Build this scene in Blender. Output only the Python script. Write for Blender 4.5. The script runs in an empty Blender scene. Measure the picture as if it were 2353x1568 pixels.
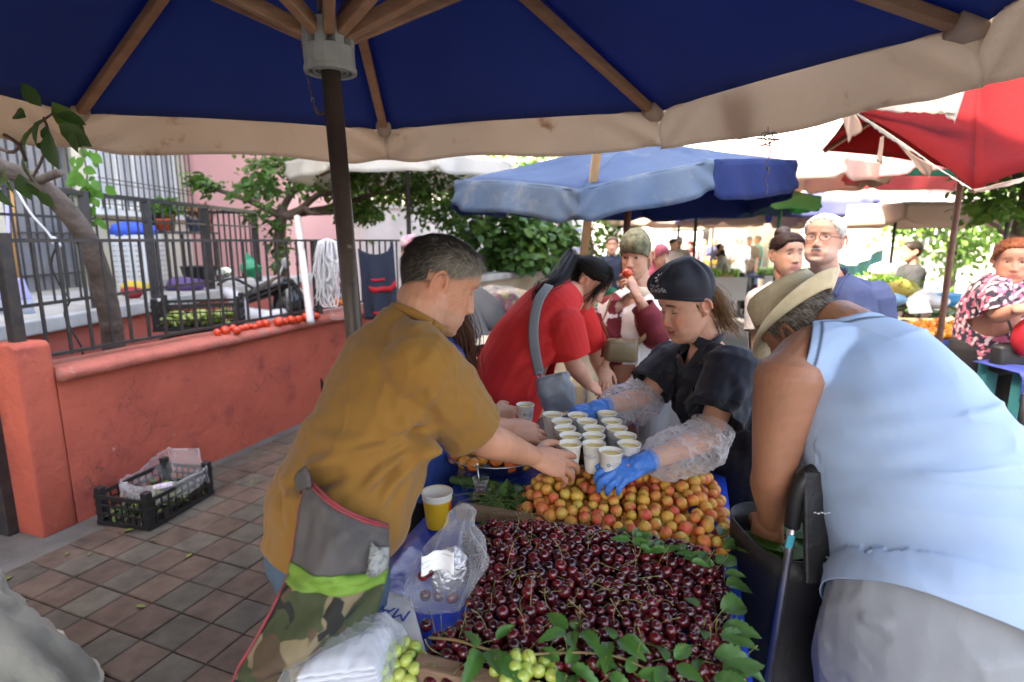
import bpy, bmesh, math, random
import numpy as np
from mathutils import Vector, Matrix, noise as mnoise, Quaternion
random.seed(7); RNG=np.random.default_rng(7)
SC=bpy.context.scene; COL=SC.collection
PI=math.pi; R=math.radians
# ---------- camera model: pixel of the 2353x1568 view -> point at distance Y / height z
F=1290.;CX=1176.5;CY=784.;TH=math.atan(231/F);CH=1.62
_c,_s=math.cos(TH),math.sin(TH)
def ray(u,v):
    a=(u-CX)/F;b=-(v-CY)/F
    return (a,_c+b*_s,-_s+b*_c)
def P(u,v,Y):
    r=ray(u,v);t=Y/r[1];return Vector((r[0]*t,Y,CH+r[2]*t))
def G(u,v,z):
    r=ray(u,v);t=(z-CH)/r[2];return Vector((r[0]*t,r[1]*t,z))
def V(*a): return Vector(a)
def lerp(a,b,t): return a+(b-a)*t
def sm(x): x=np.clip(x,0,1); return x*x*(3-2*x)

# ---------- materials
MATS={}
def M(name,base=(.5,.5,.5),rough=.6,var=None,bump=None,transl=0,attr=False,spec=.5,metal=0,sss=0,coat=0,alpha=1,stain=None,sheen=0,transm=0,ior=1.45,bump2=None,weave=None,rotscale=None,cracks=None):
    """var=(scale,(r,g,b),detail) second colour mixed by noise; bump=(scale,strength); stain=(scale,(r,g,b),threshold)"""
    if name in MATS: return MATS[name]
    m=bpy.data.materials.new(name); m.use_nodes=True; nt=m.node_tree; N=nt.nodes; L=nt.links
    bs=N['Principled BSDF']; out=N['Material Output']
    tc=N.new('ShaderNodeTexCoord'); vec=tc.outputs['Object']
    if rotscale:
        mp=N.new('ShaderNodeMapping'); mp.inputs['Scale'].default_value=rotscale; L.new(vec,mp.inputs[0]); vec=mp.outputs[0]
    col=None
    def rgb(c):
        n=N.new('ShaderNodeRGB'); n.outputs[0].default_value=(*c,1); return n.outputs[0]
    def mix(a,b,f,mode='MIX'):
        n=N.new('ShaderNodeMix'); n.data_type='RGBA'; n.blend_type=mode
        if hasattr(f,'is_linked'): L.new(f,n.inputs[0])
        else: n.inputs[0].default_value=f
        L.new(a,n.inputs[6]); L.new(b,n.inputs[7]); return n.outputs[2]
    def nz(scale,detail=4,rough=.55):
        n=N.new('ShaderNodeTexNoise'); n.inputs['Scale'].default_value=scale; n.inputs['Detail'].default_value=detail; n.inputs['Roughness'].default_value=rough
        L.new(vec,n.inputs['Vector']); return n.outputs[0]
    def ramp(f,a,b):
        n=N.new('ShaderNodeMapRange'); n.inputs[1].default_value=a; n.inputs[2].default_value=b; L.new(f,n.inputs[0]); return n.outputs[0]
    col=rgb(base)
    if attr:
        at=N.new('ShaderNodeAttribute'); at.attribute_name='Col'
        col=mix(col,at.outputs[0],1,'MULTIPLY')
    if var:
        f=ramp(nz(var[0],var[2] if len(var)>2 else 4),.35,.65); col=mix(col,rgb(var[1]),f,'MULTIPLY' if attr else 'MIX')
    if stain:
        f=ramp(nz(stain[0],6,.65),stain[2],stain[2]+.12); col=mix(col,rgb(stain[1]),f,'MULTIPLY' if attr else 'MIX')
    if cracks:
        vo=N.new('ShaderNodeTexVoronoi'); vo.feature='DISTANCE_TO_EDGE'; vo.inputs['Scale'].default_value=cracks[0]
        ds=N.new('ShaderNodeTexNoise'); ds.inputs['Scale'].default_value=cracks[0]*2.2; ds.inputs['Detail'].default_value=4; L.new(vec,ds.inputs['Vector'])
        ad=N.new('ShaderNodeMix'); ad.data_type='VECTOR'; ad.inputs[0].default_value=.35; L.new(vec,ad.inputs[4]); L.new(ds.outputs['Color'],ad.inputs[5]); L.new(ad.outputs[1],vo.inputs['Vector'])
        f1=ramp(vo.outputs['Distance'],.012,.0); f2=ramp(nz(cracks[0]*.9,3),.50,.62)
        mm=N.new('ShaderNodeMath'); mm.operation='MULTIPLY'; L.new(f1,mm.inputs[0]); L.new(f2,mm.inputs[1]); col=mix(col,rgb(cracks[1]),mm.outputs[0])
        f3=ramp(nz(cracks[0]*5,5,.7),.66,.70); col=mix(col,rgb(cracks[2]),f3)
    L.new(col,bs.inputs['Base Color'])
    bs.inputs['Roughness'].default_value=rough; bs.inputs['Metallic'].default_value=metal
    bs.inputs['Specular IOR Level'].default_value=spec; bs.inputs['IOR'].default_value=ior
    if sss: bs.inputs['Subsurface Weight'].default_value=sss; bs.inputs['Subsurface Radius'].default_value=(.012,.005,.003); bs.inputs['Subsurface Scale'].default_value=1
    if coat: bs.inputs['Coat Weight'].default_value=coat; bs.inputs['Coat Roughness'].default_value=.08
    if sheen: bs.inputs['Sheen Weight'].default_value=sheen
    if transm: bs.inputs['Transmission Weight'].default_value=transm
    if alpha<1: bs.inputs['Alpha'].default_value=alpha
    nrm=None
    for b in (bump,bump2):
        if b:
            bn=N.new('ShaderNodeBump'); bn.inputs['Strength'].default_value=b[1]; bn.inputs['Distance'].default_value=b[2] if len(b)>2 else .01
            L.new(nz(b[0],5),bn.inputs['Height'])
            if nrm: L.new(nrm,bn.inputs['Normal'])
            nrm=bn.outputs[0]
    if weave:
        for d in ('X','Z'):
            w=N.new('ShaderNodeTexWave'); w.bands_direction=d; w.inputs['Scale'].default_value=weave[0]; L.new(vec,w.inputs[0])
            bn=N.new('ShaderNodeBump'); bn.inputs['Strength'].default_value=weave[1]; bn.inputs['Distance'].default_value=.002
            L.new(w.outputs[1],bn.inputs['Height'])
            if nrm: L.new(nrm,bn.inputs['Normal'])
            nrm=bn.outputs[0]
    if nrm: L.new(nrm,bs.inputs['Normal'])
    if transl:
        tr=N.new('ShaderNodeBsdfTranslucent'); L.new(col,tr.inputs[0])
        if nrm: L.new(nrm,tr.inputs['Normal'])
        mx=N.new('ShaderNodeMixShader'); mx.inputs[0].default_value=transl
        L.new(bs.outputs[0],mx.inputs[1]); L.new(tr.outputs[0],mx.inputs[2]); L.new(mx.outputs[0],out.inputs[0])
    MATS[name]=m; return m
def film(name,tint=(.95,.95,.97),op=.25,rough=.15,bump=(40,.4)):
    """thin clear plastic: transparent + glossy + a little white haze, crumpled"""
    if name in MATS: return MATS[name]
    m=bpy.data.materials.new(name); m.use_nodes=True; nt=m.node_tree; N=nt.nodes; L=nt.links
    N.remove(N['Principled BSDF']); out=N['Material Output']
    tc=N.new('ShaderNodeTexCoord'); ns=N.new('ShaderNodeTexNoise'); ns.inputs['Scale'].default_value=bump[0]; ns.inputs['Detail'].default_value=3; ns.noise_type='RIDGED_MULTIFRACTAL' if hasattr(ns,'noise_type') else 'FBM'
    L.new(tc.outputs['Object'],ns.inputs['Vector'])
    bn=N.new('ShaderNodeBump'); bn.inputs['Strength'].default_value=bump[1]; bn.inputs['Distance'].default_value=.01; L.new(ns.outputs[0],bn.inputs['Height'])
    t=N.new('ShaderNodeBsdfTransparent'); t.inputs[0].default_value=(*tint,1)
    d=N.new('ShaderNodeBsdfPrincipled'); d.inputs['Base Color'].default_value=(.85,.86,.88,1); d.inputs['Roughness'].default_value=rough; L.new(bn.outputs[0],d.inputs['Normal'])
    tl=N.new('ShaderNodeBsdfTranslucent'); tl.inputs[0].default_value=(.8,.8,.82,1)
    a=N.new('ShaderNodeMixShader'); a.inputs[0].default_value=.35; L.new(d.outputs[0],a.inputs[1]); L.new(tl.outputs[0],a.inputs[2])
    lw=N.new('ShaderNodeLayerWeight'); lw.inputs[0].default_value=.35; L.new(bn.outputs[0],lw.inputs['Normal'])
    mr=N.new('ShaderNodeMapRange'); mr.inputs[3].default_value=op; mr.inputs[4].default_value=min(1,op+.55); L.new(lw.outputs['Facing'],mr.inputs[0])
    b=N.new('ShaderNodeMixShader'); L.new(mr.outputs[0],b.inputs[0]); L.new(t.outputs[0],b.inputs[1]); L.new(a.outputs[0],b.inputs[2]); L.new(b.outputs[0],out.inputs[0])
    MATS[name]=m; return m

# ---------- mesh collecting
class MB:
    def __init__(s): s.v=[];s.f=[];s.mi=[];s.c=[]
    def add(s,vs,fs,mi=0,col=None):
        n=len(s.v); s.v.extend([tuple(p) for p in vs]); s.f.extend([tuple(i+n for i in f) for f in fs]); s.mi.extend([mi]*len(fs))
        s.c.extend([col or (1,1,1)]*len(vs)); return s
    def box(s,c,size,rot=None,mi=0,col=None):
        x,y,z=size[0]/2,size[1]/2,size[2]/2
        vs=[Vector(q) for q in((-x,-y,-z),(x,-y,-z),(x,y,-z),(-x,y,-z),(-x,-y,z),(x,-y,z),(x,y,z),(-x,y,z))]
        if rot is not None: vs=[rot@q for q in vs]
        return s.add([q+Vector(c) for q in vs],[(0,3,2,1),(4,5,6,7),(0,1,5,4),(1,2,6,5),(2,3,7,6),(3,0,4,7)],mi,col)
    def bar(s,a,b,w,h,up=(0,0,1),mi=0,col=None):
        a,b=Vector(a),Vector(b); d=b-a; t=d.normalized(); up=Vector(up)
        x=t.cross(up); x=x.normalized() if x.length>1e-4 else t.orthogonal().normalized(); y=x.cross(t)
        return s.box((a+b)/2,(w,d.length,h),Matrix((x,t,y)).transposed(),mi,col)
    def tube(s,pts,r,seg=8,mi=0,col=None,cap=True,ref=None,smoothn=0):
        pts=[Vector(p) for p in pts]; n=len(pts)
        rs=list(r) if hasattr(r,'__len__') else [r]*n
        rs=[(q,q) if not hasattr(q,'__len__') else q for q in rs]
        if smoothn: pts,rs=cat(pts,rs,smoothn); n=len(pts)
        T=[(pts[min(i+1,n-1)]-pts[max(i-1,0)]).normalized() for i in range(n)]
        a=Vector(ref) if ref is not None else T[0].orthogonal()
        vs=[];fs=[]
        for i in range(n):
            if ref is not None: a=Vector(ref)
            a=a-T[i]*a.dot(T[i])
            a=a.normalized() if a.length>1e-6 else T[i].orthogonal().normalized()
            b=T[i].cross(a)
            for k in range(seg):
                th=2*PI*k/seg; vs.append(pts[i]+a*(rs[i][0]*math.cos(th))+b*(rs[i][1]*math.sin(th)))
        for i in range(n-1):
            for k in range(seg):
                k2=(k+1)%seg; fs.append((i*seg+k,i*seg+k2,(i+1)*seg+k2,(i+1)*seg+k))
        if cap: fs.append(tuple(range(seg-1,-1,-1))); fs.append(tuple((n-1)*seg+k for k in range(seg)))
        return s.add(vs,fs,mi,col)
    def limb(s,pts,r,seg=16,ref=None,sub=5,round_=True,mi=0):
        """smooth tapering closed tube with rounded ends"""
        pts=[Vector(p) for p in pts]
        rs=[(q,q) if not hasattr(q,'__len__') else tuple(q) for q in r]
        p2,r2=cat(pts,rs,sub)
        if round_:
            t0=(p2[0]-p2[1]).normalized(); t1=(p2[-1]-p2[-2]).normalized(); r0=min(r2[0]);r1=min(r2[-1])
            pre=[];pr=[]
            for a in (85,60,30):
                pre.append(p2[0]+t0*r0*.8*math.sin(R(a))); pr.append((r2[0][0]*math.cos(R(a)),r2[0][1]*math.cos(R(a))))
            post=[];po=[]
            for a in (30,60,85):
                post.append(p2[-1]+t1*r1*.8*math.sin(R(a))); po.append((r2[-1][0]*math.cos(R(a)),r2[-1][1]*math.cos(R(a))))
            p2=pre+p2+post; r2=pr+r2+po
        return s.tube(p2,r2,seg,mi,None,True,ref)
    def ell(s,c,r,rot=None,seg=20,rings=12,mi=0,col=None,zmin=-1,fn=None):
        r=(r,r,r) if not hasattr(r,'__len__') else r
        vs=[];fs=[]; c=Vector(c)
        for i in range(rings+1):
            ph=PI*i/rings; z=math.cos(ph); q=math.sin(ph)
            if z<zmin: z=zmin
            for k in range(seg):
                th=2*PI*k/seg; p=Vector((r[0]*q*math.cos(th),r[1]*q*math.sin(th),r[2]*z))
                if fn: p=fn(p)
                if rot is not None: p=rot@p
                vs.append(c+p)
        for i in range(rings):
            for k in range(seg):
                k2=(k+1)%seg
                if i==0: fs.append((k,seg+k,seg+k2)) if k2 else fs.append((k,seg+k,seg+k2))
                else: fs.append((i*seg+k,(i+1)*seg+k,(i+1)*seg+k2,i*seg+k2))
        return s.add(vs,fs,mi,col)
    def grid(s,pts,nu,nv,mi=0,col=None,flip=False,closeu=False):
        """pts[j*nu+i]"""
        fs=[]
        for j in range(nv-1):
            for i in range(nu if closeu else nu-1):
                i2=(i+1)%nu; q=(j*nu+i,j*nu+i2,(j+1)*nu+i2,(j+1)*nu+i); fs.append(q[::-1] if flip else q)
        return s.add(pts,fs,mi,col)
    def leaf(s,base,d,n,L,W,mi=0,col=None,fold=.25,curl=.2):
        d=Vector(d).normalized(); n=Vector(n); sd=d.cross(n); sd=sd.normalized() if sd.length>1e-5 else d.orthogonal().normalized(); n=sd.cross(d)
        vs=[];b=Vector(base)
        for t,w in((0,.06),(.25,.8),(.5,1),(.75,.7),(1,.03)):
            c=b+d*(L*t)-n*(curl*L*t*t); e=n*(fold*W*w*.5)
            vs+= [c-sd*(W*w/2)+e,c,c+sd*(W*w/2)+e]
        fs=[]
        for i in range(4):
            for k in range(2): q=i*3+k; fs.append((q,q+1,q+4,q+3))
        return s.add(vs,fs,mi,col)
    def xform(s,Mx,start=0):
        s.v=s.v[:start]+[tuple(Mx@Vector(p)) for p in s.v[start:]]; return s
    def build(s,name,mat,parent=None,smooth=True,local=False,sub=0,solid=0,bevel=0,mesh=None):
        me=bpy.data.meshes.new(name)
        off=Vector((0,0,0)) if (parent is None or local) else ORG[parent.name]
        va=np.array(s.v,dtype=float)-np.array(off)
        me.from_pydata(va.tolist(),[],s.f)
        mats=mat if isinstance(mat,(list,tuple)) else [mat]
        for q in mats: me.materials.append(q)
        if len(mats)>1: me.polygons.foreach_set('material_index',s.mi)
        if any(q!=(1,1,1) for q in s.c):
            ca=me.color_attributes.new('Col','FLOAT_COLOR','POINT')
            ca.data.foreach_set('color',[x for q in s.c for x in(*q,1)])
        me.polygons.foreach_set('use_smooth',[smooth]*len(me.polygons)); me.update()
        o=mkobj(name,me,parent,off if not local else None)
        if bevel:
            b=o.modifiers.new('b','BEVEL'); b.width=bevel; b.segments=2; b.limit_method='ANGLE'
        if solid:
            b=o.modifiers.new('s','SOLIDIFY'); b.thickness=solid; b.offset=0
        if sub:
            b=o.modifiers.new('u','SUBSURF'); b.levels=sub; b.render_levels=sub
        return o
ORG={}
def mkobj(name,me,parent=None,off=None):
    o=bpy.data.objects.new(name,me); COL.objects.link(o)
    if parent: o.parent=parent
    ORG[o.name]=Vector(off) if off is not None else Vector((0,0,0))
    return o
def cat(pts,rs,n):
    pts=[Vector(p) for p in pts]; A=np.array([list(p)+list(r) for p,r in zip(pts,rs)],float)
    out=[]; m=len(A)
    for i in range(m-1):
        p0=A[max(i-1,0)];p1=A[i];p2=A[i+1];p3=A[min(i+2,m-1)]
        for k in range(n):
            t=k/n; out.append(.5*((2*p1)+(-p0+p2)*t+(2*p0-5*p1+4*p2-p3)*t*t+(-p0+3*p1-3*p2+p3)*t**3))
    out.append(A[-1]); 
    return [Vector(q[:3]) for q in out],[(max(q[3],1e-4),max(q[4],1e-4)) for q in out]
def curve(pts,n=8):
    p,_=cat(pts,[(1,1)]*len(pts),n); return p
def tag(o,label,cat_,group=None,kind=None):
    if label: o['label']=label
    if cat_: o['category']=cat_
    if group: o['group']=group
    if kind: o['kind']=kind
    return o
def struct(o): o['kind']='structure'; return o
def thing(name,loc,label,cat_,group=None,rz=0):
    o=bpy.data.objects.new(name,None); COL.objects.link(o); o.location=loc; o.rotation_euler=(0,0,rz); o.empty_display_size=.1
    ORG[o.name]=Vector(loc); return tag(o,label,cat_,group)
def dup(o,parent=None):
    c=o.copy(); COL.objects.link(c)
    ORG[c.name]=ORG.get(o.name,Vector((0,0,0)))
    if parent: c.parent=parent
    for ch in list(o.children): dup(ch,c)
    return c
# ---------- fusing
def fuse(mb,voxel,smooth=2,fac=.5):
    me=bpy.data.meshes.new('tmp'); me.from_pydata(mb.v,[],mb.f)
    bm=bmesh.new(); bm.from_mesh(me); bmesh.ops.recalc_face_normals(bm,faces=bm.faces); bm.to_mesh(me); bm.free()
    o=bpy.data.objects.new('tmp',me); COL.objects.link(o)
    r=o.modifiers.new('r','REMESH'); r.mode='VOXEL'; r.voxel_size=voxel; r.use_smooth_shade=True
    if smooth:
        q=o.modifiers.new('s','SMOOTH'); q.iterations=smooth; q.factor=fac
    dg=bpy.context.evaluated_depsgraph_get(); out=bpy.data.meshes.new_from_object(o.evaluated_get(dg))
    bpy.data.objects.remove(o); bpy.data.meshes.remove(me)
    return out
def getv(me):
    a=np.empty(len(me.vertices)*3); me.vertices.foreach_get('co',a); return a.reshape(-1,3)
def getn(me):
    a=np.empty(len(me.vertices)*3); me.vertices.foreach_get('normal',a); return a.reshape(-1,3)
def setv(me,a): me.vertices.foreach_set('co',a.ravel()); me.update()
def setcol(me,c):
    ca=me.color_attributes.new('Col','FLOAT_COLOR','POINT'); ca.data.foreach_set('color',np.c_[c,np.ones(len(c))].ravel())
def cut(me,planes):
    """planes: (point, normal, radius): removes what lies on the normal's side within radius of the point"""
    bm=bmesh.new(); bm.from_mesh(me)
    for p,n,r in planes:
        p=Vector(p);n=Vector(n).normalized()
        fs=[f for f in bm.faces if (f.calc_center_median()-p).length<r]
        ge=set(fs)
        for f in fs: ge.update(f.edges); ge.update(f.verts)
        bmesh.ops.bisect_plane(bm,geom=list(ge),plane_co=p,plane_no=n,dist=1e-5)
        kill=[f for f in bm.faces if (f.calc_center_median()-p).length<r and (f.calc_center_median()-p).dot(n)>1e-5]
        bmesh.ops.delete(bm,geom=kill,context='FACES')
    bmesh.ops.delete(bm,geom=[v for v in bm.verts if not v.link_faces],context='VERTS')
    bm.to_mesh(me); bm.free(); me.update(); return me
def finish(me,name,mat,parent,solid=0):
    me.name=name; me.materials.clear(); mats=mat if isinstance(mat,(list,tuple)) else [mat]
    for q in mats: me.materials.append(q)
    a=getv(me); off=np.array(ORG[parent.name]); setv(me,a-off)
    me.polygons.foreach_set('use_smooth',[True]*len(me.polygons))
    o=mkobj(name,me,parent,off)
    if solid:
        b=o.modifiers.new('s','SOLIDIFY'); b.thickness=solid; b.offset=-1
    return o
def vnoise(p,scale,seed=0.):
    """cheap smooth pseudo-noise, vectorised: sum of sines in random directions"""
    rg=np.random.default_rng(int(seed*1000)+11); out=np.zeros(len(p))
    for k in range(7):
        d=rg.normal(size=3); d/=np.linalg.norm(d); fq=scale*(.7+.7*rg.random())*2*PI
        q=p+ .25/scale*np.sin((p@rg.normal(size=3))*scale*2.3+rg.random()*6)[:,None]*rg.normal(size=3)*.4
        out+=np.sin(q@d*fq+rg.random()*6.28)
    return out/2.6
def folds(me,lines,pad=None):
    """lines: (p0,p1,amp,width[,bow]) ridge with a valley beside it along the segment, fading at its ends"""
    a=getv(me); n=getn(me); d=np.zeros(len(a))
    for ln in lines:
        p0=np.array(ln[0]);p1=np.array(ln[1]);amp,w=ln[2],ln[3]
        e=p1-p0; L=np.linalg.norm(e); e=e/L
        q=a-p0; t=q@e/L; rad=q-np.outer(q@e,e)
        # signed side: use vertical-ish axis across
        ax=np.cross(e,np.array([.3,-.9,.3])); ax/=np.linalg.norm(ax)+1e-9
        bow=(ln[4] if len(ln)>4 else 0)*np.sin(np.clip(t,0,1)*PI)
        s=(rad@ax-bow)/w; other=np.linalg.norm(rad-np.outer(rad@ax,ax),axis=1)
        env=sm((t+.0)/.25)*sm((1.0-t)/.35)*(other<.12)
        d+=amp*env*(np.exp(-s*s)-.6*np.exp(-(s-1.7)**2)-.25*np.exp(-(s+1.7)**2))
    setv(me,a+n*d[:,None]); return me
def wrinkle(me,amp,scale,aniso=(1,1,1),seed=1.,sharp=1):
    a=getv(me);n=getn(me); q=vnoise(a*np.array(aniso),scale,seed)
    if sharp!=1: q=np.sign(q)*np.abs(q)**sharp
    setv(me,a+n*(q*amp)[:,None]); return me
def crease(me,amp,scale,aniso=(1,1,1),seed=1.,zr=None):
    """sharp narrow ridges, like creased cotton"""
    a=getv(me);n=getn(me); q=a*np.array(aniso); r=1-np.abs(vnoise(q+.06*np.c_[vnoise(q,scale*.5,seed+.3),vnoise(q,scale*.5,seed+.6),vnoise(q,scale*.5,seed+.9)],scale,seed)); r=np.clip(r,0,1)**5
    m=sm((vnoise(a,scale*.45,seed+2.)+.35)/.9); 
    if zr: m=m*np.clip((zr[1]-a[:,2])/(zr[1]-zr[0]),0,1)
    setv(me,a+n*(amp*r*m)[:,None]); return me
def text(name,body,size,mat,parent,mw,ext=.0004):
    """lettering as mesh; mw = world matrix"""
    cu=bpy.data.curves.new(name,'FONT'); cu.body=body; cu.size=size; cu.align_x='CENTER'; cu.align_y='CENTER'; cu.extrude=ext; cu.resolution_u=2
    o=bpy.data.objects.new(name,cu); COL.objects.link(o)
    dg=bpy.context.evaluated_depsgraph_get(); me=bpy.data.meshes.new_from_object(o.evaluated_get(dg)); bpy.data.objects.remove(o)
    me.transform(mw); me.materials.clear(); me.materials.append(mat)
    if parent: me.transform(Matrix.Translation(-ORG[parent.name]))
    return mkobj(name,me,parent,ORG[parent.name] if parent else None)
def basis(pos,x,z):
    x=Vector(x).normalized(); z=Vector(z); z=(z-x*z.dot(x)).normalized(); y=z.cross(x)
    m=Matrix((x,y,z)).transposed().to_4x4(); m.translation=Vector(pos); return m
# ================= SETTING =================
# asphalt road / ground
m_ground=M('asphalt',(.075,.077,.082),.9,var=(.8,(.10,.10,.105)),bump=(180,.35,.004))
mb=MB(); n=40
mb.add([(-60,-40,-.012),(70,-40,-.012),(70,140,-.012),(-60,140,-.012)],[(0,1,2,3)])
struct(mb.build('ground',M('earth',(.13,.11,.09),.95,var=(3,(.09,.075,.06)),bump=(40,.6))))
mb=MB(); mb.add([(.25,-6,-.004),(13,-6,-.004),(17,120,-.004),(.9,120,-.004)],[(0,1,2,3)])
struct(mb.build('road',m_ground))
# paving: each slab bevelled, red and grey in turn
e1=V(.93,-.367,0).normalized(); e2=V(.367,.93,0).normalized(); T=.182
m_slab=M('paving',(1,1,1),.85,attr=True,var=(9,(.62,.60,.58)),bump=(90,.35,.006),stain=(2.3,(.42,.40,.37),.60))
mb=MB(); mb2=MB()
WA=V(-2.60,2.87,0); WU=V(.326,.945,0).normalized(); WN=V(.945,-.326,0).normalized()   # wall line
for i in range(-14,18):
    for j in range(-18,30):
        o=V(-1.80,2.365,0)+e1*(i*T)+e2*(j*T)
        c=o+e1*T/2+e2*T/2
        dw=(c-WA).dot(WN)
        if dw<.15+.10*max(0,min(1,(2.9-c.y)/.6)) or c.x>.25+.02*c.y or c.y<-1.2: continue
        red=((i+2*j)%3)!=0 if (j%2) else ((i+j)%2==0)
        k=random.uniform(.82,1.15)
        q_=random.random(); col=(.100*k,.068*k,.052*k) if red else (.092*k,.080*k,.064*k)
        g=.0022;b=.006;h=random.uniform(.0,.004)
        vs=[]
        for (u,v,z) in((g,g,-.012),(T-g,g,-.012),(T-g,T-g,-.012),(g,T-g,-.012),(g+.001,g+.001,h-.004),(T-g-.001,g+.001,h-.004),(T-g-.001,T-g-.001,h-.004),(g+.001,T-g-.001,h-.004),(g+b,g+b,h),(T-g-b,g+b,h),(T-g-b,T-g-b,h),(g+b,T-g-b,h)):
            vs.append(o+e1*u+e2*v+V(0,0,z))
        fs=[(8,9,10,11)]
        for a in range(4):
            a2=(a+1)%4; fs+=[(a,a2,4+a2,4+a),(4+a,4+a2,8+a2,8+a)]
        mb.add(vs,fs,0,col)
struct(mb.build('pavement',m_slab,smooth=False))
# rough concrete strip along the wall foot
mb=MB(); pts=[];nu,nv=60,12
for j in range(nv):
    for i in range(nu):
        t=-3+9.5*i/(nu-1); s=-.5+.80*j/(nv-1)+ .03*math.sin(t*7)*(j==nv-1)
        p=WA+WU*t+WN*s; pts.append((p.x,p.y,-.008+.006*mnoise.noise(V(p.x*6,p.y*6,0))+.003*(j<nv-1)))
mb.grid(pts,nu,nv,flip=True); struct(mb.build('concrete_strip',M('concrete',(.125,.115,.108),.92,var=(5,(.085,.08,.072)),bump=(60,.6,.01))))
# ---- coral garden wall
m_coral=M('coral_paint',(.51,.108,.064),.8,var=(2.2,(.41,.084,.054)),bump=(14,.5,.02),bump2=(120,.25,.004),stain=(3.3,(.30,.062,.045),.56),cracks=(2.6,(.16,.05,.035),(.50,.20,.15)))
m_coral2=M('coral_coping',(.45,.125,.088),.8,var=(6,(.34,.095,.07)),bump=(30,.5,.02),stain=(9,(.30,.16,.13),.56),cracks=(4,(.14,.06,.05),(.42,.26,.22)))
wall=thing('garden_wall',WA,'low coral red rendered garden wall with rounded coping','wall')
def WP(t,s,z): return WA+WU*t+WN*s+V(0,0,z)
def wprism(mb,t0,t1,prof,n=30,wob=.006):
    """profile (s,z) swept along the wall with slight unevenness"""
    m=len(prof); vs=[];fs=[]
    for i in range(n+1):
        t=lerp(t0,t1,i/n)
        for s_,z in prof:
            k=wob*mnoise.noise(V(t*2.5,s_*9,z*5)); vs.append(WP(t,s_+k,z+wob*.8*mnoise.noise(V(t*3+9,s_*7,z*3))))
    for i in range(n):
        for k in range(m): k2=(k+1)%m; fs.append((i*m+k,(i+1)*m+k,(i+1)*m+k2,i*m+k2))
    fs.append(tuple(range(m))); fs.append(tuple(n*m+k for k in range(m-1,-1,-1)))
    mb.add(vs,fs)
mb=MB(); wprism(mb,.183,4.4,[(0,-.01),(0,.30),(0,.6),(0,.845),(-.20,.845),(-.20,-.01)],60,.012); mb.build('wall_face',m_coral,wall,smooth=False)
mb=MB(); wprism(mb,.186,4.4,[(.035,.842),(.05,.862),(.05,.885),(.035,.905),(0,.915),(-.22,.925),(-.24,.90),(-.24,.842)],70,.008); mb.build('coping',m_coral2,wall)
mb=MB()
for q in(0,):
    wprism(mb,0,.18,[(.004,-.01),(.004,.5),(.004,1.06),(-.03,1.082),(-.25,1.075),(-.29,1.05),(-.29,-.01)],6,.01)
mb.build('pillar',m_coral,wall,bevel=.012)
# ---- fence on the wall
m_iron=M('black_iron',(.025,.025,.027),.45,var=(20,(.05,.04,.035)),bump=(60,.15))
fence=thing('iron_fence',WP(0,-.13,.92),'black iron railing of thin bars along the top of the coral wall','fence')
mb=MB(); mb.bar(WP(.05,-.13,1.62),WP(4.4,-.13,1.62),.032,.02); mb.bar(WP(.20,-.13,.975),WP(4.4,-.13,.965),.03,.02); mb.build('rail',m_iron,fence,smooth=False)
for t in (.10,2.62,4.3):
    mb=MB(); mb.bar(WP(t,-.13,.92 if t>.2 else 1.07),WP(t,-.13,1.66 if t<.2 else 1.63),.06,.06,up=WU); mb.build('post',m_iron,fence,smooth=False,bevel=.004)
t=.24
while t<4.3:
    if abs(t-2.62)>.06:
        mb=MB(); mb.bar(WP(t,-.13,.96),WP(t,-.13,1.62),.015,.015,up=WU); mb.build('baluster',m_iron,fence,smooth=False)
    t+=.125
# ---- gate at the left edge
gp=G(28,1222,0); gt=thing('metal_gate',gp,'black metal gate with heavy post at the left end of the coral wall','gate')
def GP(d,z): return gp+WN*(-.0)+V(-.945*d,.326*d,z)+V(0,0,0)
mb=MB(); mb.bar(gp,gp+V(0,0,1.78),.085,.085,up=WU); mb.build('gate_post',m_iron,gt,smooth=False,bevel=.006)
mb=MB(); mb.bar(GP(.1,.02),GP(.1,1.62),.07,.05,up=WU)
for z in (.06,1.05,1.62): mb.bar(GP(.1,z),GP(1.1,z),.03,.045)
mb.build('gate_frame',m_iron,gt,smooth=False)
mb=MB(); mb.bar(GP(.57,.555),GP(.57,.56+.001),.9,.95); 
mb=MB(); q=GP(.58,.55); mb.box(q,(.92,.008,.95),Matrix.Rotation(math.atan2(.326,-.945),3,'Z')); mb.build('kick_panel',m_iron,gt,smooth=False)
for k in range(7):
    mb=MB(); mb.bar(GP(.2+.13*k,1.06),GP(.2+.13*k,1.61),.014,.014); mb.build('gate_bar',m_iron,gt,smooth=False)
# ---- terrace
m_slabc=M('terrace_concrete',(.5,.49,.46),.85,var=(4,(.38,.37,.35)),bump=(30,.4))
terr=thing('raised_terrace',V(-4.3,5.5,0),'raised terrace with coral side and pale concrete slab in front of the house','terrace')
mb=MB(); mb.box((-4.28,5.0,.47),(1.5,9.6,.94)); mb.build('side_wall',M('coral_terrace',(.50,.125,.09),.8,var=(1.5,(.42,.10,.08)),bump=(20,.4)),terr,smooth=False)
mb=MB(); mb.box((-4.25,5.0,1.0),(1.62,9.7,.115)); mb.build('slab',m_slabc,terr,smooth=False,bevel=.015)
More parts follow.
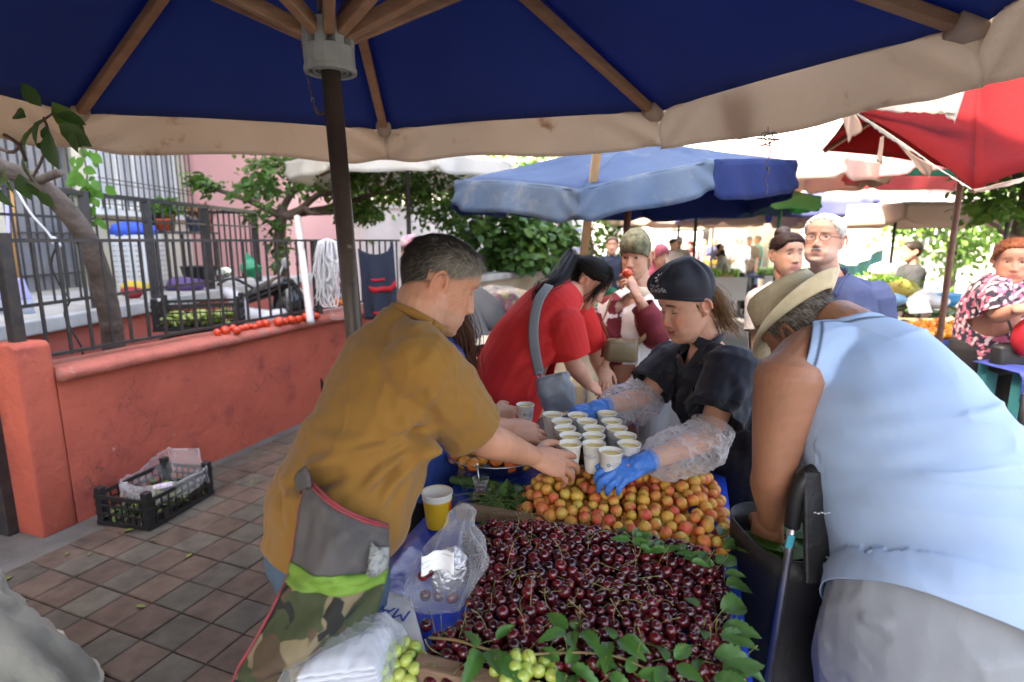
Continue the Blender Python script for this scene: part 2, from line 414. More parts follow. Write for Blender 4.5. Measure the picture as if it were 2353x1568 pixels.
# terrace railing
tr=thing('terrace_railing',V(-3.55,5.6,1.06),'dark railing with tall bars along the edge of the raised terrace','fence')
mb=MB(); mb.bar(V(-3.55,2.2,2.0),V(-3.5,7.85,2.0),.05,.04); mb.bar(V(-3.55,2.2,1.15),V(-3.5,7.85,1.15),.03,.025); mb.bar(V(-3.55,2.2,1.80),V(-3.5,7.85,1.80),.02,.02); mb.bar(V(-3.5,7.85,2.0),V(-5.0,7.95,2.0),.05,.04); mb.build('rail',m_iron,tr,smooth=False)
for y in (3.1,4.75,5.55,6.6,7.85):
    mb=MB(); mb.bar(V(-3.53,y,1.057),V(-3.53,y,2.02),.07,.07); mb.build('post',m_iron,tr,smooth=False)
y=2.3
while y<7.8:
    if min(abs(y-q) for q in(3.1,4.75,5.55,6.6,7.85))>.06:
        mb=MB(); mb.bar(V(-3.53,y,1.15),V(-3.53,y,2.0),.016,.016); mb.build('baluster',m_iron,tr,smooth=False)
    y+=.135
# ---- apartment house
m_cream=M('cream_plaster',(.62,.56,.43),.85,var=(1.2,(.54,.48,.37)),bump=(40,.2))
m_pink=M('pink_plaster',(.68,.36,.33),.85,var=(.8,(.62,.32,.30)),bump=(40,.15))
house=thing('apartment_house',V(-7,6,0),'cream and pink apartment house with barred windows behind the terrace','building')
WY0,WY1,WZ0,WZ1=6.95,8.9,2.03,3.5
def facade(mb,x,y0,y1,z0,z1,holes):
    ys=sorted({y0,y1,*[h[0] for h in holes],*[h[1] for h in holes]}); zs=sorted({z0,z1,*[h[2] for h in holes],*[h[3] for h in holes]})
    for a,b in zip(ys,ys[1:]):
        for c,d in zip(zs,zs[1:]):
            if any(h[0]<=a and b<=h[1] and h[2]<=c and d<=h[3] for h in holes): continue
            mb.add([(x,a,c),(x,b,c),(x,b,d),(x,a,d)],[(0,1,2,3)])
    for h in holes:
        a,b,c,d=h; X=x-.14
        mb.add([(x,a,c),(x,b,c),(x,b,d),(x,a,d),(X,a,c),(X,b,c),(X,b,d),(X,a,d)],[(0,1,5,4),(1,2,6,5),(2,3,7,6),(3,0,4,7)])
mb=MB(); facade(mb,-5.08,-9.5,9.05,0,12,[(WY0,WY1,WZ0,WZ1),(5.75,6.75,1.07,3.3),(2.2,3.6,2.0,3.4)])
mb.add([(-5.08,-9.5,12),(-5.08,9.05,12),(-12,9.05,12),(-12,-9.5,12),(-5.08,-9.5,0),(-12,-9.5,0),(-12,9.05,0)],[(0,1,2,3),(0,3,5,4),(3,2,6,5)])
mb.build('cream_facade',m_cream,house,smooth=False)
mb=MB(); mb.box((-4.32,10.6,4.75),(1.52,3.1,9.5)); mb.box((-8.5,10.6,4.75),(6.84,3.0,9.49)); mb.build('pink_wing',m_pink,house,smooth=False)
m_white=M('white_frame',(.78,.77,.74),.5); m_glass=M('window_glass',(.10,.11,.12),.06,spec=.8); m_curt=M('curtain',(.62,.62,.6),.9,var=(3,(.5,.5,.5)))
def window(y0,y1,z0,z1,mull):
    mb=MB(); x=-5.17
    for y in [y0+.04]+mull+[y1-.04]: mb.box((x,y,(z0+z1)/2),(.06,.075,z1-z0-.004))
    for z in (z0+.035,z1-.035): mb.box((x,(y0+y1)/2,z),(.056,y1-y0-.16,.066))
    w=mb.build('window_frame',m_white,house,smooth=False)
    mb=MB(); pts=[];nu=60
    for j in range(2):
        for i in range(nu): y=lerp(y0+.02,y1-.02,i/(nu-1)); pts.append((-5.27+.018*math.sin(y*38+math.sin(y*9)*2),y,z0+.01 if j==0 else z1-.01))
    mb.grid(pts,nu,2); mb.build('curtain',m_curt,w)
    mb=MB(); mb.add([(-5.19,y0,z0),(-5.19,y1,z0),(-5.19,y1,z1),(-5.19,y0,z1)],[(0,1,2,3)]); mb.build('pane',M('clear_pane',(.9,.92,.95),.03,transm=0,alpha=.22,spec=.9),w,smooth=False)
    mb=MB(); mb.box((-5.05,(y0+y1)/2,z0-.055),(.2,y1-y0+.2,.1)); mb.build('sill',m_white,w,smooth=False,bevel=.01)
    mb=MB()
    y=y0
    while y<=y1+.01: mb.bar((-4.93,y,z0-.03),(-4.93,y,z1+.1),.016,.016); y+=.115
    for z in (z0+.03,z0+.28,z0+.33,z1-.35,z1-.12): mb.bar((-4.925,y0-.02,z),(-4.925,y1+.02,z),.018,.012)
    mb.build('window_grille',m_iron,w,smooth=False)
window(WY0,WY1,WZ0,WZ1,[7.6,7.95,8.55]); window(2.2,3.6,2.0,3.4,[2.9])
mb=MB(); mb.box((-5.2,6.25,2.17),(.05,.98,2.2)); mb.box((-5.165,6.25,2.2),(.03,.7,1.9)); dr=mb.build('door',M('grey_door',(.30,.30,.31),.5,var=(4,(.22,.22,.24))),house,smooth=False)
mb=MB()
for k in range(9): mb.bar((-5.1,5.8+.113*k,1.09),(-5.1,5.8+.113*k,3.27),.02,.02)
for z in (1.25,1.7,2.2,2.7,3.2): mb.bar((-5.1,5.76,z),(-5.1,6.74,z),.03,.02)
mb.build('door_grille',m_iron,dr,smooth=False)
mb=MB(); mb.tube([(-4.98,5.35,1.06),(-4.98,5.35,9)],.06,10); mb.build('drainpipe',m_cream,house)
# ---- pale wall of the plot behind, and the second planter wall
bw=thing('boundary_wall',V(-1.5,12.5,0),'long pale stained boundary wall behind the trees','wall')
mb=MB(); mb.box((-1.2,12.6,1.15),(5,.2,2.3)); mb.build('wall_face',M('pale_wall',(.62,.6,.56),.9,var=(.9,(.45,.44,.42)),bump=(20,.3)),bw,smooth=False)
mb=MB(); mb.box((-1.2,12.6,2.34),(5.1,.3,.08)); mb.build('coping',m_slabc,bw,smooth=False)
pa,pb=P(1098,670,6.3),P(1330,620,8.6)
pw=thing('planter_wall',V(pa.x,pa.y,0),'beige rendered planter wall with stone cap below the bush','wall')
dirp=V(pb.x-pa.x,pb.y-pa.y,0).normalized(); nrp=V(dirp.y,-dirp.x,0); L_=V(pb.x-pa.x,pb.y-pa.y,0).length+1.5
rotp=Matrix.Rotation(math.atan2(dirp.y,dirp.x),3,'Z')
mb=MB(); c=V(pa.x,pa.y,0)+dirp*L_/2; mb.box(c+V(0,0,.58)-nrp*.12,(L_,.22,1.16),rotp); mb.build('wall_face',M('beige_render',(.55,.46,.35),.85,var=(2.5,(.42,.34,.26)),bump=(20,.4)),pw,smooth=False)
mb=MB(); mb.box(c+V(0,0,1.2)-nrp*.1,(L_+.1,.32,.075),rotp); mb.build('coping',M('stone_cap',(.42,.40,.36),.85,var=(8,(.3,.28,.25)),bump=(30,.5)),pw,smooth=False,bevel=.012)

# ---- foliage
m_leafs=[M('leaf_a',(.075,.165,.028),.5,transl=.4,var=(3,(.11,.21,.04))),M('leaf_b',(.105,.22,.035),.5,transl=.45,var=(3,(.06,.14,.028))),M('leaf_c',(.038,.10,.026),.45,transl=.3,var=(4,(.06,.14,.03)))]
m_bark=M('bark',(.075,.055,.042),.9,var=(9,(.13,.10,.08)),bump=(25,.8,.02)); m_bark2=M('dark_bark',(.09,.06,.045),.9,var=(9,(.14,.1,.08)),bump=(30,.8,.02))
def crown(name,blobs,n,L,parent,seed,up=.5,mats=None,Wr=.55):
    """many separate leaves in clumps: blobs (centre, radii)"""
    rg=random.Random(seed); mb=MB(); tot=sum(b[1][0]*b[1][1]*b[1][2] for b in blobs)**1
    for c,r in blobs:
        k=max(30,int(n*(r[0]*r[1]*r[2])/tot)); c=Vector(c)
        cl=[]
        for _ in range(max(5,k//28)):
            d=Vector((rg.gauss(0,1),rg.gauss(0,1),rg.gauss(0,1))).normalized(); q=rg.random()**.45
            cl.append((d,Vector((d.x*r[0],d.y*r[1],d.z*r[2]))*q))
        for _ in range(k):
            d,o=rg.choice(cl); s=min(r)*.26
            p=c+o+Vector((rg.gauss(0,s),rg.gauss(0,s),rg.gauss(0,s*.8)))
            dd=Vector((rg.gauss(0,1),rg.gauss(0,1),rg.gauss(-.5,.6)))+d*.8
            nn=Vector((rg.gauss(0,.6),rg.gauss(0,.6),1))+d*.5
            l=L*rg.uniform(.6,1.25); mb.leaf(p,dd,nn,l,l*Wr,mi=rg.choice((0,0,1,1,2)))
    return mb.build(name,mats or m_leafs,parent,smooth=True)
def limbs(mb,base,tips,r,rg,n=5):
    base=Vector(base)
    for t in tips:
        t=Vector(t); m=[base+(t-base)*(i/n)+Vector((rg.gauss(0,.035),rg.gauss(0,.035),rg.gauss(0,.03)))*(0<i<n) for i in range(n+1)]
        mb.tube(m,[r*(1-.75*i/n) for i in range(n+1)],8,smoothn=3)
rg=random.Random(3)
# tree by the terrace corner (vine on a pergola)
tb=V(-2.75,6.75,0); t=thing('vine_tree',tb,'leafy vine tree spreading over the yard beside the pink wing','tree')
mb=MB(); mb.tube([tb+V(0,0,-.02),tb+V(.05,0,.8),tb+V(-.02,.03,1.5),tb+V(.06,0,2.0)],[.09,.075,.07,.06],10,smoothn=4); limbs(mb,tb+V(.05,0,1.9),[(-3.6,6.5,2.3),(-1.6,6.7,2.45),(-.9,7.0,2.3),(-2.4,7.2,2.7),(-1.9,6.6,1.95)],.05,rg); mb.build('trunk',m_bark2,t)
crown('crown',[((-2.9,6.8,2.35),(.55,.5,.28)),((-2.2,6.9,2.45),(.7,.55,.3)),((-1.45,6.9,2.3),(.65,.5,.32)),((-.9,7.1,2.2),(.5,.5,.38)),((-2.75,6.6,1.75),(.22,.25,.45)),((-3.4,6.6,2.2),(.35,.35,.16)),((-1.9,6.8,2.0),(.5,.4,.22)),((-.6,7.3,1.9),(.35,.4,.3))],5200,.085,t,4)
# bush over the planter wall
bb=V(-.05,7.35,0); t=thing('fig_bush',bb,'dense dark green broad leaved bush growing above the planter wall','bush')
mb=MB(); mb.tube([bb,bb+V(.02,0,.7),bb+V(0,.05,1.3)],[.07,.06,.05],8); limbs(mb,bb+V(0,.04,1.2),[(-.5,7.2,1.9),(.5,7.5,1.9),(.05,7.2,2.2),(.35,7.2,1.5)],.03,rg); mb.build('trunk',m_bark2,t)
crown('crown',[((-.1,7.2,1.75),(.5,.4,.42)),((.35,7.4,1.75),(.45,.4,.42)),((-.4,7.2,1.5),(.3,.35,.35)),((.15,7.1,1.45),(.5,.3,.25)),((.62,7.4,1.5),(.25,.3,.3)),((0,7.3,2.2),(.5,.4,.25))],2600,.13,t,5,mats=[m_leafs[2],m_leafs[0],m_leafs[2]],Wr=.75)
# hedge / trees far centre
for i,(x,y,z,r,L,lab) in enumerate([(1.7,12.5,1.5,(1.1,.8,1.3),.14,'bright green sunlit shrub beyond the bush and the lamp post'),(-2.6,13.2,3.2,(2.2,1,1.6),.17,'tall pale green tree behind the boundary wall'),(.6,14.5,3.0,(1.6,1,1.5),.17,'pale green tree between the boundary wall and the far stalls')]):
    t=thing('shrub' if i==0 else 'garden_tree',V(x,y,0),lab,'shrub' if i==0 else 'tree'); mb=MB(); mb.tube([(x,y,0),(x+.05,y,z*.6),(x,y,z)],[.1,.08,.05],8); limbs(mb,(x+.03,y,z*.55),[(x-r[0]*.6,y,z+.3),(x+r[0]*.6,y,z+.4),(x,y-.3,z+.8)],.05,rg); mb.build('trunk',m_bark2,t)
    crown('crown',[((x,y,z),r),((x-r[0]*.6,y,z-.4),(r[0]*.6,r[1]*.7,r[2]*.5)),((x+r[0]*.6,y,z+.3),(r[0]*.6,r[1]*.7,r[2]*.5))],1800,L,t,20+i,mats=[m_leafs[1],m_leafs[1],m_leafs[0]])
# right hand trees
for i,(x,y,z,r,nm) in enumerate([(5.75,6.6,2.08,(.55,.45,.34),'leafy branch tree hanging over the stall at the right edge'),(9.6,12.6,2.1,(1.5,1,1.2),'sunlit tree in front of the white house on the right'),(13.5,13.5,3.2,(1.8,1.2,1.8),'large sunlit tree far right beyond the stalls')]):
    t=thing('street_tree',V(x+.6,y+.5,0),nm,'tree'); mb=MB(); mb.tube([(x+.6,y+.5,-.02),(x+.55,y+.5,z*.6),(x+.2,y+.1,z+.2)],[.13,.11,.05],10,smoothn=3); limbs(mb,(x+.5,y+.4,z*.75),[(x-r[0]*.8,y,z-.1),(x+r[0]*.6,y,z+.3),(x,y-.2,z+.5),(x+r[0],y+.2,z-.2)],.045,rg); mb.build('trunk',m_bark,t)
    crown('crown',[((x,y,z),r),((x-r[0]*.6,y-.1,z-.15),(r[0]*.5,r[1]*.5,r[2]*.6)),((x+r[0]*.7,y,z+.2),(r[0]*.7,r[1]*.7,r[2]*.7))],650 if i==0 else 2200,.13 if i==0 else .16,t,40+i,mats=[m_leafs[1],m_leafs[0],m_leafs[0]])

# ---- bent trunk inside the fence, left
t=thing('bent_tree',V(-2.55,3.75,0),'bent bare trunk leaning across the iron fence with few leaves at its top','tree')
tp=[P(262,800,3.75),P(255,740,3.72),P(232,640,3.68),P(196,545,3.6),P(140,470,3.5),P(70,415,3.4),P(0,385,3.3),P(-90,350,3.2)]
mb=MB(); mb.tube([V(tp[0].x,tp[0].y,-.02)]+tp,[.075,.068,.066,.064,.06,.058,.055,.05,.045],14,smoothn=5); mb.tube([P(60,440,3.42),P(90,415,3.4),P(138,396,3.35)],[.03,.026,.024],10); mb.build('trunk',m_bark,t)
mb=MB(); twigs=[[P(-20,330,2.3),P(30,350,2.25),P(70,300,2.15),P(120,262,2.1)],[P(-20,295,2.3),P(40,330,2.2),P(60,372,2.2)],[P(70,415,3.4),P(95,370,2.8),P(110,310,2.25),P(100,270,2.15)]]
for q in twigs: mb.tube(q,[.008,.007,.006,.004][:len(q)],6,smoothn=4)
mb.build('twig',m_bark2,t)
mb=MB(); rg2=random.Random(5)
for (u,v,l,a) in [(120,235,.17,-60),(150,250,.16,-70),(95,275,.14,-120),(110,305,.16,-80),(135,285,.15,-40),(60,270,.12,160),(85,330,.12,-20),(52,362,.14,-95),(75,300,.13,-130),(130,262,.12,-15),(168,300,.10,-90),(10,380,.14,-100),(45,400,.14,-75),(-5,430,.13,-70),(60,420,.10,-60),(20,410,.12,-150),(150,310,.09,-40),(95,245,.13,120),(105,290,.12,-100),(88,440,.09,-60)]:
    b=P(u,v,rg2.uniform(2.02,2.2)); aa=R(a); d=V(math.cos(aa),rg2.uniform(-.4,.4),math.sin(aa)); mb.leaf(b,d,V(rg2.uniform(-.6,.6),-.8,.6),l*rg2.uniform(.6,.8),l*.42,mi=rg2.choice((0,2,2,2)),fold=.35)
mb.build('crown',m_leafs,t)
# climbing plant with heart leaves
cp=P(195,520,4.9); t=thing('climbing_plant',V(cp.x,cp.y,1.05),'bright green climbing plant with heart leaves hanging beside the terrace post','plant')
mb=MB(); mb.tube([P(200,560,4.85),P(195,470,4.85),P(200,400,4.85),P(185,330,4.85)],.006,6,smoothn=4); mb.build('stem',m_bark2,t)
mb=MB()
for k in range(60):
    b=P(rg2.gauss(195,18),rg2.uniform(335,545),rg2.uniform(4.75,4.9)); a=rg2.uniform(-PI,.3); l=rg2.uniform(.06,.12); mb.leaf(b,V(math.cos(a),-.2,math.sin(a)-.3),V(rg2.uniform(-.5,.5),-1,.4),l,l*.75,fold=.2)
mb.build('leaves',M('bright_leaf',(.10,.26,.035),.45,transl=.45),t)
# ================= UMBRELLAS =================
m_blue=M('blue_canvas',(.017,.050,.19),.85,transl=.42,var=(1.3,(.022,.060,.22)),weave=(260,.12),bump=(5,.25,.03))
m_val=M('cream_valance',(.66,.57,.47),.9,transl=.5,var=(1.5,(.60,.50,.40)),stain=(4.2,(.36,.19,.095),.60),bump=(9,.35,.02),weave=(200,.12))
m_wood=M('umbrella_wood',(.23,.125,.065),.6,var=(6,(.32,.19,.11)),bump=(40,.3),rotscale=(1,1,6))
m_steel=M('worn_steel',(.075,.060,.052),.42,metal=.35,var=(7,(.12,.085,.065)),stain=(22,(.34,.30,.27),.64),bump=(50,.2))
C0=[V(-1.862,2.52,2.15),V(-.62,2.884,2.15),V(.618,2.487,2.15),V(1.171,1.512,2.15),V(1.05,.42,2.15),V(.25,-.35,2.15),V(-1.1,-.25,2.15),V(-2.15,1.1,2.15)]
AP=V(-.53,1.55,2.82)
def pole_pt(z):  # pole passes behind the vendor's shoulder
    a,b=P(757,135,1.74),P(815,775,1.78); t=(z-a.z)/(b.z-a.z); return a+(b-a)*t
AP=pole_pt(2.84)
um=thing('market_umbrella',pole_pt(0),'big blue market umbrella with cream valance shading the cherry stall','umbrella')
mb=MB(); mb.tube([pole_pt(.0),pole_pt(2.25)],.0275,20); mb.tube([pole_pt(2.2),pole_pt(2.84)],.021,16,); mb.build('pole',m_steel,um)
RUM=.010
def canopy_panel(mb,apex,a,b,sag,n=16,m=14,inset=.03):
    pts=[]
    for j in range(m+1):
        t=.02+.98*j/m
        for i in range(n+1):
            s_=i/n; e=a.lerp(b,s_); mid=(a+b)/2
            e=e+(apex-e)*inset*4*s_*(1-s_)
            p=apex.lerp(e,t); p.z-=sag*4*s_*(1-s_)*math.sin(PI*min(1,t)); p.z+=RUM*(mnoise.noise(V(p.x*2.3,p.y*2.3,1))+.6*mnoise.noise(V(p.x*5.5,p.y*5.5,4)))*min(1,6*(1-t)+.15)*min(1,7*s_+.1,7*(1-s_)+.1); pts.append(p)
    mb.grid(pts,n+1,m+1)
    return pts[-(n+1):]
mb=MB(); edges=[]
for k in range(8): edges.append(canopy_panel(mb,AP,C0[k],C0[(k+1)%8],.055,inset=.012))
can=mb.build('canopy',m_blue,um,solid=.0012)
# valance: one strip per side, gathered at the corners
def valance(mb,edge,h,cen,seed,waves=2,flare=.05,gather=.35,n_v=8):
    n=len(edge); pts=[]; h=list(h) if hasattr(h,'__len__') else [h]*2
    # refine
    E_=[]
    for i in range(n-1):
        for q in range(3): E_.append(edge[i].lerp(edge[i+1],q/3))
    E_.append(edge[-1]); n=len(E_)
    for j in range(n_v+1):
        t=j/n_v
        for i in range(n):
            s_=i/(n-1); out=(E_[i]-cen); out.z=0; out.normalize()
            hh=lerp(h[0],h[1],s_)*(1-gather*math.exp(-(s_/.07)**2)-gather*math.exp(-((1-s_)/.07)**2))
            w=(.016*math.sin(s_*waves*2*PI+seed)*t+.008*math.sin(s_*17+seed*3)*t)*min(1,8*s_,8*(1-s_))
            # radiating gathers near corners
            gz=.009*math.sin(t*9+min(s_,1-s_)*45)*(math.exp(-(s_/.14)**2)+math.exp(-((1-s_)/.14)**2))
            p=E_[i]+out*(flare*t*(.4+.6*math.sin(PI*s_))-.004+w+gz); p.z-=hh*t-.012+.008*math.sin(s_*9+seed)*t*min(1,8*s_,8*(1-s_)); pts.append(p)
    mb.grid(pts,n,n_v+1)
CM=V(-.55,1.4,2.15)
for k in range(8):
    mb=MB(); valance(mb,edges[k],.165 if k in(0,1,7) else .18,CM,k*1.7,waves=1.5,gather=.10); mb.build('valance',m_val,um,solid=.001)
# overlapping flap on the right side, browned to paint the shade of doubled cloth
mb=MB(); fe=[C0[2].lerp(C0[3],q) for q in np.linspace(.27,.40,8)]; pts=[]
for j in range(7):
    for i,e in enumerate(fe):
        out=(e-CM); out.z=0; out.normalize(); q=e+out*(.03+.05*(j/6)); q.z-=.168*j/6-.012; q+= (C0[3]-C0[2])*(.035*(1-i/7)*math.sin(j/6*PI*.6)); pts.append(q)
mb.grid(pts,8,7); mb.build('valance_flap',M('shaded_flap',(.40,.24,.16),.9,transl=.25,weave=(200,.1)),um,solid=.001)
for k in range(8):
    a=AP+V(0,0,-.05); e=C0[k]; d=(e-a); 
    mb=MB(); mb.bar(a+d*.04+V(0,0,-.02),a+d*.975+V(0,0,-.022),.036,.036); r_=mb.build('rib',m_wood,um,smooth=False,bevel=.006)
    # cloth pocket at the rib end
    mb=MB(); t_=d.normalized(); mb.tube([e-t_*.075+V(0,0,-.024),e-t_*.03+V(0,0,-.022),e+t_*.02+V(0,0,-.004)],[.036,.034,.020],10); mb.build('pocket',m_val,r_)
hubc=pole_pt(2.165)
for k in range(8):
    tgt=(AP+V(0,0,-.05)).lerp(C0[k],.43)+V(0,0,-.035); d=tgt-hubc; dh=V(d.x,d.y,0).normalized(); s0=hubc+dh*.055+V(0,0,.035)
    mb=MB(); mb.bar(s0,tgt,.03,.042); mb.build('strut',m_wood,um,smooth=False,bevel=.005)
m_hub=M('grey_hub',(.30,.34,.33),.55,var=(15,(.22,.25,.24)),bump=(40,.2))
hub=MB(); px=(pole_pt(2.2)-pole_pt(2.1)).normalized()
def ringm(mb,c,r0,r1,z0,z1,n=16):
    vs=[];fs=[]
    for k in range(n):
        a=2*PI*k/n+.1
        for r,z in((r0,z0),(r1,z0),(r1,z1),(r0,z1)): vs.append(c+V(r*math.cos(a),r*math.sin(a),0)+px*z)
    for k in range(n):
        k2=(k+1)%n
        for q in range(4): q2=(q+1)%4; fs.append((k*4+q,k2*4+q,k2*4+q2,k*4+q2))
    mb.add(vs,fs)
ringm(hub,hubc,.030,.072,-.055,.0); ringm(hub,hubc,.062,.075,-.068,-.054); ringm(hub,hubc,.044,.05,-.066,-.054); ringm(hub,hubc,.03,.034,-.064,-.054)
for k in range(8):
    a=2*PI*(k+.5)/8+.35
    hub.box(hubc+V(.05*math.cos(a),.05*math.sin(a),.03),(.045,.026,.07),Matrix.Rotation(a,3,'Z'))
ho=hub.build('hub',m_hub,um,smooth=False,bevel=.003)
mb=MB(); c0=hubc+V(-.07,-.02,.0); c1=pole_pt(1.99)+V(-.028,-.01,0); N_=17
for k in range(N_):
    t_=k/(N_-1); p=c0.lerp(c1,t_); p.z-=.07*math.sin(PI*t_); q=c0.lerp(c1,t_+.01); q.z-=.07*math.sin(PI*(t_+.01)); tn=(q-p).normalized()
    sd=tn.cross(V(0,1,0) if k%2 else V(.5,.3,1)).normalized()
    mb.tube([p+tn*(.008*math.cos(a))+sd*(.0042*math.sin(a)) for a in np.linspace(0,2*PI,11)],.0014,5)
mb.build('chain',m_steel,ho)
# string knot hanging from the valance
kp=P(1765,310,1.72); t=thing('string_knot',kp,'tangled grey string hanging from the lower edge of the cream valance','string')
mb=MB(); rg=random.Random(9)
for k in range(7):
    ax=Vector((rg.gauss(0,1),rg.gauss(0,1),rg.gauss(0,1))).normalized(); o=ax.orthogonal(); o2=ax.cross(o); r=rg.uniform(.012,.022)
    mb.tube([kp+V(0,0,-.012)+o*r*math.cos(a)+o2*r*1.2*math.sin(a) for a in np.linspace(0,2*PI,18)],.0014,5)
mb.tube([P(1765,292,1.72),kp],.0014,5)
mb.tube([kp,P(1770,350,1.72),P(1762,375,1.72),P(1766,395,1.71),P(1758,412,1.72),P(1764,432,1.72),P(1760,448,1.72)],.0016,5,smoothn=6); mb.ell(P(1764,388,1.72),.005)
mb.build('string',M('grey_string',(.16,.17,.19),.6),t)
RUM=.035
def umbrella(label,apex,corners,mat,vmat,vh,pole=None,tilt=None,group=None,sag=.05,rib=True,pmat=None,prad=.025,gath=.25,ribmat=None,base=None,inset=.03):
    """a market umbrella: pole, canopy, valance, ribs"""
    cen=sum(corners,Vector())/len(corners); bp=base if base else V(apex.x,apex.y,0)
    t=thing('market_umbrella',bp,label,'umbrella',group)
    mb=MB(); ed=[]
    for k in range(len(corners)): ed.append(canopy_panel(mb,apex,corners[k],corners[(k+1)%len(corners)],sag,12,10,inset))
    mb.build('canopy',mat,t,solid=.002)
    if vmat:
        for k in range(len(corners)):
            mb=MB(); valance(mb,ed[k],vh,cen,k*2.1,waves=2,gather=gath,n_v=5); mb.build('valance',vmat,t,solid=.0015)
    mb=MB(); mb.tube([bp,apex+V(0,0,-.01)],prad,12); mb.build('pole',pmat or m_steel,t)
    if rib:
        for c in corners:
            mb=MB(); mb.bar(apex.lerp(c,.03)+V(0,0,-.04),apex.lerp(c,.97)+V(0,0,-.03),.03,.03); mb.build('rib',ribmat or m_wood,t,smooth=False)
    return t
def ngon(c,r,n,z,rot=0,rx=1): return [V(c[0]+r*rx*math.cos(rot+2*PI*k/n),c[1]+r*math.sin(rot+2*PI*k/n),z) for k in range(n)]
m_brown=M('brown_pole',(.13,.055,.04),.55,var=(8,(.2,.1,.07)))
# red one on the right
red=umbrella('red market umbrella with torn cream edging at the upper right',V(3.4,4.4,3.0),[P(1955,250,3.75),P(2237,437,2.9),P(2700,300,3.1),V(4.9,4.4,2.3),V(4.2,5.6,2.3),V(2.9,5.5,2.45)],M('red_canvas',(.15,.005,.007),.85,transl=.5,spec=.2,var=(2,(.125,.004,.006)),bump=(8,.3,.03),weave=(220,.1)),None,0,base=V(3.4,4.4,0),pmat=m_brown,prad=.022)
# ================= THE STALL =================
TZ=.80
def TL(y): return -.44+.2988*(y-.93)
def TR(y): return .442+.319*(y-.93)
m_tarp=M('blue_tarp',(.012,.055,.42),.28,var=(2,(.010,.045,.35)),bump=(7,.35,.03),bump2=(45,.12,.004),coat=.3)
m_plank=M('rough_plank',(.30,.19,.115),.8,var=(5,(.2,.12,.07)),bump=(50,.5),rotscale=(1,8,8))
tb=thing('market_table',V(.1,1.4,0),'market table under a glossy blue plastic tarp carrying the cherries and apricots','table')
mb=MB()
Y0,Y1=.62,2.08
def tpt(a,y,z): return V(lerp(TL(y),TR(y),a),y,z)
mb.add([tpt(0,Y0,TZ-.03),tpt(1,Y0,TZ-.03),tpt(1,Y1,TZ-.03),tpt(0,Y1,TZ-.03),tpt(0,Y0,TZ-.006),tpt(1,Y0,TZ-.006),tpt(1,Y1,TZ-.006),tpt(0,Y1,TZ-.006)],[(0,3,2,1),(4,5,6,7),(0,1,5,4),(1,2,6,5),(2,3,7,6),(3,0,4,7)])
mb.build('table_top',m_plank,tb,smooth=False)
for a in (.06,.94):
    for y in (Y0+.06,Y1-.06):
        mb=MB(); q=tpt(a,y,0); mb.bar(q,q+V(0,0,TZ-.032),.05,.05,up=(0,1,0)); mb.build('leg',m_plank,tb,smooth=False)
mb=MB(); pts=[];nu=56;nv=70   # tarp: profile across (hang left, top, hang right)
for j in range(nv):
    y=lerp(Y0-.01,Y1+.02,j/(nv-1))
    for i in range(nu):
        s_=i/(nu-1)*1.9-.45
        if s_<0: p=tpt(0,y,TZ+.004); d=-s_; p+=V(-.012-.03*math.sin(y*14+d*3)*d*2-.05*d,.0,-d*.95)
        elif s_>1: p=tpt(1,y,TZ+.004); d=s_-1; p+=V(.012+.03*math.sin(y*16+d*4)*d*2+.04*d,0,-d*.95)
        else:
            p=tpt(s_,y,TZ+.004+.004*mnoise.noise(V(s_*5,y*5,1))+.005*max(0,mnoise.noise(V(s_*3,y*9,4)))*(1 if s_<.3 else .3))
        pts.append(p)
mb.grid(pts,nu,nv); mb.build('tarp',m_tarp,tb)
# ---- planks laid on the tarp
def plank(a,b,w,h,label):
    a=V(a.x,a.y,TZ+.012+h/2);b=V(b.x,b.y,TZ+.012+h/2)
    mb=MB(); mb.bar(a,b,w,h); o=mb.build('wooden_batten',m_plank,None,smooth=False,bevel=.004); return tag(o,label,'wood')
plank(G(1050,1180,.82),G(1290,1222,.82),.035,.04,'rough wooden batten between the cherries and the heap of green leaves')
plank(G(955,1542,.82),G(1330,1640,.82),.04,.035,'wooden batten in front of the cherries beside the green grapes')
# ---- fruit
def inpoly(x,y,pg):
    c=False;j=len(pg)-1
    for i in range(len(pg)):
        if (pg[i][1]>y)!=(pg[j][1]>y) and x<(pg[j][0]-pg[i][0])*(y-pg[i][1])/(pg[j][1]-pg[i][1])+pg[i][0]: c=not c
        j=i
    return c
def edged(x,y,pg):
    d=9
    for i in range(len(pg)):
        a=pg[i];b=pg[i-1]; ex,ey=b[0]-a[0],b[1]-a[1]; t=max(0,min(1,((x-a[0])*ex+(y-a[1])*ey)/(ex*ex+ey*ey))); d=min(d,math.hypot(x-a[0]-ex*t,y-a[1]-ey*t))
    return d
def pack(pg,hf,dmin,tries,layers,rg,jit=.004,drop=.018):
    cell=dmin; grid={}; out=[]
    xs=[p[0] for p in pg];ys=[p[1] for p in pg]
    for L in range(layers):
        for _ in range(tries):
            x=rg.uniform(min(xs),max(xs));y=rg.uniform(min(ys),max(ys))
            if not inpoly(x,y,pg): continue
            z=hf(x,y)-L*drop+rg.uniform(-jit,jit)
            if z<TZ+dmin*.42: z=TZ+dmin*.45 if L==0 else -1
            if z<0: continue
            k=(int(x/cell),int(y/cell),int(z/cell)); ok=True
            for a in(-1,0,1):
                for b in(-1,0,1):
                    for c in(-1,0,1):
                        for q in grid.get((k[0]+a,k[1]+b,k[2]+c),()):
                            if (q[0]-x)**2+(q[1]-y)**2+(q[2]-z)**2<dmin*dmin: ok=False;break
                        if not ok:break
                    if not ok:break
                if not ok:break
            if ok: grid.setdefault(k,[]).append((x,y,z)); out.append((x,y,z,L))
    return out
